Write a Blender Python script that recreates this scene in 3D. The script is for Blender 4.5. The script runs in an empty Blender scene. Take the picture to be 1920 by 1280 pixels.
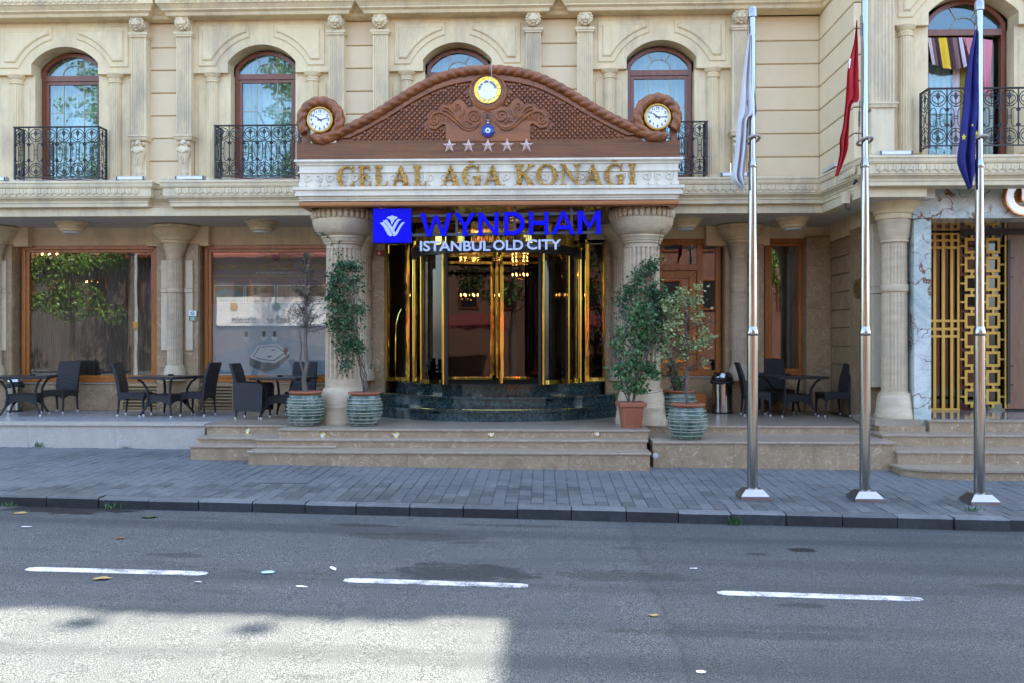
import bpy, bmesh, math, random
from math import sin, cos, pi, radians, atan2, sqrt, tan
from mathutils import Vector, noise
random.seed(7)
SC = bpy.context.scene
COL = SC.collection
# ------------------------------------------------------------------ camera
EZ, TH, FP = 2.09, 0.035, 1700.0
cd = bpy.data.cameras.new('camera'); cam = bpy.data.objects.new('camera', cd); COL.objects.link(cam)
cam.location = (0, 0, EZ); cam.rotation_euler = (pi/2, 0, TH)
cd.sensor_width = 36; cd.lens = 36*FP/1920; cd.shift_y = -2/1920; cd.clip_start = .1; cd.clip_end = 400
SC.camera = cam
# ------------------------------------------------------------------ light
SUN_EL, SUN_AZ = radians(58), atan2(5.07, 9.17)        # azimuth from +Y towards +X
w = bpy.data.worlds.new('World'); SC.world = w; w.use_nodes = True
nt = w.node_tree; nt.nodes.clear()
sky = nt.nodes.new('ShaderNodeTexSky'); sky.sky_type = 'NISHITA'; sky.sun_disc = False
sky.sun_elevation = SUN_EL; sky.sun_rotation = SUN_AZ; sky.air_density = 1.0; sky.dust_density = 2.2; sky.ozone_density = 1.0
bg = nt.nodes.new('ShaderNodeBackground'); bg.inputs[1].default_value = 0.15
wo = nt.nodes.new('ShaderNodeOutputWorld'); nt.links.new(sky.outputs[0], bg.inputs[0]); nt.links.new(bg.outputs[0], wo.inputs[0])
sl = bpy.data.lights.new('sun', 'SUN'); sl.energy = 3.7; sl.angle = radians(.53); sl.color = (1, .91, .76)
sun = bpy.data.objects.new('sun', sl); COL.objects.link(sun)
sd = Vector((sin(SUN_AZ)*cos(SUN_EL), cos(SUN_AZ)*cos(SUN_EL), sin(SUN_EL)))
sun.rotation_euler = sd.to_track_quat('Z', 'Y').to_euler(); sun.location = (10, 30, 30)
SC.view_settings.view_transform = 'Standard'; SC.view_settings.look = 'None'
SC.view_settings.exposure = 2.75; SC.view_settings.gamma = 1.0; SC.view_settings.use_curve_mapping = False
SC.cycles.max_bounces = 8; SC.cycles.transparent_max_bounces = 16; SC.cycles.glossy_bounces = 5; SC.cycles.diffuse_bounces = 6
SC.cycles.use_denoising = True; SC.cycles.caustics_reflective = False; SC.cycles.sample_clamp_indirect = 6

# ------------------------------------------------------------------ measuring helpers (photo pixels at a known depth -> metres)
CT, ST = cos(TH), sin(TH)
def X(px, Y):
    u = (px-960)/FP
    return Y*(u*CT-ST)/(CT+u*ST)
def dep(px, Y): return Y*CT - X(px, Y)*ST
def Z(py, px, Y): return EZ + (638-py)/FP*dep(px, Y)
def road_z(x, y): return -.0185*x
def pave_z(x, y): return .13 - .0165*x + .022*(y-10.6) + .002*x*(y-10.6)
def on_ground(px, py, f):
    Y = 9.0
    for _ in range(60):
        z = f(X(px, Y), Y); d = (EZ-z)*FP/(py-638); Y = Y + .7*((d + X(px, Y)*ST)/CT - Y)
    return X(px, Y), Y, f(X(px, Y), Y)

# ------------------------------------------------------------------ mesh builder
class MB:
    def __init__(s): s.v = []; s.f = []; s.sm = []
    def add(s, vs, fs, smooth=False):
        n = len(s.v); s.v += [tuple(p) for p in vs]; s.f += [tuple(i+n for i in f) for f in fs]; s.sm += [smooth]*len(fs); return s
    def box(s, x0, x1, y0, y1, z0, z1):
        return s.add([(x0,y0,z0),(x1,y0,z0),(x1,y1,z0),(x0,y1,z0),(x0,y0,z1),(x1,y0,z1),(x1,y1,z1),(x0,y1,z1)],
                     [(0,3,2,1),(4,5,6,7),(0,1,5,4),(1,2,6,5),(2,3,7,6),(3,0,4,7)])
    def loft(s, rings, smooth=True, cap=True):
        n = len(rings[0]); vs = [p for r in rings for p in r]; fs = []
        for k in range(len(rings)-1):
            for i in range(n):
                j = (i+1) % n; fs.append((k*n+i, k*n+j, (k+1)*n+j, (k+1)*n+i))
        s.add(vs, fs, smooth)
        if cap:
            m = len(s.v)-len(vs)
            s.f.append(tuple(m+i for i in reversed(range(n)))); s.f.append(tuple(m+(len(rings)-1)*n+i for i in range(n))); s.sm += [False, False]
        return s
    def prism(s, poly, y0, y1, ch=0):
        """poly in (x,z), front face at y0 (nearest the street), back at y1; ch = chamfer of the front edge"""
        r = []
        a = sum(poly[i][0]*poly[(i+1) % len(poly)][1]-poly[(i+1) % len(poly)][0]*poly[i][1] for i in range(len(poly)))
        if a < 0: poly = poly[::-1]
        if ch:
            r.append([(x, y0, z) for x, z in inset(poly, ch)]); r.append([(x, y0+ch, z) for x, z in poly])
        else: r.append([(x, y0, z) for x, z in poly])
        r.append([(x, y1, z) for x, z in poly])
        return s.loft(r[::-1], False)
    def panel(s, x0, x1, z0, z1, y0, y1, ch=.01): return s.prism([(x0,z0),(x1,z0),(x1,z1),(x0,z1)], y0, y1, ch)
    def column(s, cx, cy, prof, n=24, smooth=True, flutes=0, depth=.0, a0=0, cap=True):
        rings = []
        for r, z in prof:
            ring = []
            for i in range(n):
                a = 2*pi*i/n+a0; rr = r
                if flutes: rr = r - depth*r*(.5+.5*cos(a*flutes))**3
                ring.append((cx+rr*cos(a), cy+rr*sin(a), z))
            rings.append(ring)
        return s.loft(rings, smooth, cap)
    def tube(s, pts, r, n=6, smooth=True, closed=False):
        pts = [Vector(p) for p in pts]; m = len(pts); rings = []
        up = Vector((0, 0, 1)); prev = None
        for i, p in enumerate(pts):
            if closed: t = pts[(i+1) % m]-pts[i-1]
            else: t = pts[min(i+1, m-1)]-pts[max(i-1, 0)]
            t = t.normalized() if t.length > 1e-9 else Vector((0, 0, 1))
            if prev is None:
                ref = up if abs(t.z) < .9 else Vector((0, 1, 0)); a = t.cross(ref).normalized()
            else:
                a = prev - t*prev.dot(t); a = a.normalized() if a.length > 1e-6 else t.orthogonal().normalized()
            prev = a; b = t.cross(a); rr = r[i] if isinstance(r, (list, tuple)) else r
            rings.append([tuple(p+a*(rr*cos(2*pi*k/n))+b*(rr*sin(2*pi*k/n))) for k in range(n)])
        if closed: rings.append(rings[0])
        return s.loft(rings, smooth, not closed)
    def sweep(s, path, prof, smooth=False):
        """prof (out, z) closed outline carried along a plan path (x,y); outward is to the right of the walk"""
        rings = []
        m = len(path)
        for i, p in enumerate(path):
            d0 = Vector((path[i][0]-path[i-1][0], path[i][1]-path[i-1][1])).normalized() if i else None
            d1 = Vector((path[i+1][0]-p[0], path[i+1][1]-p[1])).normalized() if i < m-1 else None
            d0 = d0 or d1; d1 = d1 or d0
            n0 = Vector((d0.y, -d0.x)); n1 = Vector((d1.y, -d1.x)); k = 1+n0.dot(n1); mv = (n0+n1)/max(k, .2)
            rings.append([(p[0]+mv.x*o, p[1]+mv.y*o, z) for o, z in prof])
        return s.loft(rings, smooth)
    def ball(s, c, r, nu=10, nv=7, bump=0, seed=0):
        rx, ry, rz = r if isinstance(r, (tuple, list)) else (r, r, r); rings = []
        for j in range(nv+1):
            ph = -pi/2+pi*j/nv*.998+.003
            ring = []
            for i in range(nu):
                a = 2*pi*i/nu; d = Vector((cos(ph)*cos(a), cos(ph)*sin(a), sin(ph)))
                k = 1+(bump*noise.noise(d*3.1+Vector((seed, seed*.7, 3))) if bump else 0)
                ring.append((c[0]+d.x*rx*k, c[1]+d.y*ry*k, c[2]+d.z*rz*k))
            rings.append(ring)
        return s.loft(rings)
    def build(s, name, m=None, parent=None, **props):
        me = bpy.data.meshes.new(name); me.from_pydata(s.v, [], s.f)
        me.polygons.foreach_set('use_smooth', s.sm)
        if any(s.sm): me.set_sharp_from_angle(angle=radians(42))
        me.update()
        return link(name, me, m, parent, **props)
def inset(poly, d):
    out = []; n = len(poly)
    for i in range(n):
        p0, p1, p2 = Vector(poly[i-1]), Vector(poly[i]), Vector(poly[(i+1) % n])
        a = (p1-p0).normalized(); b = (p2-p1).normalized(); na = Vector((-a.y, a.x)); nb = Vector((-b.y, b.x))
        k = 1+na.dot(nb); q = p1+(na+nb)/max(k, .3)*d; out.append((q.x, q.y))
    return out
def link(name, data, m=None, parent=None, loc=None, **props):
    o = bpy.data.objects.new(name, data); COL.objects.link(o)
    if m is not None and data is not None and not data.materials: data.materials.append(m)
    if parent is not None: o.parent = parent
    if loc: o.location = loc
    for k, v in props.items(): o[k] = v
    return o
def thing(name, label, cat, loc=(0,0,0), rz=0, group=None):
    o = bpy.data.objects.new(name, None); COL.objects.link(o); o.location = loc; o.rotation_euler = (0,0,rz)
    o.empty_display_size = .2; o['label'] = label; o['category'] = cat
    if group: o['group'] = group
    return o
def tag(o, label, cat, group=None):
    o['label'] = label; o['category'] = cat
    if group: o['group'] = group
    return o
def dup(root, loc, rz=0, label=None, group=None, scale=None):
    r = root.copy(); COL.objects.link(r); r.location = loc; r.rotation_euler = (0,0,rz)
    if scale: r.scale = scale
    if label: r['label'] = label
    if group: r['group'] = group
    for ch in list(root.children):
        c = ch.copy(); COL.objects.link(c); c.parent = r
        for g in ch.children:
            d = g.copy(); COL.objects.link(d); d.parent = c
    return r
def text_mesh(body, size, depth, offset=0, spacing=1.0, align='LEFT'):
    c = bpy.data.curves.new('txt', 'FONT'); c.body = body; c.size = size; c.extrude = depth/2; c.offset = offset; c.space_character = spacing
    c.align_x = align; c.resolution_u = 4
    o = bpy.data.objects.new('txt', c); COL.objects.link(o)
    me = bpy.data.meshes.new_from_object(o.evaluated_get(bpy.context.evaluated_depsgraph_get()))
    bpy.data.objects.remove(o); bpy.data.curves.remove(c)
    return me
def sign_text(name, body, x0, x1, z0, h, y, m, parent, depth=.01, offset=0, mirror=False, **props):
    """lettering standing upright, fitted to the width x0..x1 with cap height h, face at y"""
    me = text_mesh(body, 1.0, .1, offset)
    xs = [v.co.x for v in me.vertices]; ys = [v.co.y for v in me.vertices]
    a, b = min(xs), max(xs); kx = (x1-x0)/(b-a); kz = h/.69
    for v in me.vertices:
        x, yy, zz = v.co; v.co = ((x0+(x-a)*kx), y-(zz/.1*depth), z0+yy*kz)
    me.name = name
    return link(name, me, m, parent, **props)

# ------------------------------------------------------------------ materials
def lin(c): return tuple(((x/255+.055)/1.055)**2.4 if x/255 > .04045 else x/255/12.92 for x in c)
class NT:
    def __init__(s, name):
        s.m = bpy.data.materials.new(name); s.m.use_nodes = True; s.t = s.m.node_tree; s.t.nodes.clear()
        s.out = s.n('OutputMaterial'); s.b = s.n('BsdfPrincipled'); s.l(s.b.outputs[0], s.out.inputs[0])
    def n(s, k, **p):
        x = s.t.nodes.new('ShaderNode'+k)
        for a, b in p.items(): setattr(x, a, b)
        return x
    def l(s, a, b): s.t.links.new(a, b)
    def pos(s, sc=(1,1,1), obj=False):
        mp = s.n('Mapping'); mp.inputs['Scale'].default_value = sc
        s.l(s.n('TexCoord').outputs['Object'] if obj else s.n('NewGeometry').outputs['Position'], mp.inputs[0]); return mp.outputs[0]
    def noise(s, v, scale, detail=5, rough=.6, dist=0):
        x = s.n('TexNoise'); x.inputs['Scale'].default_value = scale; x.inputs['Detail'].default_value = detail
        x.inputs['Roughness'].default_value = rough; x.inputs['Distortion'].default_value = dist
        s.l(v, x.inputs['Vector']); return x.outputs['Fac']
    def ramp(s, fac, stops):
        r = s.n('ValToRGB'); e = r.color_ramp.elements
        while len(e) < len(stops): e.new(.5)
        for i, (p, c) in enumerate(stops): e[i].position = p; e[i].color = (*c, 1) if len(c) == 3 else c
        s.l(fac, r.inputs[0]); return r.outputs[0]
    def mix(s, fac, a, b, mode='MIX'):
        x = s.n('MixRGB', blend_type=mode)
        for k, v in zip((0, 1, 2), (fac, a, b)):
            if isinstance(v, (int, float)): x.inputs[k].default_value = v
            elif isinstance(v, tuple): x.inputs[k].default_value = (*v, 1)
            else: s.l(v, x.inputs[k])
        return x.outputs[0]
    def math(s, op, a, b=0.0):
        x = s.n('Math', operation=op)
        for k, v in zip((0, 1), (a, b)):
            if isinstance(v, (int, float)): x.inputs[k].default_value = v
            else: s.l(v, x.inputs[k])
        return x.outputs[0]
    def bump(s, h, st, dist=.01):
        b = s.n('Bump'); b.inputs['Strength'].default_value = st; b.inputs['Distance'].default_value = dist
        s.l(h, b.inputs['Height']); s.l(b.outputs[0], s.b.inputs['Normal'])
    def set(s, col=None, rough=None, metal=None, spec=None, coat=None):
        for k, v in (('Base Color', col), ('Roughness', rough), ('Metallic', metal), ('Specular IOR Level', spec), ('Coat Weight', coat)):
            if v is None: continue
            i = s.b.inputs[k]
            if isinstance(v, (int, float)): i.default_value = v
            elif isinstance(v, tuple): i.default_value = (*v, 1)
            else: s.l(v, i)
        return s
def plain(name, c1, c2=None, scale=6, rough=.6, metal=0, bump=0, bscale=None, stretch=(1,1,1), spec=None, dirt=None, obj=False, vary=0):
    t = NT(name); v = t.pos(stretch, obj); c2 = c2 or tuple(x*.82 for x in c1)
    f = t.noise(v, scale, 6, .65)
    col = t.ramp(f, [(.3, c2), (.7, c1)])
    if dirt:
        col = t.mix(t.ramp(t.noise(t.pos((1,1,.35)), 1.7, 8, .7), [(.48, (0,0,0)), (.72, (1,1,1))]), col, dirt)
        col = t.mix(t.ramp(t.noise(t.pos((7,7,.35)), 1.6, 5, .65), [(.55, (0,0,0)), (.80, (.38,)*3)]), col, tuple(x*.8 for x in dirt))
    if vary:
        oi = t.n('ObjectInfo'); col = t.mix(1.0, col, t.ramp(oi.outputs['Random'], [(0, (1-vary,)*3), (1, (1+vary*.4,)*3)]), 'MULTIPLY')
    t.set(col, t.ramp(t.noise(v, scale*2.3, 4), [(.3, (max(rough-.08,.02),)*3), (.7, (min(rough+.08,1),)*3)]), metal, spec)
    if bump: t.bump(t.noise(t.pos((1,1,1), obj), bscale or scale*6, 6, .7), bump, .01)
    return t.m
MAT = {}
def veined(name, base, dark, vein, scale=2.2, rough=.25, vw=.012, spec=.5):
    t = NT(name); v = t.pos()
    oi = t.n('ObjectInfo'); add = t.n('VectorMath', operation='ADD'); t.l(v, add.inputs[0])
    k = t.n('VectorMath', operation='SCALE'); k.inputs[0].default_value = (13.1, 7.7, 5.3); t.l(oi.outputs['Random'], k.inputs['Scale']); t.l(k.outputs[0], add.inputs[1])
    v = add.outputs[0]
    c = t.ramp(t.noise(v, scale*1.6, 8, .72), [(.28, dark), (.72, base)])
    for sc, wd, a in ((scale, vw, .75), (scale*2.7, vw*1.5, .45)):
        n = t.noise(v, sc, 3, .55, 1.6); d = t.math('ABSOLUTE', t.math('SUBTRACT', n, .5))
        c = t.mix(t.math('MULTIPLY', t.ramp(d, [(0, (1,1,1)), (wd, (0,0,0))]), a), c, vein)
    t.set(c, rough, 0, spec); t.bump(t.noise(v, 60, 3), .03); return t.m
MAT['cream'] = plain('cream_stucco', (.76,.62,.385), (.68,.545,.32), 3.5, .75, bump=.12, bscale=90, dirt=(.45,.36,.24))
MAT['block'] = plain('pale_block', (.76,.62,.41), (.70,.56,.36), 2.2, .8, bump=.15, bscale=70, vary=.06)
MAT['trim'] = plain('cream_trim', (.74,.62,.405), (.66,.545,.345), 4, .7, bump=.1, bscale=80, dirt=(.44,.37,.27))
MAT['white'] = plain('painted_white_trim', (.76,.70,.56), (.70,.63,.49), 5, .55, bump=.05, bscale=60, dirt=(.52,.47,.38))
MAT['travertine'] = plain('travertine', (.66,.53,.355), (.48,.37,.24), 3.2, .55, bump=.2, bscale=40, stretch=(1,1,3.5), dirt=(.36,.29,.22))
MAT['panelstone'] = plain('pale_stone_panel', (.66,.55,.39), (.58,.47,.32), 9, .6, bump=.05)
MAT['brown'] = veined('brown_marble', (.40,.275,.15), (.22,.145,.078), (.58,.45,.29), 1.9, .3)
MAT['step'] = veined('step_marble', (.41,.295,.18), (.24,.165,.095), (.6,.49,.35), 2.4, .35)
MAT['nosing'] = veined('step_nosing_marble', (.36,.295,.22), (.24,.19,.14), (.48,.41,.31), 3.0, .3)
MAT['terrace_edge'] = veined('terrace_marble', (.52,.47,.40), (.42,.37,.31), (.60,.55,.48), 2.0, .45)
MAT['terrace_floor'] = plain('terrace_floor_stone', (.34,.335,.34), (.26,.255,.26), 4, .32, bump=.03)
MAT['granite'] = veined('dark_green_granite', (.013,.031,.033), (.004,.008,.009), (.07,.12,.12), 6, .09, .05)
MAT['gold'] = None
def metal(name, col, rough, warp=0, wscale=6, stretch=(1,1,1), d=.03):
    t = NT(name); t.set(col, rough, 1.0)
    if warp: t.bump(t.noise(t.pos(stretch), wscale, 3, .5), warp, d)
    return t.m
MAT['gold'] = metal('polished_brass', (.70,.55,.14), .07, .4, 5, (1,1,.16))
MAT['gold_letter'] = metal('gold_mirror_letter', (.66,.38,.10), .10, 1.0, 15, d=.22)
MAT['goldpaint'] = plain('gold_paint', (.66,.40,.075), (.60,.35,.06), 8, .38, .25)
MAT['copper'] = plain('rose_copper', (.78,.60,.54), (.70,.53,.47), 12, .3, .2)
MAT['steel'] = metal('stainless_steel', (.36,.36,.345), .15, .12, 3, (6,6,.3))
MAT['steelb'] = metal('brushed_base_steel', (.36,.36,.36), .3, .1, 20)
MAT['iron'] = plain('black_iron', (.012,.013,.017), (.02,.02,.026), 20, .42)
MAT['frame_steel'] = plain('grey_blue_steel', (.055,.065,.085), (.04,.05,.07), 10, .45)
def wood(name, a, b, rough=.4, scale=3.0, stretch=(1,1,1), vary=0):
    t = NT(name); v = t.pos(stretch)
    c = t.ramp(t.noise(v, scale, 8, .7, .6), [(.25, b), (.55, a), (.8, tuple(min(1,x*1.25) for x in a))])
    c = t.mix(t.ramp(t.noise(v, scale*7, 4, .7), [(.45, (0,0,0)), (.7, (.45,)*3)]), c, tuple(x*.6 for x in b))
    if vary:
        oi = t.n('ObjectInfo'); c = t.mix(1.0, c, t.ramp(oi.outputs['Random'], [(0, (1-vary,)*3), (1, (1.1,)*3)]), 'MULTIPLY')
    t.set(c, rough-.08); t.bump(t.noise(v, scale*9, 4), .15, .005); return t.m
MAT['shopwood'] = wood('orange_window_wood', (.42,.145,.03), (.26,.078,.016), .32, 2.0, (5,5,.6))
MAT['redwood'] = wood('red_brown_frame_wood', (.21,.06,.026), (.13,.036,.016), .35, 3, (4,4,.5))
MAT['carved'] = wood('carved_pediment_wood', (.30,.093,.021), (.075,.021,.006), .42, 3.4, (.7,3,5))
MAT['rope'] = wood('carved_rope_wood', (.27,.086,.022), (.06,.018,.006), .42, 4.5, (1,1,1))
MAT['beam'] = wood('pediment_beam_wood', (.20,.072,.018), (.065,.021,.006), .55, 2.2, (.5,3,9))
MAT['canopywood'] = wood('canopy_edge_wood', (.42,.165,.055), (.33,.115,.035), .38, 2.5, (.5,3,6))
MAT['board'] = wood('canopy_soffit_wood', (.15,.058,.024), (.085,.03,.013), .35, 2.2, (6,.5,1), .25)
MAT['doorwood'] = wood('walnut_door_wood', (.26,.125,.07), (.17,.08,.045), .4, 2.0, (5,5,.6))
def asphalt():
    t = NT('asphalt'); v = t.pos()
    big = t.noise(v, .55, 6, .6); fine = t.noise(v, 120, 2, .8); med = t.noise(v, 6, 5, .75)
    c = t.ramp(fine, [(.36, (.015,.018,.020)), (.49, (.050,.060,.063)), (.62, (.22,.228,.222))])
    c = t.mix(t.ramp(big, [(.42, (0,0,0)), (.62, (.35,)*3)]), c, (.048,.058,.061))
    c = t.mix(t.ramp(med, [(.56, (0,0,0)), (.74, (.6,)*3)]), c, (.034,.037,.038))
    st = t.noise(t.pos((.35,1.3,1)), 1.3, 7, .7)
    c = t.mix(t.ramp(st, [(.60, (0,0,0)), (.72, (.8,)*3)]), c, (.030,.032,.032))
    vor = t.n('TexVoronoi'); vor.inputs['Scale'].default_value = 70; t.l(v, vor.inputs['Vector'])
    # older coarser surfacing right of the seam, wheel paths, spills with their own outline
    sp = t.n('SeparateXYZ'); t.l(v, sp.inputs[0]); wob = t.noise(v, 2.5, 5, .7)
    xx = t.math('ADD', sp.outputs['X'], t.math('MULTIPLY', t.math('SUBTRACT', wob, .5), .55))
    seam = t.math('GREATER_THAN', xx, .95)
    c = t.mix(t.math('MULTIPLY', seam, .32), c, t.ramp(t.noise(v, 55, 3, .8), [(.38, (.010,.012,.013)), (.54, (.060,.068,.070)), (.68, (.23,.235,.23))]))
    near = t.ramp(t.math('ABSOLUTE', t.math('SUBTRACT', xx, .95)), [(0, (.45,)*3), (.028, (0,0,0))])
    c = t.mix(near, c, (.026,.028,.028))
    wp = t.noise(t.pos((.10,1.6,1)), 1.0, 3, .5); c = t.mix(t.ramp(wp, [(.48, (0,0,0)), (.66, (.5,)*3)]), c, (.030,.036,.038))
    ck = t.n('TexVoronoi', feature='DISTANCE_TO_EDGE'); ck.inputs['Scale'].default_value = .55
    dd = t.n('VectorMath', operation='ADD'); n3 = t.n('TexNoise'); n3.inputs['Scale'].default_value = 1.9; n3.inputs['Detail'].default_value = 7; t.l(v, n3.inputs['Vector']); s3 = t.n('VectorMath', operation='SCALE'); s3.inputs['Scale'].default_value = .9
    t.l(n3.outputs['Color'], s3.inputs[0]); t.l(v, dd.inputs[0]); t.l(s3.outputs[0], dd.inputs[1]); t.l(dd.outputs[0], ck.inputs['Vector'])
    ckm = t.math('MULTIPLY', t.ramp(ck.outputs['Distance'], [(0, (.9,)*3), (.010, (0,0,0))]), t.ramp(t.noise(v, .5, 2), [(.66, (0,0,0)), (.72, (.6,)*3)])); c = t.mix(ckm, c, (.022,.022,.021))
    for (px, py, rx, ry, k, col) in ((125,953,.95,.30,.9,(.016,.016,.016)), (870,1073,.75,.34,.7,(.020,.022,.022)), (1505,1030,.16,.09,.9,(.010,.010,.010)), (1420,1038,.13,.06,.6,(.014,.015,.015)), (690,984,.5,.1,.6,(.024,.022,.02)), (780,1005,.8,.2,.5,(.026,.026,.025)), (1185,1080,.7,.22,.5,(.024,.026,.026)), (1900,1100,.35,.12,.5,(.04,.034,.028)), (1500,1134,.22,.08,.6,(.022,.024,.024)), (340,1040,.35,.1,.5,(.024,.026,.026)), (590,1215,.9,.12,.25,(.025,.026,.026)), (1420,1190,1.1,.1,.4,(.024,.026,.027)), (980,985,.8,.08,.5,(.022,.024,.024))):
        gx, gy, _ = on_ground(px, py, road_z); ex = t.math('POWER', t.math('ABSOLUTE', t.math('DIVIDE', t.math('SUBTRACT', sp.outputs['X'], gx), rx)), 2.0); ey = t.math('POWER', t.math('ABSOLUTE', t.math('DIVIDE', t.math('SUBTRACT', sp.outputs['Y'], gy), ry)), 2.0)
        e_ = t.math('ADD', t.math('ADD', ex, ey), t.math('MULTIPLY', t.math('SUBTRACT', t.noise(t.pos((1,2,1)), 3.3, 7, .78), .5), 4.5))
        c = t.mix(t.math('MULTIPLY', t.ramp(e_, [(.55, (1,1,1)), (1.0, (0,0,0))]), k), c, col)
    t.set(c, .85, 0, .18); t.bump(t.mix(.5, vor.outputs['Distance'], fine), .6, .012); return t.m
MAT['asphalt'] = asphalt()
def paver(name, a, b, bump=.25):
    t = NT(name); v = t.pos(); oi = t.n('ObjectInfo')
    c = t.ramp(t.noise(v, 16, 6, .75), [(.3, b), (.7, a)])
    c = t.mix(t.ramp(t.noise(v, .9, 6, .7), [(.46, (0,0,0)), (.68, (.8,)*3)]), c, tuple(x*.60 for x in b)); c = t.mix(t.ramp(t.noise(t.pos((1,.6,1)), 3.7, 6, .75), [(.60, (0,0,0)), (.72, (.5,)*3)]), c, (.05,.046,.042)); c = t.mix(t.ramp(t.noise(v, 2.3, 5, .7), [(.58, (0,0,0)), (.8, (.45,)*3)]), c, tuple(min(1, x*1.5) for x in a))
    c = t.mix(1.0, c, t.ramp(oi.outputs['Random'], [(0, (.70,)*3), (.5, (.98,)*3), (1, (1.22,)*3)]), 'MULTIPLY')
    t.set(c, .62, 0, .4); t.bump(t.noise(v, 60, 5, .7), bump, .006); return t.m
MAT['paver'] = paver('grey_paver', (.135,.147,.152), (.085,.094,.098))
MAT['joint'] = plain('paver_joint_grit', (.085,.083,.079), (.05,.048,.045), 30, .95)
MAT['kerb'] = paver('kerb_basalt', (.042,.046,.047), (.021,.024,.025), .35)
MAT['kerb_top'] = paver('kerb_pale_top', (.16,.172,.178), (.10,.108,.112), .3)
def paint():
    t = NT('road_paint'); v = t.pos(); n = t.math('MULTIPLY', t.math('ADD', t.noise(v, 75, 3, .8), t.noise(v, 5, 4, .7)), .5)
    t.set(t.ramp(n, [(.43, (.10,.11,.11)), (.475, (.46,.47,.47)), (.56, (.63,.64,.64))]), .6); t.bump(n, .3, .004); return t.m
MAT['paint'] = paint()
def glass(name, tint, refl, rough=.0, warp=0, warpscale=1.2, refcol=(1,1,1)):
    t = NT(name); t.t.nodes.remove(t.b)
    tr = t.n('BsdfTransparent'); tr.inputs[0].default_value = (*tint, 1)
    gl = t.n('BsdfGlossy'); gl.inputs['Roughness'].default_value = rough; gl.inputs[0].default_value = (*refcol, 1)
    lw = t.n('LayerWeight'); lw.inputs[0].default_value = .35
    f = t.math('ADD', t.math('MULTIPLY', t.math('POWER', lw.outputs['Facing'], 3.0), 1-refl), refl)
    mx = t.n('MixShader'); t.l(f, mx.inputs[0]); t.l(tr.outputs[0], mx.inputs[1]); t.l(gl.outputs[0], mx.inputs[2]); t.l(mx.outputs[0], t.out.inputs[0])
    if warp:
        b = t.n('Bump'); b.inputs['Strength'].default_value = warp; b.inputs['Distance'].default_value = .05
        t.l(t.noise(t.pos(), warpscale, 2), b.inputs['Height']); t.l(b.outputs[0], gl.inputs['Normal'])
    return t.m
MAT['glass_up'] = glass('bluish_window_glass', (.86,.92,.89), .085, 0, .015, 1.2, (.74,.90,1))
MAT['glass_shop'] = glass('shop_window_glass', (.88,.88,.86), .075, 0, .01)
MAT['glass_door'] = glass('smoked_door_glass', (.42,.40,.36), .04, 0, .03)
MAT['muntin'] = plain('brass_muntin', (.42,.36,.24), None, 8, .4, .3)
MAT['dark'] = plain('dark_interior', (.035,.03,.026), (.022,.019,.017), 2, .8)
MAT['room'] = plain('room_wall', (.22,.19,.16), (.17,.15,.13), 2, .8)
def fabric(name, a, b, stripes=None, rough=.85):
    return plain(name, a, b, 5, rough, bump=.1, bscale=120, stretch=(6,6,.4))
MAT['curtain'] = fabric('sage_curtain', (.66,.72,.60), (.42,.47,.39))
MAT['sheer'] = fabric('white_sheer', (.66,.75,.77), (.48,.57,.60))
MAT['string'] = fabric('string_curtain', (.16,.135,.105), (.055,.045,.036))
MAT['wicker'] = None
def wicker():
    t = NT('black_wicker'); v = t.pos((1,1,1), True)
    wv = t.n('TexWave', wave_type='BANDS', bands_direction='Z'); wv.inputs['Scale'].default_value = 26; wv.inputs['Distortion'].default_value = 2; t.l(v, wv.inputs[0])
    w2 = t.n('TexWave', wave_type='BANDS', bands_direction='X'); w2.inputs['Scale'].default_value = 22; t.l(v, w2.inputs[0])
    h = t.mix(.5, wv.outputs['Color'], w2.outputs['Color'])
    t.set(t.ramp(h, [(.2, (.009,.008,.009)), (.8, (.030,.027,.028))]), .5); t.bump(h, .6, .01); return t.m
MAT['wicker'] = wicker()
MAT['tabletop'] = plain('dark_table_top', (.045,.03,.026), (.025,.018,.016), 8, .35)
MAT['blue'] = None
def bluefilm():
    t = NT('electric_blue_film'); v = t.pos(); n = t.noise(v, 7, 3, .5, 2.5)
    d = t.math('ABSOLUTE', t.math('SUBTRACT', n, .5))
    c = t.mix(t.ramp(d, [(0, (.35,)*3), (.02, (0,0,0))]), (.001,.001,.60), (.03,.015,.62))
    t.set(c, .45, 0, .12); t.bump(n, .12, .02); return t.m
MAT['blue'] = bluefilm()
MAT['letter_white'] = plain('pale_blue_white_letter', (.50,.56,.72), (.46,.52,.68), 8, .45)
def glaze():
    t = NT('green_glazed_pot'); v = t.pos((1,1,1), True); g = t.n('NewGeometry')
    n = t.noise(t.pos((1,1,.5)), 7, 6, .75)
    c = t.ramp(n, [(.36, (.009,.045,.030)), (.49, (.030,.088,.062)), (.56, (.16,.20,.165)), (.70, (.34,.33,.28))])
    c = t.mix(t.ramp(g.outputs['Pointiness'], [(.515, (0,0,0)), (.56, (.8,)*3)]), c, (.50,.44,.36))
    c = t.mix(t.ramp(t.noise(v, 14, 4, .6), [(.66, (0,0,0)), (.70, (.9,)*3)]), c, (.36,.12,.055))
    t.set(c, t.ramp(n, [(.4, (.16,)*3), (.6, (.5,)*3)]), 0, .5); t.bump(t.noise(v, 40, 4), .15, .01); return t.m
MAT['glaze'] = glaze()
MAT['terracotta'] = plain('terracotta', (.36,.125,.06), (.30,.10,.048), 9, .65, bump=.06)
MAT['soil'] = plain('potting_soil', (.03,.022,.015), (.018,.013,.01), 30, 1, bump=.8)
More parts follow.
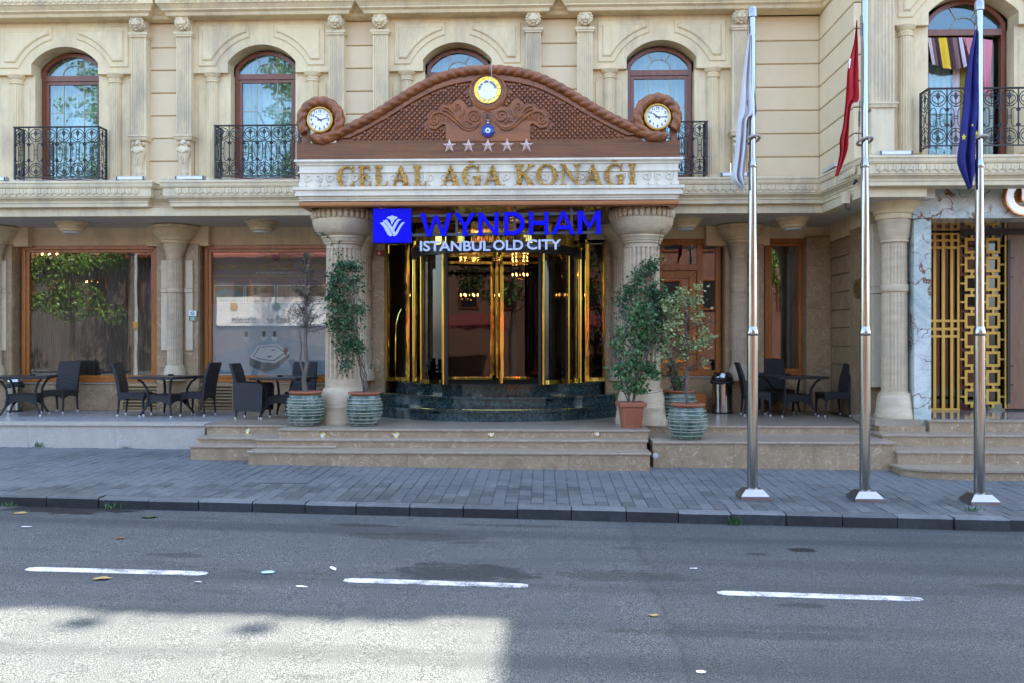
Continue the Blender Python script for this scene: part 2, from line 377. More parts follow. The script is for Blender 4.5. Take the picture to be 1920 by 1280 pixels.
def leaf(name, a, b, edge=None):
    t = NT(name); g = t.n('NewGeometry'); c = t.ramp(g.outputs['Random Per Island'], [(0, b), (.6, a), (1, tuple(min(1, x*1.55) for x in a))])
    if edge: c = t.mix(t.ramp(g.outputs['Random Per Island'], [(.45, (0,0,0)), (.55, (1,1,1))]), c, edge)
    t.set(c, .42, 0, .45)
    t.b.inputs['Subsurface Weight'].default_value = 0
    return t.m
MAT['leaf_vine'] = leaf('dark_vine_leaf', (.036,.098,.036), (.016,.05,.018))
MAT['leaf_light'] = leaf('bright_ficus_leaf', (.062,.145,.04), (.024,.075,.022))
MAT['leaf_var'] = leaf('variegated_leaf', (.085,.135,.055), (.045,.085,.035), (.30,.32,.15))
MAT['leaf_var2'] = leaf('variegated_leaf_edge', (.235,.275,.10), (.15,.19,.06))
MAT['leaf_dry'] = leaf('sparse_dull_leaf', (.075,.085,.035), (.05,.045,.025))
MAT['leaf_street'] = leaf('sunlit_street_leaf', (.11,.20,.035), (.05,.11,.02))
MAT['bark'] = plain('grey_bark', (.17,.135,.11), (.085,.066,.055), 22, .9, bump=.5, stretch=(1,1,.3))
MAT['twig'] = plain('dark_twig', (.075,.055,.045), (.045,.034,.03), 30, .9)
MAT['cane'] = plain('bamboo_cane', (.34,.22,.10), (.26,.16,.07), 12, .55)
def onyx():
    t = NT('blue_onyx'); v = t.pos()
    c = t.ramp(t.noise(v, 1.3, 6, .6, 1.2), [(.3, (.28,.37,.36)), (.45, (.43,.50,.47)), (.62, (.62,.66,.62))])
    n = t.noise(t.pos((1,1,3)), 1.6, 4, .6, 1.5); d = t.math('ABSOLUTE', t.math('SUBTRACT', n, .46))
    c = t.mix(t.ramp(d, [(0, (.55,)*3), (.02, (0,0,0))]), c, (.18,.22,.26))
    vo = t.n('TexVoronoi', feature='DISTANCE_TO_EDGE'); vo.inputs['Scale'].default_value = 1.7
    dv = t.n('VectorMath', operation='ADD'); nn = t.n('TexNoise'); nn.inputs['Scale'].default_value = 2.6; nn.inputs['Detail'].default_value = 6; t.l(v, nn.inputs['Vector'])
    sc = t.n('VectorMath', operation='SCALE'); sc.inputs['Scale'].default_value = 1.15; t.l(nn.outputs['Color'], sc.inputs[0]); t.l(v, dv.inputs[0]); t.l(sc.outputs[0], dv.inputs[1]); t.l(dv.outputs[0], vo.inputs['Vector'])
    wdt = t.ramp(t.noise(v, 4, 4), [(.38, (.08,)*3), (.56, (1,)*3)])
    k = t.math('MULTIPLY', t.ramp(vo.outputs['Distance'], [(0, (1,1,1)), (.022, (.8,)*3), (.042, (0,0,0))]), wdt)
    c = t.mix(k, c, (.15,.058,.024))
    t.set(c, .12, 0, .4); return t.m
MAT['onyx'] = onyx()
def cloth(name, a, b, rough=.75): return plain(name, a, b, 3, rough, bump=.08, bscale=200)
MAT['flag_white'] = cloth('grey_white_flag', (.58,.585,.60), (.50,.505,.52))
MAT['flag_red'] = cloth('red_flag', (.47,.014,.022), (.38,.010,.018))
MAT['flag_blue'] = cloth('blue_flag', (.014,.016,.17), (.009,.011,.12))
MAT['star_yellow'] = plain('flag_star_yellow', (.75,.62,.03), None, 5, .7)
MAT['clockface'] = plain('clock_face', (.82,.83,.84), (.80,.81,.82), 5, .35)
MAT['clockrim'] = plain('yellow_clock_rim', (.62,.37,.06), (.52,.29,.04), 8, .3, .3)
MAT['black'] = plain('black_plastic', (.012,.012,.013), None, 8, .4)
MAT['darkgrey'] = plain('dark_grey_print', (.06,.06,.07), None, 8, .6)
MAT['nazar'] = plain('nazar_blue', (.012,.04,.26), (.01,.03,.2), 6, .12)
MAT['pale_blue'] = plain('nazar_pale_blue', (.35,.62,.72), None, 6, .2)
MAT['whiteplastic'] = plain('white_plastic', (.75,.76,.77), (.68,.69,.70), 6, .4)
MAT['alu'] = plain('aluminium', (.62,.64,.67), (.55,.57,.60), 8, .4, .5)
MAT['redplate'] = plain('red_plate', (.38,.012,.02), None, 6, .4)
MAT['greenprint'] = plain('green_print', (.02,.20,.10), None, 6, .5)
MAT['soffit'] = plain('grey_soffit', (.62,.56,.48), (.56,.50,.43), 1.5, .7)
MAT['bronze'] = plain('bronze_plaque', (.30,.18,.06), (.24,.14,.045), 8, .35, .6)
MAT['pot_rib'] = plain('pale_pot_rib', (.42,.39,.31), (.14,.19,.15), 9, .45)
MAT['bead'] = plain('wooden_bead', (.40,.35,.30), (.30,.26,.22), 20, .6)
MAT['cord'] = plain('pale_cord', (.5,.49,.46), None, 20, .8)
def glow(name, col, st):
    t = NT(name); t.b.inputs['Emission Color'].default_value = (*col, 1); t.b.inputs['Emission Strength'].default_value = st; t.set(col, .3); return t.m
MAT['bulb'] = glow('warm_bulb', (1, .55, .18), 9)
MAT['led'] = glow('pale_led_face', (.55,.62,.75), .12)
# ================================================================== SETTING: road, kerb, pavement, terraces, steps
KY = 10.6                                              # kerb face
def sheet(name, x0, x1, y0, y1, zf, m, nx=40, ny=20, parent=None, **p):
    b = MB(); vs = []; fs = []
    for j in range(ny+1):
        for i in range(nx+1):
            x = x0+(x1-x0)*i/nx; y = y0+(y1-y0)*j/ny; vs.append((x, y, zf(x, y)))
    for j in range(ny):
        for i in range(nx): a = j*(nx+1)+i; fs.append((a, a+1, a+nx+2, a+nx+1))
    b.add(vs, fs); return b.build(name, m, parent, **p)
road = sheet('road', -26, 24, -4.2, KY+.05, road_z, MAT['asphalt'], kind='structure')
ground = sheet('ground', -180, 180, -120, 120, lambda x, y: -.85, MAT['joint'], 4, 4, kind='structure')
# dashes of the lane line, as thick as a coat of paint, with rounded worn ends
def dash(p0, p1, w=.135):
    a = Vector(on_ground(*p0, road_z)); b = Vector(on_ground(*p1, road_z)); d = (b-a).normalized(); n = Vector((-d.y, d.x, 0))
    m = MB(); top = []; L = (b-a).length; N = 26
    for sgn in (1, -1):
        for i in (range(N+1) if sgn == 1 else reversed(range(N+1))):
            t = i/N; e = min(t, 1-t)*L; ww = w/2*min(1, (.25+e/.09)**.5)*(1+.06*noise.noise(Vector((t*14+a.x, sgn*3, 0))))
            p = a+d*(L*t)+n*(sgn*ww); top.append((p.x, p.y, road_z(p.x, p.y)+.005))
    k = len(top); m.add(top+[(x, y, z-.004) for x, y, z in top], [tuple(reversed(range(k)))]+[(i, (i+1) % k, k+(i+1) % k, k+i) for i in range(k)])
    return m.build('lane_dash', MAT['paint'], road)
for p in (((50,1066),(388,1075)), ((645,1087),(990,1098)), ((1345,1111),(1730,1123))): dash(*p)
# kerb stones
kb = thing('kerb', '', ''); del kb['label'], kb['category']; kb['kind'] = 'structure'
x = -9.6
while x < 9.0:
    L = .62+random.uniform(-.02, .03); g = .006; dy = random.uniform(-.012, .012); dz = random.uniform(-.009, .007)
    xa, xb = x+g, x+L-g; m = MB(); rings = []
    for xx in (xa, xb):
        zt = pave_z(xx, KY)+dz; zr = road_z(xx, KY)-.1; c = .018
        rings.append([(xx, KY+dy, zr), (xx, KY+dy+.004, zt-c), (xx, KY+dy+c, zt), (xx, KY+.19, zt+.003), (xx, KY+.19, zr)])
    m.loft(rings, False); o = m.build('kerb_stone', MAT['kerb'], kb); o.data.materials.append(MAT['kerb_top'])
    for i_, p_ in enumerate(o.data.polygons): p_.material_index = 1 if abs(p_.normal.z) > .4 else 0  # upward faces take the paler of the two kerb materials
    x += L
# pavement: a bed with recessed joints and individual pavers
pav = sheet('pavement', -26, 24, KY+.1, 17.5, lambda x, y: pave_z(x, y)-.012, MAT['joint'], 40, 12, kind='structure')
PW, PL = .156, .312
cells = []
for i in range(-62, 60):
    for j in range(-1, 16):
        x0 = i*PW; y0 = KY+.197+j*PL+(PL/2 if i % 2 else 0)-(.0 if j >= 0 else 0)
        y1 = y0+PL; y0 = max(y0, KY+.197)
        if y1-y0 < .05 or y0 > 15.1: continue
        if -4.2 < x0 < 2.2 and y0 > 13.7: continue
        if x0 > 2 and y0 > 14.3: continue
        cells.append((x0, x0+PW, y0, y1))
def paver_mesh(m, c, rnd):
    g = .003; mx_, my_ = c[0], c[2]
    if (-4.6 < mx_ < -3.1 and 12.2 < my_ < 13.6) or (-3.0 < mx_ < -1.2 and 11.3 < my_ < 11.9 and rnd.random() < .5): g = .009
    x0, x1, y0, y1 = c[0]+g, c[1]-g, c[2]+g*1.9, c[3]-g*1.9; ch = .004; dz = rnd.uniform(-.004, .004); tx = rnd.uniform(-.02, .02); ty = rnd.uniform(-.014, .014)
    xm, ym = (x0+x1)/2, (y0+y1)/2
    def z(x, y): return pave_z(x, y)+dz+tx*(x-xm)+ty*(y-ym)
    top = [(x0+ch,y0+ch),(x1-ch,y0+ch),(x1-ch,y1-ch),(x0+ch,y1-ch)]; low = [(x0,y0),(x1,y0),(x1,y1),(x0,y1)]
    vs = [(x, y, z(x, y)) for x, y in top]+[(x, y, z(x, y)-ch) for x, y in low]+[(x, y, z(x, y)-.03) for x, y in low]
    fs = [(0,1,2,3)]+[(4+i, 4+(i+1) % 4, (i+1) % 4, i) for i in range(4)]+[(8+i, 8+(i+1) % 4, 4+(i+1) % 4, 4+i) for i in range(4)]
    m.add(vs, fs)
rnd = random.Random(3)
cells.sort(key=lambda c: sqrt(c[0]**2*.35+c[2]**2) + (50 if not -7.6 < c[0] < 6.9 else 0))
for c in cells[:300]:
    m = MB(); paver_mesh(m, c, rnd); m.build('paver', MAT['paver'], pav)
m = MB()
for c in cells[300:]: paver_mesh(m, c, rnd)
m.build('paver', MAT['paver'], pav, kind='stuff')
# manhole cover let into the pavement
mx, my, mz = on_ground(540, 901, pave_z)
m = MB(); m.box(-.30, .30, -.20, .20, -.02, .006); hc = m.build('inspection_cover', plain('cover_grey', (.12,.125,.135), None, 20, .6, bump=.2), None)
hc.location = (mx, my, mz+.004); hc.rotation_euler = (0, 0, .02); tag(hc, 'rectangular grey inspection cover set flush in the pavement before the steps', 'manhole cover')

# ---- stone stairs: every riser slab and nosing slab a piece of its own
def slabs(parent, x0, x1, y, z0, z1, back, n, nose=.03, proud=.02, end_left=True, end_right=True, rise_m='step', nose_m='nosing'):
    """a step: riser plates between z0 and z1 at depth y, tread slabs on top reaching to 'back'"""
    g = .0015
    for i in range(n):
        a, b = x0+(x1-x0)*i/n+g, x0+(x1-x0)*(i+1)/n-g
        m = MB(); m.box(a, b, y, back-.002, z0, z1-nose-.001); m.build('riser_slab', MAT[rise_m], parent)
        m = MB(); al = a-(proud if i == 0 and end_left else 0); bl = b+(proud if i == n-1 and end_right else 0)
        c = .006; r = []
        for xx in (al, bl): r.append([(xx, y-proud, z1-nose), (xx, y-proud, z1-c), (xx, y-proud+c, z1), (xx, back, z1), (xx, back, z1-nose)])
        m.loft(r, False); m.build('tread_slab', MAT[nose_m], parent)
ZT, ZM, ZL = .70, .57, .44
terr = thing('terrace', '', ''); del terr['label'], terr['category']; terr['kind'] = 'structure'
XA, XB = X(381, 14.8), X(1216, 14.2)                  # where the left side steps / main stairs meet
# left terrace front wall panels + light floor edge
xs = [-12.5, -10.2, X(52, 15), X(216, 15), X(384, 15)]
for a, b in zip(xs, xs[1:]):
    m = MB(); m.box(a+.002, b-.002, 15.0, 15.12, -.2, ZT-.036); m.build('wall_panel', MAT['terrace_edge'], terr)
for i in range(6):
    a = -12.5+i*((X(384,15)+12.5)/6); b = a+(X(384,15)+12.5)/6
    m = MB(); m.box(a+.0015, b-.0015, 14.965, 15.4, ZT-.035, ZT); m.build('edge_slab', MAT['terrace_edge'], terr)
m = MB(); m.box(-12.5, X(384,15)-.01, 15.13, 19.2, -.2, ZT-.04); m.build('bedding', MAT['joint'], terr)
for i in range(14):
    for j in range(5):
        a = -12.5+i*.6; y0 = 15.402+j*.56
        if a > -4.9: continue
        m = MB(); m.box(a+.0015, a+.5985, y0+.0015, y0+.5585, ZT-.039, ZT-.002); m.build('floor_tile', MAT['terrace_floor'], terr)
# main platform under the canopy
px0 = X(384, 15)
m = MB(); m.box(px0-.008, 6.3, 15.1, 19.4, -.2, ZT-.04); m.build('bedding', MAT['joint'], terr)
for i in range(13):
    for j in range(5):
        a = px0+i*.86; y0 = 15.42+j*.8; b = min(a+.8585, 5.58)
        if a > 5.5: continue
        m = MB(); m.box(a, b, y0+.0015, y0+.7985, ZT-.039, ZT-.001); m.build('floor_tile', MAT['nosing'], terr)
side = thing('side_stairs', 'three short brown marble steps up to the terrace left of the bare potted tree', 'stairs')
X3 = X(524, 14.2)
slabs(side, X(388, 14.8), X3+.3, 14.8, -.2, ZT, 15.419, 3)
slabs(side, X(371, 14.15), X(640, 14.1), 14.15, -.2, .565, 14.798, 2)
slabs(side, X(357, 13.8), X(628, 13.8), 13.8, -.2, .475, 14.148, 2)
main = thing('front_stairs', 'wide brown marble stairs with round brass step lights leading to the revolving door', 'stairs')
slabs(main, X(523, 14.2)+.0, XB, 14.2, ZM-.05, ZT+.001, 15.417, 4)
slabs(main, X(481, 13.9), X(1213, 13.9), 13.9, ZL-.05, ZM+.001, 14.25, 4)
slabs(main, X(466, 13.4), X(1219, 13.4), 13.4, -.2, ZL, 13.95, 5)
m = MB(); m.box(X(530, 14.3), X(1212, 14.3), 14.3, 15.3, 0, ZT-.04); m.build('core', MAT['joint'], main)
rt = thing('side_terrace', 'brown marble terrace of two levels under the table right of the entrance', 'terrace')
XR = X(1660, 14.95)
slabs(rt, XB+.03, XR, 14.95, ZM-.05, ZT, 15.418, 3, end_left=False)
slabs(rt, XB+.02, X(1680, 13.75), 13.75, -.2, ZM, 14.96, 3, end_left=False)
# portal stairs on the right, lowest step with a rounded corner
ps = thing('portal_stairs', 'brown marble stairs with a rounded lowest step before the gold lattice doors', 'stairs')
pz = [.255, .445, .635, .82]
slabs(ps, X(1692, 13.5), 9.6, 13.68, -.2, pz[1], 14.4, 3, end_right=False)
slabs(ps, X(1664, 14.1), 9.6, 14.28, .3, pz[2], 14.9, 3, end_right=False)
slabs(ps, X(1745, 14.7), 9.6, 14.74, .5, pz[3], 17.6, 3, end_right=False)
def rounded(x0, x1, y0, y1, r, z0, z1, n=10):
    pl = [(x1, y0)]+[(x1, y1), (x0, y1)]
    arc = [(x0+r*1.5*(1-cos(pi/2*i/n)), y1-.28-(y1-.28-y0)*sin(pi/2*i/n)) for i in range(n+1)]
    pl = arc+[(x1, y0), (x1, y1), (x0, y1)]
    return [[(x, y, z) for x, y in pl] for z in (z0, z1)]
m = MB(); m.loft(rounded(X(1694, 13.2)+.03, 9.6, 13.05, 13.72, .55, -.2, pz[0]-.03), False); m.build('riser_slab', MAT['step'], ps)
m = MB(); m.loft(rounded(X(1694, 13.2), 9.6, 13.02, 13.72, .55, pz[0]-.029, pz[0]), False); m.build('tread_slab', MAT['nosing'], ps)
# dark granite steps of the revolving door: three arcs
gs = thing('granite_stairs', 'three curved dark green polished granite steps below the revolving door', 'stairs')
GX = X(932, 17)
def arcpts(half, yf, ye, n=28):
    """arc through (-half,ye),(0,yf),(half,ye) in plan"""
    s = ye-yf; R = (half*half+s*s)/(2*s); a = atan2(half, R-s)
    return [(GX+R*sin(-a+2*a*i/n), yf+R-R*cos(-a+2*a*i/n)) for i in range(n+1)]
zs = [ZT, ZT+.2, ZT+.4, ZT+.6]
for k, (half, yf, ye) in enumerate(((2.27, 15.5, 16.75), (2.25, 15.95, 17.1), (2.16, 16.42, 18.1))):
    for seg in range(4):
        P = arcpts(half-.02, yf+.02, ye); q = P[seg*7:seg*7+8]
        pl = q+[(q[-1][0]*.2+GX*.8, 18.25), (q[0][0]*.2+GX*.8, 18.25)]
        m = MB(); m.loft([[(x, y, z) for x, y in pl] for z in (zs[k]-.02, zs[k+1]-.042)], False); m.build('riser_slab', MAT['granite'], gs)
    P = arcpts(half+.0, yf-.02, ye)
    pl = P+[(GX+half, 18.3), (GX-half, 18.3)]
    m = MB(); m.loft([[(x, y, z) for x, y in pl] for z in (zs[k+1]-.04, zs[k+1])], False); m.build('tread_slab', MAT['granite'], gs)
    P = arcpts(half-.06, yf+.05, ye); P = P[:9] if k == 1 else P[3:-3] if k == 2 else P[6:-4]
    m = MB(); m.tube([(x, y, zs[k+1]+.001) for x, y in P], .0055, 5); m.build('brass_strip', MAT['gold'], gs)
    if k == 1:
        P = arcpts(half-.06, yf+.05, ye)[15:-2]; m = MB(); m.tube([(x, y, zs[k+1]+.001) for x, y in P], .0055, 5); m.build('brass_strip', MAT['gold'], gs)
# ================================================================== THE HOTEL BUILDING
hotel = thing('hotel_building', 'cream stone hotel facade with arched windows, fluted pilasters and marble ground floor', 'building', (0,0,0))
YW, YS, YP = 16.38, 16.5, 16.26                       # bay panel plane, plain wall plane, pilaster front
XRET = X(1537, YS); YWING = 14.65
ROOF = 10.64*tan(SUN_EL)+.02
E = lambda v: EZ+v
# upper storeys (above the picture) and the wing: these throw the shade on the street
m = MB(); m.box(-34, XRET+.02, YS+.02, 30, E(5.8), ROOF-.35); m.build('upper_storeys', MAT['cream'], hotel)
m = MB(); m.box(XRET, 30, YWING+.02, 30, E(5.8), ROOF-.36); m.build('wing_storeys', MAT['cream'], hotel)
m = MB(); m.box(-34.2, XRET-.1, 16.1, 30, ROOF-.35, ROOF); m.box(XRET-.1, 30.2, 14.25, 30.02, ROOF-.352, ROOF+.002); m.build('roof_slab', MAT['trim'], hotel)
for i in range(16):  # unseen knobs on stems, added to cast blobs beyond the roof shadow's edge
    xx = -9.4+i*1.42+random.uniform(-.1, .1)
    if xx > XRET-.5: break
    m = MB(); m.column(xx, 16.2, [(.018, ROOF-.02), (.018, ROOF+.72)], 8); m.ball((xx, 16.1, ROOF+.76), (.16, .14, .07)); m.build('roof_shade_knob', MAT['alu'], hotel)
m = MB()  # unseen leafy balls, added to make the roof's shadow edge on the road wavy
for i in range(60):
    xx = -10+i*.24; 
    if xx > XRET-.4: break
    m.ball((xx, 16.2, ROOF+.06+.1*noise.noise((xx*.9, 0, 0))), (.2, .2, .16+.22*noise.noise((xx*1.3, 1, 0))), 7, 5, .6, i)
m.build('roof_shade_clumps', MAT['leaf_vine'], hotel, kind='stuff')
# wall masses behind the decorated front (cut round the window openings)
bays = [dict(px=120, a=(-18, 259), w=131), dict(px=487, a=(344, 630), w=496.5), dict(px=857, a=(713, 1000), w=860.5), dict(px=1242, a=(1097, 1388), w=1238)]
def frieze(m, x0, x1, y, z0, z1, pitch=.128, alongY=False):
    """row of little carved leaves with scalloped points, standing proud of the frieze band"""
    n = max(1, round((x1-x0)/pitch)); p = (x1-x0)/n; h = z1-z0
    for i in range(n):
        c = x0+p*(i+.5); q = [(-.48,1),(-.48,.38),(-.36,.24),(-.27,.34),(-.2,.16),(-.08,.1),(0,-.04),(.08,.1),(.2,.16),(.27,.34),(.36,.24),(.48,.38),(.48,1)]
        pl = [(c+a*p, z0+b*h) for a, b in q]
        k = MB(); k.prism(pl, 0, .016, .005); k.box(c-.08*p, c+.08*p, -.012, 0, z0+.2*h, z0+.85*h)
        if alongY: m.add([(y+b, a, z) for a, b, z in k.v], k.f)
        else: m.add([(a, y-.016+b, z) for a, b, z in k.v], k.f)
lp = [(0, E(2.39)), (.02, E(2.40)), (.02, E(2.455)), (.035, E(2.47)), (.035, E(2.495)), (.07, E(2.53)), (.10, E(2.545)), (.10, E(2.565)),
      (.115, E(2.57)), (.115, E(2.715)), (.135, E(2.72)), (.15, E(2.75)), (.155, E(2.80)), (.17, E(2.805)), (.17, E(2.835)), (.15, E(2.845)), (-.3, E(2.85)), (-.3, E(2.39))]
up = [(0, E(5.84)), (.03, E(5.85)), (.05, E(5.90)), (.10, E(5.93)), (.10, E(5.95)), (.14, E(6.0)), (.16, E(6.02)), (.175, E(6.025)), (.175, E(6.16)), (.21, E(6.17)), (.23, E(6.21)), (.25, E(6.26)), (.25, E(6.33)), (-.3, E(6.33)), (-.3, E(5.84))]
def stepped(edges, yb, yr):
    P = [(-14, yb)]
    for a, b in edges: P += [(X(a, yb), yb), (X(a, yb), yr), (X(b, yb), yr), (X(b, yb), yb)]
    return P
RX0, RX1 = X(1532, 15.91)+.17, X(1611.6, 14.13)+.17
lpath = stepped([(276,322), (650,694), (1016,1080)], 16.08, 16.27)+[(RX0, 16.08), (RX1, 14.3), (13, 14.3)]
up_path = stepped([(276,316), (651,686), (1026,1068)], 16.16, 16.32)+[(RX0+.02, 16.16), (RX1-.02, 14.36), (13, 14.36)]
m = MB(); m.sweep(lpath, lp); m.build('ledge_cornice', MAT['trim'], hotel)
m = MB(); m.sweep(up_path, up); m.build('upper_cornice', MAT['cream'], hotel)
m = MB()
for pts, out, z0, z1 in ((lpath, .115, E(2.585), E(2.71)), (up_path, .175, E(6.035), E(6.15))):
    for (xa, ya), (xb, yb) in zip(pts, pts[1:]):
        if abs(ya-yb) < 1e-6: frieze(m, xa+(.1 if xa > -13 else 0), xb-.1, ya-out, z0, z1)
    (xa, ya), (xb, yb) = pts[-3], pts[-2]
    frieze(m, yb+.05, ya-.1, (xa+xb)/2-out, z0, z1, alongY=True)
m.build('leaf_frieze', MAT['trim'], hotel, kind='stuff')
# fascia + soffit below the ledge
fx = RX0+.03
m = MB(); m.sweep([(-14, 16.2), (fx, 16.2), (fx+.07, 14.45), (6.0, 14.45)], [(0, E(2.24)), (.03, E(2.245)), (.03, E(2.39)), (-.15, E(2.39)), (-.15, E(2.24))]); m.build('fascia', MAT['trim'], hotel)
m = MB(); m.box(-14, 6.6, 16.36, 18.9, E(2.245), E(2.6)); m.build('soffit', MAT['soffit'], hotel)
m = MB(); m.box(fx+.16, 6.2, 14.6, 16.37, E(2.246), E(2.6)); m.build('soffit', MAT['soffit'], hotel)
m = MB(); m.box(-14, XRET+.3, 16.3, 18.9, E(2.6), E(2.84)); m.box(XRET+.1, 13, 14.5, 18.9, E(2.602), E(2.842)); m.build('floor_slab', MAT['trim'], hotel)
# ---- plain block-jointed wall strips
ZB = [E(5.84)]+[E(5.385-.4185*k) for k in range(7)]
def blocks(x0, x1, y, zs_=ZB, n=1):
    for a, b in zip(zs_, zs_[1:]):
        for i in range(n):
            xa, xb = x0+(x1-x0)*i/n, x0+(x1-x0)*(i+1)/n
            m = MB(); m.panel(xa, xb, b+.009, a-.009, y, y+.06, .012); m.build('wall_block', MAT['block'], hotel)
strips = [(259, 344), (630, 713), (1000, 1097)]
for a, b in strips:
    xa, xb = X(a+10, YS), X(b-8, YS); blocks(xa, xb, YS-.02)
    m = MB(); m.box(xa-.12, xb+.12, YS+.02, YS+.5, E(2.83), E(5.9)); m.build('wall_core', MAT['block'], hotel)
xa, xb = X(1400, YS), XRET
blocks(xa, xb-.012, YS-.02)
m = MB(); m.box(xa-.12, xb+.3, YS+.02, YS+.5, E(2.83), E(5.9)); m.build('wall_core', MAT['block'], hotel)
for a, b in zip(ZB, ZB[1:]):                               # return wall of the wing
    m = MB(); k = MB(); k.panel(YWING+.02, YS-.03, b+.009, a-.009, 0, .06, .012); m.add([(XRET-.02+q[1], q[0], q[2]) for q in k.v], k.f); m.build('wall_block', MAT['block'], hotel)
m = MB(); m.box(XRET+.022, XRET+.35, YWING+.055, YS+.3, E(2.83), E(5.9)); m.build('wall_core', MAT['block'], hotel)
# ---- pilasters
def pilaster(cx, yf, w=.275, lion=True, herm=True, body=None):
    """fluted pilaster: lion head, capital, shaft, shelf and herm bracket"""
    p = body; hw = w/2
    z0 = E(3.72) if herm else E(3.6); pts = []
    nf = 6
    pl = [(cx-hw, yf+.26), (cx-hw, yf+.012)]
    for i in range(nf):
        a = cx-hw+.02+(w-.04)*i/nf; d = (w-.04)/nf
        pl += [(a, yf), (a+d*.16, yf), (a+d*.26, yf+.016), (a+d*.74, yf+.016), (a+d*.84, yf)]
    pl += [(cx+hw-.02, yf), (cx+hw, yf+.012), (cx+hw, yf+.26)]
    m = MB(); m.loft([[(x, y, z) for x, y in pl] for z in (z0, E(5.51))], False); sh = m.build('pilaster', MAT['trim'], hotel)
    m = MB(); path = [(cx-hw-.0, yf+.24), (cx-hw, yf), (cx+hw, yf), (cx+hw, yf+.24)]
    m.sweep(path, [(.0, E(5.51)), (.02, E(5.515)), (.02, E(5.545)), (.035, E(5.55)), (.04, E(5.595)), (-.13, E(5.6)), (-.13, E(5.51))]); m.build('capital', MAT['trim'], sh)
    m = MB(); m.box(cx-hw, cx+hw, yf+.03, yf+.26, E(5.6), E(5.86)); m.build('head_block', MAT['trim'], sh)
    if lion:
        m = MB(); c = (cx, yf-.02, E(5.745))
        m.ball(c, (.135, .10, .135), 16, 11, .45, cx); m.ball((c[0], c[1]-.06, c[2]-.005), (.085, .075, .10), 12, 8)
        for s in (-1, 1):
            m.ball((c[0]+s*.075, c[1]-.03, c[2]+.085), (.035, .03, .035), 8, 6); m.ball((c[0]+s*.032, c[1]-.125, c[2]-.045), (.03, .028, .024), 8, 6)
            m.ball((c[0]+s*.04, c[1]-.108, c[2]+.045), (.032, .022, .014), 8, 5); m.ball((c[0]+s*.058, c[1]-.09, c[2]-.01), (.028, .03, .04), 8, 6)
            for k in range(7):
                a = .5+k*.42; m.ball((c[0]+s*sin(a)*.115, c[1]-.045, c[2]+cos(a)*.115), (.03, .04, .03), 6, 5)
        m.ball((c[0], c[1]-.118, c[2]-.005), (.02, .03, .045), 8, 6); m.ball((c[0], c[1]-.10, c[2]-.085), (.035, .03, .022), 8, 5)
        m.build('lion_head', MAT['trim'], sh)
    m = MB(); m.sweep(path, [(0, E(3.63) if herm else E(3.64)), (.02, E(3.65)), (.03, E(3.69)), (.045, E(3.70)), (.045, E(3.725)), (-.13, E(3.725)), (-.13, E(3.64))]); m.build('shelf', MAT['trim'], sh)
    if herm:
        m = MB(); m.box(cx-hw+.02, cx+hw-.02, yf+.06, yf+.24, E(2.9), E(3.64)); m.build('bracket_back', MAT['trim'], sh)
        m = MB(); rings = []
        for z, rx, ry, o in ((2.88,.085,.06,.02),(2.93,.085,.06,.02),(2.95,.055,.045,.03),(3.02,.06,.05,.03),(3.03,.075,.05,.03),(3.07,.075,.055,.02),(3.09,.058,.05,.02),(3.2,.07,.06,0),(3.32,.095,.075,-.01),(3.42,.125,.085,-.02),(3.47,.135,.085,-.02),(3.50,.11,.075,-.02),(3.52,.07,.06,-.02),(3.56,.06,.05,-.02)):
            rings.append([(cx+rx*cos(2*pi*i/14), yf+.04+o+ry*sin(2*pi*i/14), E(z)) for i in range(14)])
        m.loft(rings); m.ball((cx, yf-.0, E(3.575)), (.062, .062, .065), 12, 9, .3, cx); m.ball((cx, yf-.055, E(3.565)), (.03, .025, .03), 8, 6)
        for k in range(5): m.ball((cx-.09+.045*k, yf-.05, E(3.44-.018*abs(2-abs(k-2)))), (.026, .03, .035), 7, 5)
        for s in (-1, 1):
            m.ball((cx+s*.085, yf+.03, E(3.575)), (.045, .05, .04), 8, 6, .5, cx+s)
            m.tube([(cx+s*(.02+.03*sin(t)), yf-.045-.01*t/3, E(3.36-.06*t)) for t in (0, .7, 1.4, 2.1, 2.8)], .009, 5)
        m.tube([(cx+.0+.012*sin(3*t), yf-.04, E(3.38-.09*t)) for t in (0, .4, .8, 1.2, 1.6, 2)], .011, 5)
        m.build('herm_bracket', MAT['trim'], sh)
    else:
        m = MB(); m.panel(cx-hw-.0, cx+hw+.0, E(2.84), E(3.63), yf+.005, yf+.26, .01); m.build('pedestal', MAT['trim'], sh)
    return sh
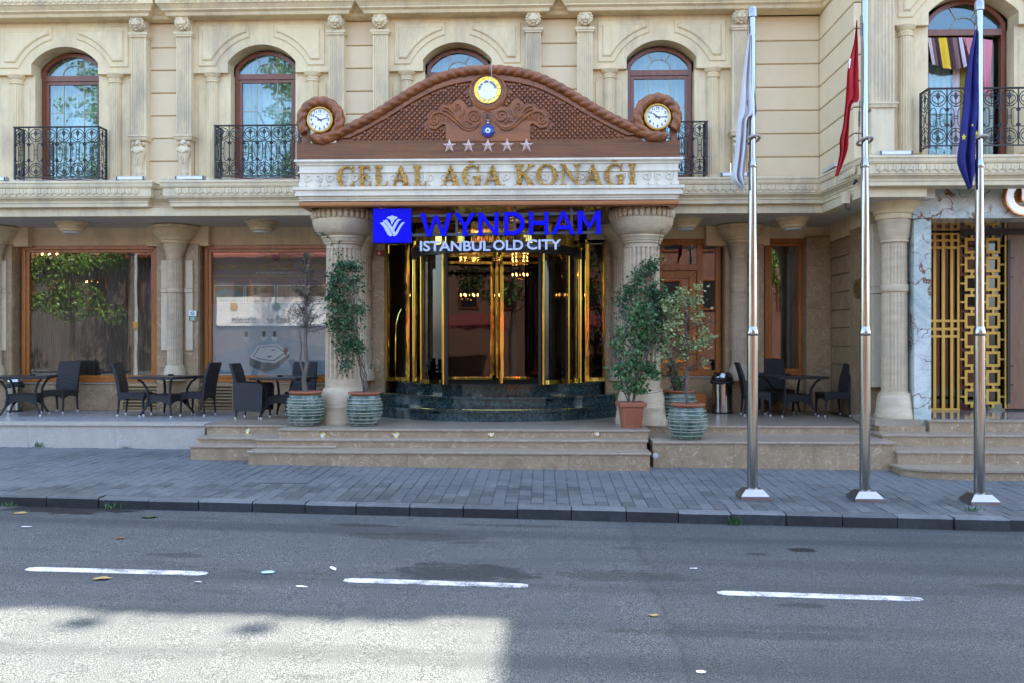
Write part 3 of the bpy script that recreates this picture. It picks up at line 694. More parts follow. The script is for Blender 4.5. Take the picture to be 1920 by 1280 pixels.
# ---- the arched bays
def arc(cx, zc, R, a0, a1, n=16): return [(cx+R*sin(a0+(a1-a0)*i/n), zc+R*cos(a0+(a1-a0)*i/n)) for i in range(n+1)]
def seg_circle(hw, rise): R = (hw*hw+rise*rise)/(2*rise); return R, R-rise
def arched_bay(cx, half, yw, wx, up_=0.0, lions=True, herm=True, ywin=16.88, win=True, open_right=False, full_right=True, sx=1.0):
    zi, zs_, zt = E(4.885)+up_, E(5.085)+up_, E(5.395)+up_; hw = .625*sx; R, dz = seg_circle(hw, zt-zs_); zc = zt-R
    inner = half-.13
    a = math.asin(hw/R)
    poly = [(cx-inner, zi), (cx-hw, zi)]+arc(cx, zc, R, -a, a, 20)+[(cx+hw, zi), (cx+inner, zi), (cx+inner, E(5.86)+up_), (cx-inner, E(5.86)+up_)]
    m = MB(); m.prism(poly, yw, yw+.36); am = m.build('arch_panel', MAT['cream'], hotel)
    # moulded spandrel panels with the arc cut out of the corner
    for s in (-1, 1):
        def pan(m, e, xi, xo, zb, ztop, y0, y1, ch, Rk):
            pts = []
            zc2 = zc; 
            # arc from the bottom (x at zb) to the top (x at z of inner end)
            xb = sqrt(max(Rk*Rk-(zb-zc2)**2, 0)); xt = xi; ztc = zc2+sqrt(Rk*Rk-xt*xt)
            a1 = atan2(xt, ztc-zc2); a0 = atan2(xb, zb-zc2)
            pts = [(cx+s*Rk*sin(a0+(a1-a0)*i/12), zc2+Rk*cos(a0+(a1-a0)*i/12)) for i in range(13)]
            pts = [(cx+s*(xb+.07), zb)]+[(cx+s*(xb), zb)]+pts[1:-1]+[(cx+s*xi, ztc), (cx+s*xi, min(ztc+.06, ztop)) , (cx+s*xi, ztop), (cx+s*xo, ztop), (cx+s*xo, zb)]
            pts = [p for i, p in enumerate(pts) if i == 0 or (Vector(p)-Vector(pts[i-1])).length > 1e-4]
            m.prism(pts, y0, y1, ch)
        m = MB(); pan(m, 0, .22*sx, inner-.10, E(5.0)+up_, E(5.755)+up_, yw-.022, yw+.01, .016, R+.15); m.build('spandrel_frame', MAT['cream'], am)
        m = MB(); pan(m, 0, .27*sx, inner-.185, E(5.10)+up_, E(5.665)+up_, yw-.052, yw-.021, .022, R+.245); m.build('spandrel_panel', MAT['cream'], am)
    # jamb walls with raised panels, impost columns
    jw = .60*sx
    for s in (-1, 1):
        xo = cx+s*inner; xi = cx+s*jw; x0, x1 = min(xo, xi), max(xo, xi)
        m = MB(); m.box(x0, x1, yw+.09, yw+.355, E(2.84), zi+.002); jm = m.build('jamb_wall', MAT['cream'], hotel)
        c = .05; a0, a1, b0, b1 = x0+.06, x1-.09, E(2.95), zi-.16
        m = MB(); m.prism([(a0, b0), (a1, b0), (a1, b1-c), (a1-c, b1), (a0+c, b1), (a0, b1-c)], yw+.07, yw+.1, .016); m.build('jamb_panel', MAT['cream'], jm)
        xc = cx+s*.925*sx; r = .118
        pr = [(.15, E(2.845)), (.15, E(2.89)), (.135, E(2.90)), (.135, E(2.93)), (r+.006, E(2.95)), (r, E(2.97))]
        m = MB(); m.column(xc, yw+.075, pr, 20); m.build('column_base', MAT['cream'], jm)
        m = MB(); m.column(xc, yw+.075, [(r, E(2.97)), (r*.94, zi-.165)], 64, True, 16, .12); m.build('column_shaft', MAT['cream'], jm)
        m = MB(); m.column(xc, yw+.075, [(.113, zi-.17), (.125, zi-.165), (.125, zi-.15), (.113, zi-.145), (.113, zi-.075), (.13, zi-.07), (.135, zi-.05), (.16, zi-.025), (.165, zi-.002), (.05, zi-.001)], 24)
        for k in range(12):
            aa = pi+pi*(k+.5)/12; m.ball((xc+.112*cos(aa), yw+.075+.112*sin(aa), zi-.11), (.012, .012, .026), 6, 4)
        m.build('column_capital', MAT['cream'], jm)
    return dict(cx=cx, hw=hw, R=R, zc=zc, zi=zi, up=up_, jw=jw)
def window_unit(wx, yw, hw=.587, top=E(5.362), spring=E(5.04), bottom=E(2.90), open_=False, curtains='curtain', muntins=True):
    fr = .065; rise = top-spring; R, _ = seg_circle(hw, rise); zc = top-R; a = math.asin(hw/R)
    def out(h, rr): aa = math.asin(min(1, h/rr)); return [(wx+rr*sin(-aa+2*aa*i/18), zc+rr*cos(-aa+2*aa*i/18)) for i in range(19)]
    o = [(wx-hw, bottom)]+out(hw, R)+[(wx+hw, bottom)]
    i_ = [(wx+hw-fr, bottom)]+out(hw-fr, R-fr)[::-1]+[(wx-hw+fr, bottom)]
    W = thing('arched_window', '', ''); del W['label'], W['category']; W.parent = hotel
    k = len(o); m = MB()
    v = [(x, yw, z) for x, z in o]+[(x, yw, z) for x, z in reversed(i_)]+[(x, yw+.09, z) for x, z in o]+[(x, yw+.09, z) for x, z in reversed(i_)]
    f = []
    for q in range(k-1):
        f += [(q, q+1, k+q+1, k+q), (2*k+q, 3*k+q, 3*k+q+1, 2*k+q+1), (q, 2*k+q, 2*k+q+1, q+1), (k+q, k+q+1, 3*k+q+1, 3*k+q)]
    m.add(v, f); m.build('frame', MAT['redwood'], W)
    zt0, zt1 = spring-.20, spring-.10
    m = MB(); m.box(wx-hw+fr*.9, wx+hw-fr*.9, yw-.012, yw+.085, zt0, zt1); m.build('transom', MAT['redwood'], W)
    # fanlight glass and its spokes
    q = .008; fan = [(wx-hw+fr, zt1)]+out(hw-fr, R-fr)+[(wx+hw-fr, zt1)]
    m = MB(); m.prism(fan, yw+.045, yw+.053); m.build('fanlight_pane', MAT['glass_up'], W)
    m = MB(); rr = .21; zz = zt1
    m.tube([(wx+rr*cos(t), yw+.04, zz+rr*.95*sin(t)) for t in [pi*i/14 for i in range(15)]], .007, 5)
    for s in (-1, 1): m.tube([(wx+s*.12, yw+.04, zz+.18), (wx+s*.235, yw+.04, zz+.36)], .007, 5)
    m.build('fanlight_bar', MAT['muntin'], W)
    if not open_:
        s_ = .055; x0, x1 = wx-hw+fr+.004, wx+hw-fr-.004; z0, z1 = bottom+.03, zt0-.004
        m = MB()
        m.box(x0, x0+s_, yw+.01, yw+.07, z0, z1); m.box(x1-s_, x1, yw+.01, yw+.07, z0, z1); m.box(x0+s_, x1-s_, yw+.012, yw+.068, z0, z0+.09); m.box(x0+s_, x1-s_, yw+.012, yw+.068, z1-s_, z1)
        m.build('sash', MAT['redwood'], W)
        m = MB(); m.box(x0+s_-.002, x1-s_+.002, yw+.036, yw+.046, z0+.088, z1-s_+.002); m.build('pane', MAT['glass_up'], W)
        if muntins:
            m = MB(); e = (x1-x0-2*s_)*.29
            for xx in (x0+s_+e, x1-s_-e): m.box(xx-.006, xx+.006, yw+.030, yw+.035, z0+.09, z1-s_)
            for zz in (z1-.58, z1-1.1):
                m.box(x0+s_, x0+s_+e, yw+.031, yw+.034, zz-.006, zz+.006); m.box(x1-s_-e, x1-s_, yw+.031, yw+.034, zz-.006, zz+.006)
            m.build('glazing_bar', MAT['muntin'], W)
    # room behind
    m = MB(); x0, x1, z0, z1 = wx-1.0, wx+1.0, bottom-.05, top+.2
    m.box(x0-.05, x1+.05, 18.4, 18.45, z0, z1); m.box(x0-.05, x0, yw+.12, 18.4, z0, z1); m.box(x1, x1+.05, yw+.12, 18.4, z0, z1); m.box(x0, x1, yw+.12, 18.4, z1, z1+.05); m.box(x0, x1, yw+.12, 18.4, z0-.05, z0)
    m.build('room_shell', MAT['room'], W)
    if curtains:
        rn = random.Random(int(abs(wx)*100))
        for c, (ra, rb, am) in (('sheer', (-.62, .62, .022)), (curtains, (-.64, -.24, .05)), (curtains, (.20, .64, .05))):
            n = 60; m = MB(); vs = []
            for j, z in enumerate((bottom-.02, bottom+1.2, top+.1)):
                for i in range(n+1):
                    t = i/n; x = wx+ra+(rb-ra)*t; y = yw+(.34 if c == 'sheer' else .24)+am*sin(t*(22 if c == 'sheer' else 13)*2*pi*.45+rn.random()*.5+j*.3)*(1.2-.15*j)
                    vs.append((x, y, z))
            k = len(vs); fs = []
            for j in range(2):
                for i in range(n): a = j*(n+1)+i; fs += [(a, a+1, a+n+2, a+n+1), (k+a, k+a+n+1, k+a+n+2, k+a+1)]
            vs += [(x, y+.004, z) for x, y, z in vs]; m.add(vs, fs, True); m.build('curtain', MAT[c], W)
    return W
for b in bays:
    cx = (X(b['a'][0], YP)+X(b['a'][1], YP))/2 if b['px'] != 120 else X(121, YW); half = (X(b['a'][1], YP)-cx)
    if b['px'] == 120: half = X(259, YP)-cx
    arched_bay(cx, half, YW, None)
    for s in (-1, 1):
        if cx+s*half > -9.6: pilaster(cx+s*half, YP)
    window_unit(cx, 16.68, curtains='curtain' if b['px'] < 700 else 'sheer')
    b['cx'] = cx
# left neighbour strip of wall outside the frame
m = MB(); m.box(-14, X(-40, YS), YS, YS+.5, E(2.83), E(5.9)); m.build('wall_core', MAT['block'], hotel)
# ---- wing: blocks, pilaster without lion, bay with the open window
xw0 = XRET
blocks(xw0-.018, X(1648, YWING), YWING-.02)
m = MB(); m.box(XRET+.36, X(1648, YWING)+.1, YWING+.045, YWING+.5, E(2.83), E(5.9)); m.build('wall_core', MAT['block'], hotel)
pilaster(X(1656, 14.42), 14.42, .36, lion=False, herm=False)
wcx = X(1808, 14.86)
arched_bay(wcx, wcx-X(1660, 14.42), 14.54, None, up_=.09, sx=1.12)
WW = window_unit(wcx, 14.84, hw=.64, top=E(5.47), spring=E(5.10), open_=True, curtains=None)
def strip_cloth(name, pts_top, pts_bot, y, amp, waves, m_, parent, n=40, rows=8):
    m = MB(); vs = []
    for j in range(rows+1):
        for i in range(n+1):
            t = i/n; u = j/rows
            f = lambda P: Vector(P[0]).lerp(Vector(P[1]), t)
            a, b = f(pts_top), f(pts_bot); p = a.lerp(b, u)
            vs.append((p.x, y+amp*sin(t*waves*2*pi+u)*(.5+u), p.y))
    k = len(vs); fs = []
    for j in range(rows):
        for i in range(n): a = j*(n+1)+i; fs += [(a, a+1, a+n+2, a+n+1), (k+a, k+a+n+1, k+a+n+2, k+a+1)]
    vs += [(x, yy+.005, z) for x, yy, z in vs]; m.add(vs, fs, True); return m.build(name, m_, parent)
# striped and pink curtains hanging in the open window
zc_ = E(4.86)
cols = {'w': cloth('curtain_white', (.75,.68,.70), (.62,.55,.58)), 'y': cloth('curtain_yellow', (.80,.52,.02), (.68,.42,.02)), 'd': cloth('curtain_plum', (.06,.022,.024), (.045,.016,.018)), 'p': cloth('curtain_pink', (.66,.24,.29), (.56,.19,.24)), 'm': cloth('curtain_mauve', (.25,.14,.14), (.2,.11,.11)), 'o': cloth('curtain_olive', (.32,.27,.03), (.25,.2,.02))}
x = wcx-.55
for q, wd in zip('wmdydmdwdmd', (.05,.05,.07,.13,.09,.07,.03,.06,.05,.06,.05)):
    strip_cloth('striped_valance', ((x-.05, zc_), (x+wd-.05, zc_-.0)), ((x+.03, zc_-.46+.05*sin((x-wcx)*7)), (x+wd+.03, zc_-.46+.05*sin((x+wd-wcx)*7))), 14.815, .012, 1, cols[q], WW, 6, 5); x += wd
strip_cloth('pink_drape', ((wcx-.05, zc_), (wcx+.42, zc_-.05)), ((wcx+.22, zc_-.75), (wcx+.36, zc_-1.0)), 14.80, .02, 2.5, cols['p'], WW)
for a, wd, q in ((-.10, .12, 'w'), (.02, .11, 'o'), (.13, .07, 'w'), (.2, .2, 'm')):
    strip_cloth('striped_curtain', ((wcx+a, zc_-.4), (wcx+a+wd, zc_-.4)), ((wcx+a, E(3.0)), (wcx+a+wd, E(3.0))), 15.04, .02, 1.2, cols[q], WW, 12, 4)
strip_cloth('sheer', ((wcx-.62, zc_-.3), (wcx-.1, zc_-.3)), ((wcx-.62, E(2.95)), (wcx-.1, E(2.95))), 15.12, .03, 5, MAT['sheer'], WW)
strip_cloth('beige_drape', ((wcx+.42, zc_), (wcx+.58, zc_)), ((wcx+.42, E(2.95)), (wcx+.58, E(2.95))), 15.09, .02, 2, MAT['curtain'], WW)
m = MB(); m.box(wcx-.6, wcx-.12, 15.0, 15.008, E(2.95), E(4.82)); m.build('open_pane', MAT['glass_up'], WW)

# ================================================================== GROUND FLOOR
def tile_grid(x0, x1, z0, z1, y, nx, nz, m_='brown', thick=.03, name='marble_tile', zlist=None, parent=None):
    zl = zlist or [z0+(z1-z0)*i/nz for i in range(nz+1)]
    for a, b in zip(zl, zl[1:]):
        for i in range(nx):
            xa, xb = x0+(x1-x0)*i/nx, x0+(x1-x0)*(i+1)/nx
            m = MB(); m.panel(xa+.001, xb-.001, a+.001, b-.001, y, y+thick, .003); m.build(name, MAT[m_], parent or hotel)
def engaged(px, yc, py_rim=420, r=.145, wall_y=17.9, pw=(0,0), panels=True, tile=True, body=True, base_py=712):
    """pier clad in marble with pale panels, engaged fluted column, band, tiered capital"""
    cx = X(px, yc); zr = E(2.23)
    P = thing('engaged_column', '', ''); del P['label'], P['category']; P.parent = hotel
    zb = Z(base_py, px, yc); zsh = zb+.30
    m = MB(); m.column(cx, yc, [(.22, zb), (.225, zb+.06), (.215, zb+.10), (.20, zb+.22), (.175, zb+.27), (.165, zb+.30)], 28); m.build('column_base', MAT['travertine'], P)
    zc = E(1.58)
    m = MB(); m.column(cx, yc, [(r+.005, zsh), (r, zc)], 80, True, 20, .1); m.build('column_shaft', MAT['travertine'], P)
    m = MB(); m.column(cx, yc, [(r+.018, E(.93)), (r+.022, E(.94)), (r+.022, E(1.0)), (r+.018, E(1.01))], 28); m.build('band', MAT['travertine'], P)
    m = MB(); m.column(cx, yc, [(r+.012, zc-.01), (r+.02, zc+.0), (r+.02, zc+.025), (r+.005, zc+.03), (r+.02, zc+.09), (r+.075, zc+.26), (r+.085, zc+.30), (.1, zc+.301)], 28); m.build('capital_neck', MAT['travertine'], P)
    m = MB(); h = zr-(zc+.30); z_ = zc+.30
    m.column(cx, yc, [(.22, z_), (.25, z_+.01), (.26, z_+.05), (.30, z_+.07), (.31, z_+.11), (.37, z_+.15), (.41, z_+.21), (.425, z_+h-.075), (.42, z_+h-.06), (.45, z_+h-.05), (.46, z_+h-.02), (.45, zr)], 36)
    for k in range(44):
        a = 2*pi*k/44; m.ball((cx+.44*cos(a), yc+.44*sin(a), zr-.035), (.022, .022, .03), 6, 5)
    m.build('capital', MAT['cream'], P)
    m = MB(); m.box(cx-.62, cx+.62, yc+.12, wall_y+.1, E(1.86), E(2.24)); m.build('impost_block', MAT['cream'], P)
    return cx
SILL = .70+.62
def pier(px0, px1, y, wall_y, skip=()):
    x0, x1 = X(px0, y), X(px1, y)
    m = MB(); m.box(x0+.012, x1-.012, y+.03, wall_y+.3, ZT-.02, E(1.9)); m.build('pier_core', MAT['brown'], hotel)
    tile_grid(x0, x1, 0, 0, y, 1, 0, zlist=[ZT, ZT+.62, ZT+1.26, ZT+1.9, ZT+2.5, E(1.88)])
    for s, xx in ((0, x0), (1, x1)):                     # side cladding
        for a, b in zip([ZT, ZT+.62, ZT+1.26, ZT+1.9, ZT+2.5], [ZT+.62, ZT+1.26, ZT+1.9, ZT+2.5, E(1.88)]):
            m = MB(); m.box(xx-.012 if s else xx-.014, xx+.014 if s else xx+.012, y+.031, wall_y+.2, a+.001, b-.001); m.build('marble_tile', MAT['brown'], hotel)
    xc = (x0+x1)/2
    for s in (-1, 1):
        for a, b in ((E(-.19), E(.925)), (E(1.015), E(1.57))):
            xa, xb = sorted((xc+s*.17, xc+s*((x1-x0)/2-.10)))
            m = MB(); m.panel(xa, xb, a, b, y-.035, y+.01, .006); m.build('pale_panel', MAT['panelstone'], hotel)
        xa, xb = sorted((xc+s*.15, xc+s*((x1-x0)/2-.10)))
        m = MB(); m.panel(xa, xb, E(.93), E(1.01), y-.05, y+.01, .006); m.build('pale_band', MAT['panelstone'], hotel)
m = MB(); m.box(-9, 9.3, 18.32, 25, ZT-.3, ZT+.5); m.build('lobby_base', MAT['dark'], hotel)
YL, YR = 17.9, 18.35
pier(294, 372, 17.62, YL); engaged(328, 17.55, wall_y=YL)
pier(-62, 22, 17.62, YL); engaged(-12, 17.55, wall_y=YL)
pier(640, 712, 17.62, YL); engaged(683, 17.5, wall_y=YL)
pier(1136, 1212, 17.62, YL+.2); engaged(1162, 17.5, wall_y=YL)
pier(1360, 1432, 17.95, YR); engaged(1386, 17.85, wall_y=YR)
# head walls above the openings
m = MB(); m.box(-14, X(700, 17.85), 17.86, 18.3, E(1.885), E(2.3)); m.build('head_wall', MAT['cream'], hotel)
m = MB(); m.box(X(1140, 18.2), 6.2, 18.2, 18.7, E(2.02), E(2.3)); m.build('head_wall', MAT['cream'], hotel)
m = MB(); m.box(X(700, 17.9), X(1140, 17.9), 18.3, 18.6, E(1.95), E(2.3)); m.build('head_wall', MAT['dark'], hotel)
# sill walls
def sillwall(px0, px1, y, ztop):
    x0, x1 = X(px0, y), X(px1, y); n = max(1, round((x1-x0)/.9))
    m = MB(); m.box(x0, x1, y+.03, y+.4, ZT-.05, ztop-.032); m.build('sill_core', MAT['brown'], hotel)
    tile_grid(x0, x1, ZT, ztop-.031, y, n, 1)
    for i in range(n):
        a, b = x0+(x1-x0)*i/n, x0+(x1-x0)*(i+1)/n
        m = MB(); m.box(a+.001, b-.001, y-.03, y+.25, ztop-.03, ztop); m.build('sill_slab', MAT['nosing'], hotel)
ZSL = Z(716, 200, 17.8)
sillwall(22, 294, 17.8, ZSL); sillwall(372, 640, 17.8, ZSL)
ZSR = Z(704, 1300, 18.25)
sillwall(1212, 1360, 18.22, ZSR); sillwall(1432, 1530, 18.22, ZSR)
# brown end pier and block-jointed return wall of the wing, all marble plates
XL = X(1558, 18.0)
tile_grid(X(1512, 18.0), XL, 0, 0, 18.0, 1, 0, zlist=[ZT, 1.3, 1.75, 1.95, 2.7, 3.55, 3.62, E(2.02)])
m = MB(); m.box(X(1512, 18.0), XL+.2, 18.035, 18.7, ZT-.05, E(2.04)); m.build('pier_core', MAT['brown'], hotel)
zl = [ZT]+[E(-.45+.34*k) for k in range(8)]
for a, b in zip(zl, zl[1:]):
    m = MB(); k = MB(); k.panel(16.82, 17.99, a+.006, b-.006, 0, .05, .01); m.add([(XL+q[1], q[0], q[2]) for q in k.v], k.f); m.build('marble_tile', MAT['brown'], hotel)
m = MB(); m.box(XL+.045, XL+.5, 16.8, 18.2, ZT-.05, E(2.3)); m.build('pier_core', MAT['brown'], hotel)
m = MB(); m.box(XL-.02, XL+.3, 16.3, 17.985, E(1.93), E(2.3)); m.build('head_wall', MAT['cream'], hotel)
for a, b in ((ZT-.3, 1.9), (1.9, 3.1), (3.1, E(2.0))):     # proud pier at the wing corner
    m = MB(); m.box(XL-.035, X(1708, 15.85), 15.85, 16.815, a+.001, b-.001); m.build('marble_slab', MAT['brown'], hotel)
m = MB(); m.box(XL-.05, X(1708, 15.85), 15.8, 16.83, E(2.002), E(2.3)); m.build('head_wall', MAT['cream'], hotel)
# big engaged column of the wing with its plinth and pale side panels
cx = X(1678, 15.12); P = thing('engaged_column', '', ''); del P['label'], P['category']; P.parent = hotel
zp = .635
m = MB(); m.box(cx-.40, cx+.33, 14.72, 15.85, zp, zp+.09); m.build('plinth', MAT['step'], P)
m = MB(); m.box(cx-.44, cx+.30, 14.78, 15.85, zp+.091, zp+.19); m.build('plinth', MAT['nosing'], P)
zb = zp+.191
m = MB(); m.column(cx, 15.14, [(.31, zb), (.315, zb+.05), (.30, zb+.08), (.285, zb+.2), (.262, zb+.36), (.255, zb+.37), (.255, zb+.40), (.225, zb+.41), (.225, zb+.44)], 36); m.build('column_base', MAT['travertine'], P)
m = MB(); m.column(cx, 15.14, [(.205, zb+.44), (.195, E(1.6))], 96, True, 22, .1); m.build('column_shaft', MAT['travertine'], P)
m = MB(); m.column(cx, 15.14, [(.215, E(.79)), (.222, E(.80)), (.222, E(.895)), (.215, E(.905))], 36); m.build('band', MAT['travertine'], P)
m = MB(); m.column(cx, 15.14, [(.2, E(1.59)), (.225, E(1.6)), (.225, E(1.63)), (.215, E(1.64)), (.235, E(1.7)), (.27, E(1.97)), (.1, E(1.971))], 36); m.build('capital_neck', MAT['travertine'], P)
m = MB(); m.column(cx, 15.14, [(.28, E(1.97)), (.30, E(1.975)), (.30, E(2.05)), (.33, E(2.07)), (.335, E(2.11)), (.38, E(2.15)), (.42, E(2.2)), (.43, E(2.26)), (.43, E(2.27)), (.46, E(2.275)), (.47, E(2.30)), (.46, E(2.32)), (.1, E(2.321))], 40)
for k in range(44):
    a = 2*pi*k/44; m.ball((cx+.455*cos(a), 15.14+.455*sin(a), E(2.295)), (.024, .024, .024), 6, 5)
m.build('capital', MAT['cream'], P)
m = MB(); m.box(cx-.36, cx+.36, 15.15, 15.84, E(2.322), E(2.62)); m.build('impost_block', MAT['cream'], P)
for a, b in ((E(-.19)-.6, E(.79)), (E(.905), E(1.98))):
    m = MB(); m.panel(X(1637, 15.6), X(1662, 15.6), a, b, 15.62, 15.86, .006); m.build('pale_panel', MAT['panelstone'], P)
m = MB(); m.panel(X(1637, 15.6), X(1662, 15.6), E(.795), E(.9), 15.6, 15.86, .006); m.build('pale_panel', MAT['panelstone'], P)
# ---- shop windows
def wframe(m, x0, x1, z0, z1, y, t, d=.1):
    m.prism([(x0,z0),(x0+t,z0+t),(x0+t,z1-t),(x0,z1)], y, y+d, .008); m.prism([(x1,z0),(x1,z1),(x1-t,z1-t),(x1-t,z0+t)], y, y+d, .008)
    m.prism([(x0,z1),(x0+t,z1-t),(x1-t,z1-t),(x1,z1)], y, y+d, .008); m.prism([(x0,z0),(x1,z0),(x1-t,z0+t),(x0+t,z0+t)], y, y+d, .008)
def shop_window(x0, x1, z0, z1, y, t=.14, name='shop_window'):
    W = thing(name, '', ''); del W['label'], W['category']; W.parent = hotel
    m = MB(); wframe(m, x0, x1, z0, z1, y, t*.55, .13); m.build('frame', MAT['shopwood'], W)
    m = MB(); wframe(m, x0+t*.54, x1-t*.54, z0+t*.54, z1-t*.54, y+.03, t*.46, .09); m.build('inner_frame', MAT['shopwood'], W)
    m = MB(); m.box(x0+t*.95, x1-t*.95, y+.075, y+.085, z0+t*.95, z1-t*.95); m.build('pane', MAT['glass_shop'], W)
    return W
ZH = E(1.885)
w1 = shop_window(X(41, 17.84), X(296, 17.84), ZSL+.001, ZH, 17.82)
w2 = shop_window(X(383, 17.84), X(641, 17.84), ZSL+.001, ZH, 17.82)
w4 = shop_window(X(1434, 18.24), X(1513, 18.24), ZSR+.001, E(2.02), 18.25, .15)
def room(x0, x1, y0, y1, z0, z1, m_, parent, name='room_shell'):
    m = MB(); t = .05
    m.box(x0-t, x1+t, y1, y1+t, z0-t, z1+t); m.box(x0-t, x0, y0, y1, z0-t, z1+t); m.box(x1, x1+t, y0, y1, z0-t, z1+t); m.box(x0, x1, y0, y1, z1, z1+t); m.box(x0, x1, y0, y1, z0-t, z0)
    return m.build(name, MAT[m_], parent)
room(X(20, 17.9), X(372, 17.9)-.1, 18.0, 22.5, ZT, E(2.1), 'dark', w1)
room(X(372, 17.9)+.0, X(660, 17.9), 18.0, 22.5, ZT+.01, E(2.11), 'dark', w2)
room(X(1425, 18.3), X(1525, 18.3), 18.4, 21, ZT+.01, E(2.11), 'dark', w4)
# string curtain of the left window: hundreds of hanging cords in loose bunches
m = MB(); rn = random.Random(5)
xa, xb = X(56, 18.1), X(300, 18.1)
for i in range(330):
    t = i/330+rn.uniform(-.002, .002); x = xa+(xb-xa)*t
    if noise.noise((x*2.3, 0, 5)) < -.28 and rn.random() < .75: continue
    y = 18.16+.05*noise.noise((x*3, 2, 0))+rn.uniform(-.015, .015); r = rn.uniform(.0025, .0055); d = rn.uniform(-.03, .03)
    m.tube([(x, y, E(1.75)), (x+d*.4, y+.01, E(.6)), (x+d, y, ZSL-.1)], r, 4)
m.build('string_curtain', MAT['string'], w1, kind='stuff')
m = MB()
for i in range(200):
    x = xa+(xb-xa)*(i+rn.random())/200; y = 18.32+rn.uniform(-.02, .02); m.tube([(x, y, E(1.75)), (x+rn.uniform(-.02, .02), y, ZSL-.1)], rn.uniform(.003, .008), 4)
m.build('string_curtain', MAT['string'], w1, kind='stuff')
# printed sheet behind the second window
y = 17.93
def flat(name, pts, yy, m_, parent, d=.003): m = MB(); m.prism(pts, yy, yy+d); return m.build(name, m_, parent)
def PX(l, Y): return [(X(a, Y), Z(b, a, Y)) for a, b in l]
prn = {}
def pr(n, c, c2=None, scale=3): prn[n] = plain('print_'+n, c, c2, scale, .6); return prn[n]
pr('ground', (.30,.21,.20), (.25,.18,.17)); pr('gold', (.62,.42,.09)); pr('white', (.85,.82,.76)); pr('pool', (.11,.34,.36), (.17,.20,.18), 9); pr('tan', (.40,.27,.15), (.16,.10,.06), 7); pr('skin', (.55,.40,.31), (.33,.2,.14), 6)
pr('wall', (.48,.50,.53), (.40,.42,.45)); pr('floor', (.36,.45,.53), (.28,.36,.44)); pr('slab', (.66,.69,.71), (.55,.58,.61)); pr('slabside', (.13,.14,.155)); pr('dark', (.06,.065,.075)); pr('plum', (.20,.05,.09)); pr('arch', (.5,.46,.44), (.44,.40,.39))
flat('poster_sheet', PX([(394,468),(640,468),(640,706),(394,706)], y), y, prn['ground'], w2)
flat('poster_wall', PX([(395,570),(640,570),(640,655),(520,632),(395,668)], y), y-.004, prn['wall'], w2)
flat('poster_floor', PX([(395,668),(520,632),(640,655),(640,702),(395,702)], y), y-.005, prn['floor'], w2)
for c, r in ((452, 23), (500, 22), (548, 22)): flat('poster_arch', PX([(c+r*cos(pi*i/12), 606-r*1.5*sin(pi*i/12)) for i in range(13)], y), y-.007, prn['arch'], w2)
for a, mm in ((402, 'pool'), (460, 'tan'), (519, 'skin'), (578, 'tan')):
    flat('poster_mount', PX([(a,535),(a+56,535),(a+56,569),(a,569)], y), y-.007, prn['white'], w2); flat('poster_photo', PX([(a+1.6,536.5),(a+54.4,536.5),(a+54.4,567.5),(a+1.6,567.5)], y), y-.010, prn[mm], w2)
flat('poster_photo', PX([(403.6,548),(428,541),(432,541),(456.4,552),(456.4,537),(403.6,537)], y), y-.012, prn['tan'], w2)
flat('poster_photo', PX([(462,563),(485,551),(513,549),(513,566),(470,566)], y), y-.012, prn['skin'], w2)
flat('poster_slab', PX([(468,670),(482,648),(520,644),(543,660),(543,668),(520,690),(495,697),(468,684)], y), y-.007, prn['slabside'], w2)
flat('poster_slab', PX([(469,669),(483,647),(520,643),(544,661),(516,680),(488,677)], y), y-.010, prn['slab'], w2)
flat('poster_slab', PX([(475,667),(486,650),(518,647),(536,660),(514,676),(490,673)], y), y-.012, prn['dark'], w2)
flat('poster_slab', PX([(477,666.5),(487,651),(517,648),(533.5,660),(513,674.5),(491,671.8)], y), y-.014, prn['slab'], w2)
for a, b, q in ((500,658,'white'),(512,655,'tan'),(494,662,'white'),(505,667,'plum'),(522,662,'white'),(508,663,'white')): flat('poster_item', PX([(a-4,b),(a+3,b-1.5),(a+5,b+.5),(a-1,b+2)], y), y-.016, prn[q], w2)
flat('poster_flower', PX([(534,664),(531,648),(535,654),(537,646),(538,655),(541,650),(538,664)], y), y-.014, prn['plum'], w2)
for a in (462, 495, 515): flat('poster_basin', PX([(a-6,632),(a+6,632),(a+4,640),(a-4,640)], y), y-.010, prn['slab'], w2); flat('poster_basin', PX([(a-3,622),(a+3,622),(a+3,632),(a-3,632)], y), y-.010, prn['dark'], w2)
yy = y-.012
def ptext(body, a, b, py, h, m_, off=.0): sign_text('poster_lettering', body, X(a, yy), X(b, yy), Z(py, (a+b)/2, yy), h*dep(X(a, yy) and a, yy)/FP, yy, m_, w2, .002, off)
ptext('ACEMOĞLU HISTORICAL TURKISH', 409, 609, 505.5, 9.0, prn['gold'], .004); ptext('BY SULTAN SÜLEYMAN HAMAM', 480, 557, 514.5, 4.2, prn['white'], .006)
flat('poster_rule', PX([(398,517.5),(640,517.5),(640,518.8),(398,518.8)], y), yy, prn['gold'], w2)
m = MB(); cxp, czp = X(518, y), Z(483, 518, y); m.prism([(cxp+.085*cos(2*pi*i/24), czp+.085*sin(2*pi*i/24)) for i in range(24)], yy, yy+.003); m.build('poster_emblem', prn['plum'], w2)
m = MB()
for s in (-1, 1):
    for k, (dx, dz, r) in enumerate(((.15, .05, .04), (.2, -.03, .035), (.26, .02, .03))): m.tube([(cxp+s*(dx+r*(1-t/14)*cos(t)), yy-.002, czp+dz+r*(1-t/14)*sin(t)) for t in [i*.5 for i in range(22)]], .004, 4)
    m.tube([(cxp+s*(.1+.2*t), yy-.002, czp+.03*sin(t*6)-.07) for t in [i/10 for i in range(11)]], .004, 4)
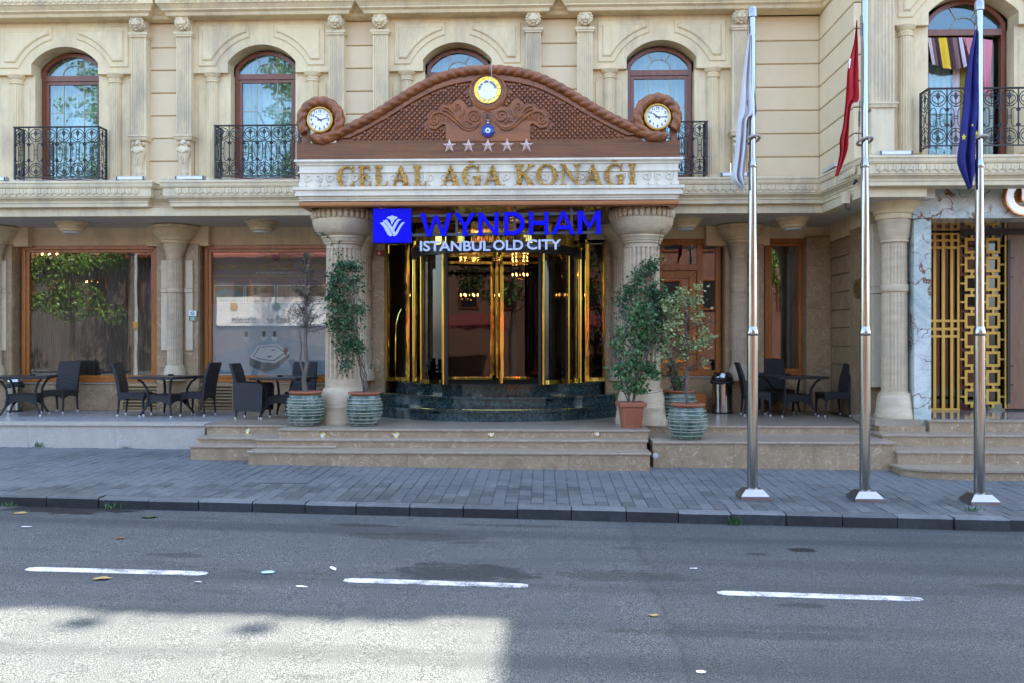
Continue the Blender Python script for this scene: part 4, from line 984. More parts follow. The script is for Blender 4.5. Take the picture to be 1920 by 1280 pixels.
m.tube([(cxp+.095*cos(2*pi*i/24), yy-.002, czp+.095*sin(2*pi*i/24)) for i in range(24)], .006, 4, closed=True)
m.build('poster_flourish', prn['gold'], w2)
# ---- brass louvred vent in the sill wall
V = thing('wall_vent', '', ''); del V['label'], V['category']; V.parent = hotel
x0, x1, z0, z1 = X(226, 17.7), X(441, 17.7), Z(772, 330, 17.7), Z(718, 330, 17.7)
brass = plain('dull_gold_louvre', (.40,.29,.15), (.33,.24,.12), 6, .4, .4)
m = MB(); wframe(m, x0, x1, z0, z1, 17.68, .06, .1); m.build('frame', brass, V)
m = MB(); m.box(x0+.05, x1-.05, 17.76, 17.79, z0+.05, z1-.05); m.build('backing', MAT['dark'], V)
for i in range(7):
    z = z0+.075+i*(z1-z0-.13)/7; m = MB(); m.loft([[(xx, 17.69, z), (xx, 17.69, z+.022), (xx, 17.75, z+.055), (xx, 17.75, z+.03)] for xx in (x0+.055, x1-.055)], False); m.build('louvre_slat', brass, V)
# ---- side door right of the big column
SD = thing('timber_door', '', ''); del SD['label'], SD['category']; SD.parent = hotel
yd = 18.24; xA, xM, xB = X(1180, yd), X(1313, yd), X(1352, yd); zT, zR, zS = E(2.02), Z(498, 1280, yd), ZSR+.001
m = MB(); wframe(m, xA, xB, zS, zT, yd, .11, .14); m.box(xM-.06, xM+.06, yd+.01, yd+.12, zS+.1, zT-.1); m.box(xA+.1, xM-.055, yd+.012, yd+.118, zR-.1, zR+.02); m.build('frame', MAT['shopwood'], SD)
m = MB(); wframe(m, xA+.13, xM-.07, zS-.0, zR-.11, yd+.02, .15, .07); m.box(xA+.27, xM-.2, yd+.03, yd+.08, zS+.13, zS+.27); m.build('leaf', MAT['shopwood'], SD)
m = MB(); m.box(xA+.26, xM-.2, yd+.05, yd+.06, zS+.25, zR-.25); m.build('pane', MAT['glass_shop'], SD)
m = MB(); m.box(xA+.1, xM-.05, yd+.05, yd+.06, zR+.01, zT-.1); m.build('transom_pane', MAT['glass_shop'], SD)
m = MB(); m.box(xM+.05, xB-.1, yd+.05, yd+.06, zS+.1, zT-.1); m.build('side_pane', MAT['glass_shop'], SD)
room(xA, xB+.1, 18.4, 21, ZT+.01, E(2.11), 'dark', SD)
for i in range(2):
    m = MB(); m.box(X(1230, 17.9), X(1322-12*i, 17.9), 17.75-.28*i, 18.2, ZT, ZT+.36-.18*i); m.build('timber_step', MAT['shopwood'], SD)
# ================================================================== ENTRANCE CANOPY
can = thing('entrance_canopy', 'carved timber and white stone entrance canopy on two big fluted columns', 'canopy')
def big_column(px, Y):
    cx = X(px, Y); P = thing('column', '', ''); del P['label'], P['category']; P.parent = can
    m = MB(); m.column(cx, Y, [(.44, ZT), (.445, ZT+.06), (.43, ZT+.12), (.415, ZT+.25), (.42, ZT+.26), (.42, ZT+.29), (.405, ZT+.30), (.395, ZT+.44), (.36, ZT+.55), (.325, ZT+.6), (.1, ZT+.601)], 44); m.build('column_base', MAT['travertine'], P)
    m = MB(); m.column(cx, Y, [(.315, ZT+.59), (.318, ZT+.75)], 120, True); m.build('shaft_foot', MAT['travertine'], P)
    m = MB(); m.column(cx, Y, [(.318, ZT+.75), (.31, ZT+1.6), (.295, E(1.55))], 132, True, 22, .12); m.build('column_shaft', MAT['travertine'], P)
    m = MB(); m.column(cx, Y, [(.30, E(1.54)), (.30, E(1.60)), (.315, E(1.61)), (.325, E(1.62)), (.325, E(1.645)), (.345, E(1.655)), (.355, E(1.70)), (.375, E(1.72)), (.375, E(1.75)), (.40, E(1.76)), (.44, E(1.80)), (.50, E(1.88)), (.525, E(1.96)), (.53, E(2.02)), (.50, E(2.03)), (.50, E(2.19)), (.1, E(2.191))], 48)
    m.build('capital', MAT['travertine'], P)
    m = MB()
    for k in range(34):
        a = 2*pi*k/34; m.ball((cx+.515*cos(a), Y+.515*sin(a), E(2.10)), (.047, .047, .085), 8, 6)
    m.build('capital_gadroon', MAT['travertine'], P)
    return P
big_column(645, 15.33); big_column(1203, 15.33)
CY = 14.6
cx0, cx1 = X(560, CY)+.02, X(1271, CY)
XC = X(915, CY)
# white entablature running round three sides
def ring(out): return [(cx0, 16.3), (cx0, CY), (cx1, CY), (cx1, 16.3)]
zb, zt = Z(378, 915, CY)-.005, Z(299, 915, CY)
def zz(py): return Z(py, 915, CY)
ent = [(0, zz(376)), (.0, zz(372.5)), (.02, zz(371.8)), (.02, zz(368)), (.065, zz(367.2)), (.065, zz(361.5)), (.055, zz(360.8)), (.055, zz(357)), (.09, zz(356.2)), (.09, zz(350.5)), (.0, zz(349.8)),
       (0, zz(324)), (.028, zz(323.2)), (.028, zz(320.5)), (.008, zz(320)), (.008, zz(309.5)), (.03, zz(308.8)), (.035, zz(306)), (.06, zz(303.5)), (.075, zz(303)), (.075, zz(299)), (-.35, zz(298.6)), (-.35, zz(376))]
m = MB(); m.sweep(ring(0), ent); m.build('entablature', MAT['white'], can)
# frieze ornament: scrolls, posts and hanging swags
orn = MB(); n = 15; pitch = (cx1-cx0)/n
for i in range(n+1):
    c = cx0+pitch*i if 0 < i < n else (cx0+.045 if i == 0 else cx1-.045); b0 = zz(349.5); h = zz(325.5)-b0
    for s in (-1, 1):
        if (i == 0 and s < 0) or (i == n and s > 0): continue
        orn.tube([(c+s*(.105+(.045*(1-t/9))*sin(t)), CY-.008, b0+h*.68+(.045*(1-t/9))*cos(t)) for t in [q*.5-2.4 for q in range(15)]], .011, 5)
        orn.tube([(c+s*.03, CY-.008, b0+h*.52), (c+s*.07, CY-.01, b0+h*.44), (c+s*.11, CY-.008, b0+h*.48)], .012, 5)
        orn.prism([(c+s*.03, b0+h*.86), (c+s*.055, b0+h*.95), (c+s*.045, b0+h*.75), (c+s*.08, b0+h*.78), (c+s*.035, b0+h*.62)], CY-.014, CY+.01)
        if 0 < i < n or True:
            sw = [(c+s*(.06+(pitch/2-.06)*t), b0+h*(.36-.32*sin(t*pi/2))) for t in [q/6 for q in range(7)]]
            orn.prism(sw+[(x, z-.034) for x, z in reversed(sw)], CY-.015-.0004*(s+1), CY+.01)
    orn.prism([(c-.018, b0+h*.98), (c+.018, b0+h*.98), (c+.024, b0+h*.55), (c+.05, b0+h*.36), (c+.066, b0+h*.2), (c+.05, b0+.004), (c-.05, b0+.004), (c-.066, b0+h*.2), (c-.05, b0+h*.36), (c-.024, b0+h*.55)], CY-.02, CY+.01, .006)
orn.build('frieze_ornament', MAT['white'], can, kind='stuff')
# timber edge and board soffit
ze = zz(377); zs2 = zz(386.5)
m = MB(); m.sweep([(cx0+.02, 16.3), (cx0+.02, CY+.02), (cx1-.02, CY+.02), (cx1-.02, 16.3)], [(0, zs2), (.03, zs2+.012), (.036, zs2+.04), (.036, ze-.008), (-.1, ze), (-.1, zs2)]); m.build('timber_edge', MAT['canopywood'], can)
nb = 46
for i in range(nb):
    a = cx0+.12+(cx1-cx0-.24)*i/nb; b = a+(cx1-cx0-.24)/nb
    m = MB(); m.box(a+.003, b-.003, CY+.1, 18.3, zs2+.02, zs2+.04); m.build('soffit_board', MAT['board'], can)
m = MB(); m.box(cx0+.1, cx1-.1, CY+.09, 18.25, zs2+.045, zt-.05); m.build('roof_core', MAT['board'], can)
for px in (790, 1030):
    c = X(px, 15.6); m = MB(); m.column(c, 15.75, [(.62, zs2+.03), (.62, zs2-.02), (.60, zs2-.04), (.45, zs2-.045), (.44, zs2+.03)], 40); m.build('ceiling_ring', MAT['canopywood'], can)
for px, Y in ((716, 14.95), (765, 14.85), (912, 14.9), (917, 15.3), (1058, 14.85), (1110, 15.1), (1122, 14.95), (1040, 15.2), (770, 15.3)):
    c = X(px, Y); m = MB(); m.column(c, Y, [(.05, zs2+.02), (.05, zs2+.005), (.035, zs2+.004), (.03, zs2+.015)], 14); m.build('downlight', MAT['gold'], can)
# ---- pediment
S_ = 116.6
def L(dx, py): return (XC+dx/S_, EZ+(638-py)/S_)
pd = thing('pediment', '', ''); del pd['label'], pd['category']; pd.parent = can
za, zb2 = L(0, 266)[1], L(0, 297.5)[1]
m = MB(); m.panel(X(557, CY), X(1275, CY), zb2+.002, za, CY-.03, CY+.25, .008); m.build('base_beam', MAT['beam'], pd)
m = MB(); m.panel(XC-275/S_, XC+275/S_, za-.002, za+.03, CY-.012, CY+.2, .006); m.build('upper_beam', MAT['beam'], pd)
curve = [(0,131.5),(25,132),(50,135),(75,140.5),(100,149),(125,161),(150,175),(175,190.5),(200,206),(225,220.5),(250,233),(272,243.5),(290,252)]
def catmull(P, n=8):
    out = []
    for i in range(len(P)-1):
        p0 = P[max(i-1, 0)]; p1 = P[i]; p2 = P[i+1]; p3 = P[min(i+2, len(P)-1)]
        for k in range(n):
            t = k/n; f = lambda a, b, c, d: .5*((2*b)+(-a+c)*t+(2*a-5*b+4*c-d)*t*t+(-a+3*b-3*c+d)*t**3)
            out.append((f(p0[0], p1[0], p2[0], p3[0]), f(p0[1], p1[1], p2[1], p3[1])))
    out.append(P[-1]); return out
cc = catmull([(-25,132)]+curve)[8:]
def ropeY(dx):
    dx = abs(dx)
    for (a, b), (c, d) in zip(cc, cc[1:]):
        if a <= dx <= c: return b+(d-b)*(dx-a)/(c-a)
    return 262
def rope(s):
    pts = [(s*a, b) for a, b in cc]
    ccx, ccy, R = 316, 224, 35.5
    for i in range(1, 60):
        a = radians(118)-radians(i*6.0)                  # from below the clock, round the outside, over the top
        if a < radians(-222): break
        pts.append((s*(ccx-R*cos(a)), ccy+R*sin(a)))
    pts = [pts[i] for i in range(len(pts)) if i == 0 or (Vector(pts[i])-Vector(pts[i-1])).length > .5]
    W = [Vector((L(a, b)[0], CY-.03, L(a, b)[1])) for a, b in pts]
    # resample evenly
    d = [0]
    for p, q in zip(W, W[1:]): d.append(d[-1]+(q-p).length)
    step = .016; out = []; k = 0; sN = int(d[-1]/step)
    for i in range(sN+1):
        q = min(i*step, d[-1]-1e-6)
        while d[k+1] < q: k += 1
        out.append((W[k].lerp(W[k+1], (q-d[k])/(d[k+1]-d[k])), q))
    m = MB(); rings = []; N = 18
    for i, (p, q) in enumerate(out):
        t = (out[min(i+1, sN)][0]-out[max(i-1, 0)][0]).normalized(); b = Vector((0, -1, 0)); a = t.cross(b).normalized()
        R0 = .080 if q < 3.0 else .080+.012*min(1, (q-3.0)/.3)
        ring_ = []
        for j in range(N):
            th = 2*pi*j/N; g = abs(cos(1.5*(th - s*2*pi*q/.44))); rr = R0*(.76+.28*g**.55)
            v = p+a*(rr*cos(th)*1.0)+b*(rr*sin(th)*1.05); ring_.append(tuple(v))
        rings.append(ring_)
    m.loft(rings); m.build('rope_moulding', MAT['rope'], pd)
rope(-1); rope(1)
# back board under the rope and the raised scroll board
top = [(a, ropeY(a)+3) for a in range(-288, 289, 8)]
m = MB(); m.prism([L(*p) for p in [(-288, 267)]+top+[(288, 267)]], CY+.022, CY+.2); m.build('back_board', MAT['carved'], pd)
edge = [(a, ropeY(a)+8) for a in range(-284, 285, 6)]; inner = [(a, ropeY(a)+18+(1.5 if abs(a) < 200 else 0)) for a in range(-262, 263, 6)]
m = MB(); m.prism([L(*p) for p in edge+inner[::-1]], CY-.03, CY+.03, .006); m.build('rope_border', MAT['carved'], pd)
half = [(24,148),(33,158),(36.5,170),(34,184),(27,200),(33,201.5),(39,202.5),(44,192),(50,187),(57,186),(65.5,191),(69,196),(81,198),(92,203),(104,208),(113,219),(115.5,230),(110,240),(99,242.5),(88,235),(84,232.5),(80,235),(79,266)]
brd = half+[(-a, b) for a, b in reversed(half)]
m = MB(); m.prism([L(*p) for p in brd], CY-.035, CY+.03, .008); m.build('scroll_board', MAT['carved'], pd)
# diamond lattice
def inside(p, poly):
    x, y = p; c = False
    for i in range(len(poly)):
        (x1, y1), (x2, y2) = poly[i-1], poly[i]
        if (y1 > y) != (y2 > y) and x < (x2-x1)*(y-y1)/(y2-y1)+x1: c = not c
    return c
m = MB(); a, b = 4.25, 4.45
for j in range(0, 40):
    for i in range(-60, 61):
        dx = i*9.9+(4.95 if j % 2 else 0); py = 262-j*5.15
        q = [(dx-a, py), (dx, py+b), (dx+a, py), (dx, py-b)]
        ok = all(ropeY(u)+17.5 < v < 265 and abs(u) < 262 and not inside((u, v), brd) for u, v in q)
        if ok:
            P = [L(u, v) for u, v in q]; c = L(dx, py); k = len(m.v)
            f = [(c[0]+(x-c[0])*.62, c[1]+(z-c[1])*.62) for x, z in P]; dd = random.uniform(-.003, .003)
            m.add([(x, CY+.026, z) for x, z in P]+[(x, CY-.022+dd, z) for x, z in f], [(0,1,5,4),(1,2,6,5),(2,3,7,6),(3,0,4,7),(4,5,6,7)])
m.build('lattice_diamond', MAT['carved'], pd, kind='stuff')
# carved scrolls
def spiral(c, r0, r1, a0, turns, n=30, s=1): return [(c[0]+(r0+(r1-r0)*i/n)*cos(a0+turns*2*pi*i/n), c[1]+(r0+(r1-r0)*i/n)*sin(a0+turns*2*pi*i/n)) for i in range(n+1)]
m = MB()
def tb(P, r0, r1=None, s=1, d=.04):
    P = catmull(P, 4) if len(P) < 14 else P
    n = len(P); r1 = r1 or r0; m.tube([(L(s*x, y)[0], CY-d, L(s*x, y)[1]) for x, y in P], [(r0+(r1-r0)*i/(n-1))/S_ for i in range(n)], 7)
for s in (-1, 1):
    tb(spiral((25.7, 219), 14.5, 2, 1.2, -1.9), 2.4, 1.6, s)
    tb([(14,228),(20,235),(30,240),(40,239),(50,232),(58,222),(64,212),(72,203),(82,199.5)], 2.2, 3.4, s)
    tb([(17,231),(26,242),(38,244),(50,238),(60,229),(70,221),(80,214),(92,210),(102,213),(108,221)], 2.2, 3.4, s)
    tb([(26,240),(38,241),(48,235),(57,226),(66,216),(76,208),(84,206)], 1.8, 2.8, s)
    tb(spiral((100.5, 226), 8.5, 1.2, -.9, 1.6), 3.0, 1.4, s)
    tb(spiral((56.5, 199.5), 6.8, 1, 1.6, -1.6), 2.2, 1.2, s); tb([(50,203),(48,209),(52,217),(58,222)], 2.6, 1.6, s); tb([(63,203),(62,210),(58,217)], 2.2, 1.4, s)
    tb([(45,206),(46,212),(49,219),(48,224)], 2.8, 1.6, s)
    for k in range(6): tb([(68+7*k, 215-1.2*k+.35*k*k), (70+6.5*k, 222-1.5*k+.4*k*k), (64+6*k, 229-1.6*k+.3*k*k)], 2.6, 1.2, s, .035)
    tb([(36,222),(40,227),(46,229)], 2, 1.2, s)
tb([(-8,222),(-8.5,214),(-4,209.5),(4,209.5),(8.5,214),(8,224),(3,232),(-3,232),(-8,222)], 1.3, 1.3)
m.build('acanthus_carving', MAT['carved'], pd)
m = MB(); m.tube([(L(33*cos(t), 0)[0], CY-.03, L(0, 172+33*sin(t))[1]) for t in [2*pi*i/40 for i in range(40)]], .028, 7, closed=True); m.build('medallion_moulding', MAT['carved'], pd)
# five bevelled copper stars
for k in range(5):
    c = L((k-2)*36.2, 274); R, r = 13.8/S_, 5.6/S_; m = MB(); P = []
    for i in range(10):
        a = pi/2+i*pi/5; q = R if i % 2 == 0 else r; P.append((c[0]+q*cos(a), CY-.045, c[1]+q*sin(a)))
    m.add(P+[(c[0], CY-.10, c[1])], [(i, 10, (i+1) % 10) for i in range(10)]+[tuple(range(10))]); m.build('star', MAT['copper'], pd)
# medallion clock face of gold and white
md = thing('medallion', 'round gold rimmed white disc with curved lettering at the top of the carved pediment', 'medallion', (0,0,0))
c = L(-.5, 170)
def disc(m, r0, r1, y0, y1, n=48):
    P = [];
    for r, y in ((r0, y0), (r1, y0)) if r0 > 0 else ((r1, y0),): P.append([(c[0]+r*cos(2*pi*i/n), y, c[1]+r*sin(2*pi*i/n)) for i in range(n)])
    m.loft([[(x, y1, z) for x, _, z in P[-1]], P[-1]], False)
m = MB(); disc(m, 0, 25/S_, CY-.065, CY-.02); m.build('gold_rim', metal('medallion_gold', (.80,.60,.10), .15, .8, 22), md)
m = MB(); disc(m, 0, 18/S_, CY-.075, CY-.066); m.build('white_face', MAT['clockface'], md)
m = MB(); disc(m, 0, 2.6/S_, CY-.085, CY-.076); m.build('hub', MAT['gold'], md)
def around(body, rad, a0, a1, size, mt, parent, name, yy, flip=False):
    for i, ch in enumerate(body):
        if ch == ' ': continue
        a = a0+(a1-a0)*i/(len(body)-1); me = text_mesh(ch, size, .004, .0015, align='CENTER')
        o = link(name, me, mt, parent, (c[0]+rad*sin(a), yy, c[1]+rad*cos(a))); o.rotation_euler = (pi/2, a+(pi if flip else 0), 0)
around('CELAL AĞA KONAĞI', 13.6/S_, -1.45, 1.35, .043, MAT['darkgrey'], md, 'letter', CY-.079)
for i in range(5):
    a = 2.4+i*.37; cc_ = (c[0]+21.5/S_*sin(a), c[1]+21.5/S_*cos(a)); m = MB()
    m.prism([(cc_[0]+(.02 if k % 2 == 0 else .009)*cos(pi/2+k*pi/5), cc_[1]+(.02 if k % 2 == 0 else .009)*sin(pi/2+k*pi/5)) for k in range(10)], CY-.072, CY-.066); m.build('star', MAT['alu'], md)
m = MB(); m.tube([(c[0]+.075, CY-.07, c[1]+.18), (c[0]+.065, CY-.11, c[1]+.3), (c[0]+.06, CY-.1, c[1]+.42)], .006, 5); m.build('hanging_wire', MAT['cord'], md)
# evil eye amulet
nz = thing('evil_eye_amulet', 'round blue glass evil eye hanging on a black cord below the medallion', 'amulet')
e = L(.5, 246.5)
m = MB(); m.column(0, 0, [(.001, -.018), (.07, -.018), (.1, -.010), (.104, 0), (.1, .010), (.06, .018), (.001, .018)], 32)
def tilt(mb): mb.v = [(e[0]+x, CY-.075+z*1.0, e[1]+y) for x, y, z in mb.v]; return mb
tilt(m).build('blue_disc', MAT['nazar'], nz)
for r, mt, d in ((.042, 'clockface', -.0195), (.031, 'pale_blue', -.0215), (.013, 'black', -.0235)):
    m = MB(); m.column(0, 0, [(.001, d-.002), (r*.8, d-.002), (r, d), (r, .01)], 24); tilt(m).build('eye_ring', MAT[mt], nz)
m = MB(); m.tube([(e[0], CY-.08, e[1]+.1), (e[0], CY-.08, e[1]+.2)], .012, 6); m.tube([(e[0], CY-.08, e[1]+.19), (e[0]-.004, CY-.08, e[1]+.27)], .022, 7); m.build('cord', MAT['black'], nz)
for k, mt in enumerate(('clockface', 'nazar', 'bead')):
    m = MB(); m.ball((e[0], CY-.085, e[1]+.125+.02*k), .016, 8, 6); m.build('bead', MAT[mt], nz)
# two clocks in the scrolls
def clock(dx, label, hm, side):
    k = L(dx, 224 if dx > 0 else 224); T = thing('wall_clock', label, 'clock', (k[0], CY-.02, k[1]), 0, 'clocks in the rope scrolls')
    def lathe(prof, mt, nm, n=40):
        m = MB(); m.column(0, 0, prof, n, cap=nm != 'rim'); m.v = [(x, -z, y) for x, y, z in m.v]; return m.build(nm, mt, T)
    lathe([(.01, -.1), (.205, -.1), (.21, .05), (.19, .075)], MAT['rope'], 'case'); 
    lathe([(.178, .05), (.21, .06), (.214, .075), (.208, .09), (.19, .095), (.178, .085)], MAT['clockrim'], 'rim')
    lathe([(.001, .076), (.18, .076), (.18, .07)], MAT['clockface'], 'face')
    for h in range(1, 13):
        a = h*pi/6; me = text_mesh(str(h), .058, .002, .0012, align='CENTER'); o = link('numeral', me, MAT['black'], T, (.138*sin(a), -.0785, .138*cos(a)-.019)); o.rotation_euler = (pi/2, 0, 0)
    m = MB()
    for q in range(60):
        a = q*pi/30; r0 = .163 if q % 5 else .158; t = .0018 if q % 5 else .003; s_, c_ = sin(a), cos(a)
        m.prism([(r0*s_-t*c_, r0*c_+t*s_), (r0*s_+t*c_, r0*c_-t*s_), (.171*s_+t*c_, .171*c_-t*s_), (.171*s_-t*c_, .171*c_+t*s_)], -.0785, -.0775)
    m.build('minute_track', MAT['black'], T)
    for (ang, ln, wd, yy, nm) in ((hm[0], .10, .011, -.082, 'hour_hand'), (hm[1], .145, .007, -.085, 'minute_hand')):
        s_, c_ = sin(ang), cos(ang); m = MB()
        m.prism([(-.04*s_-wd*c_, -.04*c_+wd*s_), (-.04*s_+wd*c_, -.04*c_-wd*s_), (ln*s_+wd*.6*c_, ln*c_-wd*.6*s_), (ln*s_-wd*.6*c_, ln*c_+wd*.6*s_)], yy, yy+.002); m.build(nm, MAT['black'], T)
    m = MB(); m.box(-.03, .03, -.0785, -.0775, .083, .089); m.build('maker_mark', MAT['darkgrey'], T)
    # timber bracket behind the scroll
    m = MB(); m.box(k[0]+side*.28-.05, k[0]+side*.28+.05, CY+.02, CY+.22, za-.002, k[1]+.25); m.build('scroll_prop', MAT['rope'], pd)
clock(-316, 'round white clock in the left rope scroll, minute hand just short of three', (radians(307), radians(78)), -1)
clock(316, 'round white clock in the right rope scroll before a balcony, minute hand on three', (radians(308), radians(90)), 1)

# ================================================================== LETTERING
def arcpoly(cx, cy, ro, ri, a0, a1, ko=(1,1), ki=(1,1), n=22, dx=0):
    o = [(cx+ro*ko[0]*cos(a0+(a1-a0)*i/n), cy+ro*ko[1]*sin(a0+(a1-a0)*i/n)) for i in range(n+1)]
    q = [(cx+dx+ri*ki[0]*cos(a0+(a1-a0)*i/n), cy+ri*ki[1]*sin(a0+(a1-a0)*i/n)) for i in range(n+1)]
    return o+q[::-1]
R_ = lambda x0, x1, y0, y1: [(x0,y0),(x1,y0),(x1,y1),(x0,y1)]
# serif capitals in a unit box (x 0..1, y 0..1)
SERIF = {
 'I': [R_(.28,.72,0,1), R_(.05,.95,0,.06), R_(.05,.95,.94,1)],
 'E': [R_(.14,.42,0,1), R_(0,.9,0,.07), R_(0,.9,.93,1), R_(.4,.66,.475,.535), R_(.6,.69,.38,.63), [(.78,.0),(.9,0),(1,.26),(.9,.26)], [(.80,1),(.9,1),(.95,.76),(.86,.76)]],
 'L': [R_(.14,.44,0,1), R_(0,.95,0,.07), R_(0,.62,.94,1), [(.80,.0),(.93,0),(1,.28),(.9,.28)]],
 'A': [[(.10,0),(.19,0),(.52,.93),(.46,1.0)], [(.46,1),(.55,1),(.93,0),(.70,0),(.41,.86)], R_(.27,.73,.30,.36), R_(0,.32,0,.05), R_(.60,1,0,.05)],
 'N': [R_(.13,.21,0,1), [(.0,1),(.26,1),(.90,.0),(.80,0),(.13,.92)], R_(.80,.88,0,1), R_(0,.34,0,.05), R_(.66,1,.95,1)],
 'K': [R_(.12,.34,0,1), R_(0,.46,0,.055), R_(0,.46,.945,1), [(.3,.42),(.33,.55),(.80,1),(.90,1)], [(.40,.52),(.54,.63),(.98,0),(.74,0)], R_(.66,1.0,.945,1), R_(.66,1.0,0,.055)],
 'O': [arcpoly(.5,.5,.5,.5,pi/2,pi/2+2*pi,(1,1.03),(.60,.90),36)],
 'C': [arcpoly(.54,.5,.54,.54,radians(52),radians(308),(1,.96),(.62,.86),26,.04), [(.84,.72),(.93,.72),(.98,1),(.90,1)], [(.84,.28),(.98,.28),(.93,0),(.88,.1)]],
 'G': [arcpoly(.52,.5,.52,.52,radians(52),radians(300),(1,.98),(.62,.88),26,.04), [(.80,.70),(.89,.70),(.94,1),(.86,1)], R_(.70,.93,.04,.46), R_(.58,1.0,.42,.48)],
}
BREVE = arcpoly(.5,1.30,.20,.20,radians(200),radians(340),(1,.95),(.62,.45),12)
def glyph(name, polys, x0, x1, z0, h, y, m_, parent, depth=.04, ch=.004):
    m = MB()
    for i, p in enumerate(polys):
        e_ = i*.0011; m.prism([(x0+(x1-x0)*a, z0+h*b) for a, b in p], y-e_, y+depth-e_, ch)
    return m.build(name, m_, parent)
gl = thing('gold_lettering', 'gold mirror serif capital letters across the white front of the canopy', 'sign')
YT = CY-.065
for ch, a, b in (('C',631,664),('E',671,695.5),('L',702,727),('A',731,771),('L',774,800),('A',825,864),('Ğ',866,901),('A',904,943),('K',964,1003),('O',1005,1045),('N',1049,1089),('A',1092,1131),('Ğ',1134,1170),('I',1178,1194)):
    base = 'G' if ch == 'Ğ' else ch; pc = (a+b)/2; yb = 351.5-4.6*(pc-647)/540; hh = 39.5*dep(X(pc, YT) and pc, YT)/FP
    glyph('letter', SERIF[base]+([BREVE] if ch == 'Ğ' else []), X(a, YT), X(b, YT), Z(yb, pc, YT), hh, YT, MAT['gold_letter'], gl)
# brand sign hung under the canopy
ws = thing('hotel_sign', 'electric blue hanging lettering with square flower emblem and white second line', 'sign')
YB = 14.72
bl = MAT['blue']
fs = MAT['frame_steel']
for px in (748, 856, 965, 1072):
    x = X(px, YB); m = MB(); m.box(x-.02, x+.02, YB+.03, YB+.07, Z(438, px, YB) if px > 800 else Z(396, px, YB), zs2+.02); m.build('hanger', fs, ws)
def bar(pa, pb, ya, yb, nm):
    m = MB(); h = .022; m.loft([[(X(p, YB), YB+dy, Z(q, p, YB)+dz) for dy, dz in ((.025,-h),(.075,-h),(.075,h),(.025,h))] for p, q in ((pa, ya), (pb, yb))], False); m.build(nm, fs, ws)
bar(760, 1126, 405.5, 399.5, 'frame_bar'); bar(760, 1126, 441, 435.5, 'frame_bar'); bar(792, 1050, 465, 460, 'frame_bar')
m = MB(); m.panel(X(700.5, YB), X(771.5, YB), Z(456.5, 736, YB), Z(392.5, 736, YB), YB-.06, YB+.06, .004); m.build('emblem_panel', bl, ws)
m = MB(); yo = YB-.068
def ep(P): m.prism([(X(690+a/4.085, yo), Z(370+b/4.085, 736, yo)) for a, b in P], yo-.0007*len(m.f)/20, YB-.058)
ep([(90,198),(120,190),(148,222),(185,282),(187,296),(168,300),(152,290),(118,228)])
ep([(112,182),(142,172),(168,205),(212,272),(200,298),(186,276),(140,204)])
ep([(187,296),(205,282),(236,226),(258,196),(282,192),(252,230),(222,288),(204,299)][::-1])
ep([(196,262),(222,210),(234,186),(256,172),(232,168),(210,188),(184,236)][::-1])
ep([(172,176),(142,158),(158,148),(172,148),(186,139),(200,148),(214,148),(228,158),(204,174),(182,214)][::-1])
m.build('emblem', MAT['letter_white'], ws)
def st(a, b, w_): # thick stroke between two points in the unit box
    d = Vector(b)-Vector(a); n = Vector((-d.y, d.x)).normalized()*w_/2; return [(a[0]-n.x,a[1]-n.y),(b[0]-n.x,b[1]-n.y),(b[0]+n.x,b[1]+n.y),(a[0]+n.x,a[1]+n.y)]
SANS = {
 'W': [[(0,1),(.15,1),(.32,0),(.22,0)], [(.22,0),(.34,0),(.55,.90),(.45,.90)], [(.45,.90),(.55,.90),(.80,0),(.68,0)], [(.68,0),(.80,0),(1,1),(.86,1)]],
 'Y': [[(0,1),(.24,1),(.56,.44),(.42,.36)], [(.76,1),(1,1),(.60,.38),(.44,.42)], R_(.39,.61,0,.45)],
 'N': [R_(0,.21,0,1), R_(.79,1,0,1), [(0,1),(.2,1),(1,.0),(.8,0)]],
 'D': [R_(0,.22,0,1), arcpoly(.42,.5,.58,.58,-pi/2,pi/2,(1,.862),(.62,.56),20), R_(.2,.44,.825,1), R_(.2,.44,0,.175)],
 'H': [R_(0,.21,0,1), R_(.79,1,0,1), R_(.2,.8,.42,.60)],
 'A': [[(0,0),(.19,0),(.57,1),(.43,1)], [(.43,1),(.57,1),(1,0),(.81,0)], R_(.22,.78,.22,.38)],
 'M': [[(0,0),(.19,0),(.19,1),(0,1)], [(0,1),(.2,1),(.5,.42),(.5,.18)], [(1,1),(.8,1),(.5,.42),(.5,.18)], R_(.81,1,0,1)],
}
for ch, a, b in (('W',788,847.5),('Y',852.5,891.5),('N',897,935),('D',945,984),('H',992,1028),('A',1034,1078),('M',1083,1126)):
    pc = (a+b)/2; yb = 444.5-4.6*(pc-818)/290; hh = 43.5*dep(pc, YB)/FP
    glyph('letter', SANS[ch], X(a, YB), X(b, YB), Z(yb, pc, YB), hh, YB-.05, bl, ws, .08, .003)
for k, (wd, a, b) in enumerate((('ISTANBUL', 788, 919.5), ('OLD', 925, 981), ('CITY', 988, 1052))):
    pc = (a+b)/2; sign_text('letter_row', wd, X(a, YB), X(b, YB), Z(472-4.2*(pc-800)/240, pc, YB), 17.6*dep(pc, YB)/FP, YB-.02, MAT['letter_white'], ws, .06, .022)

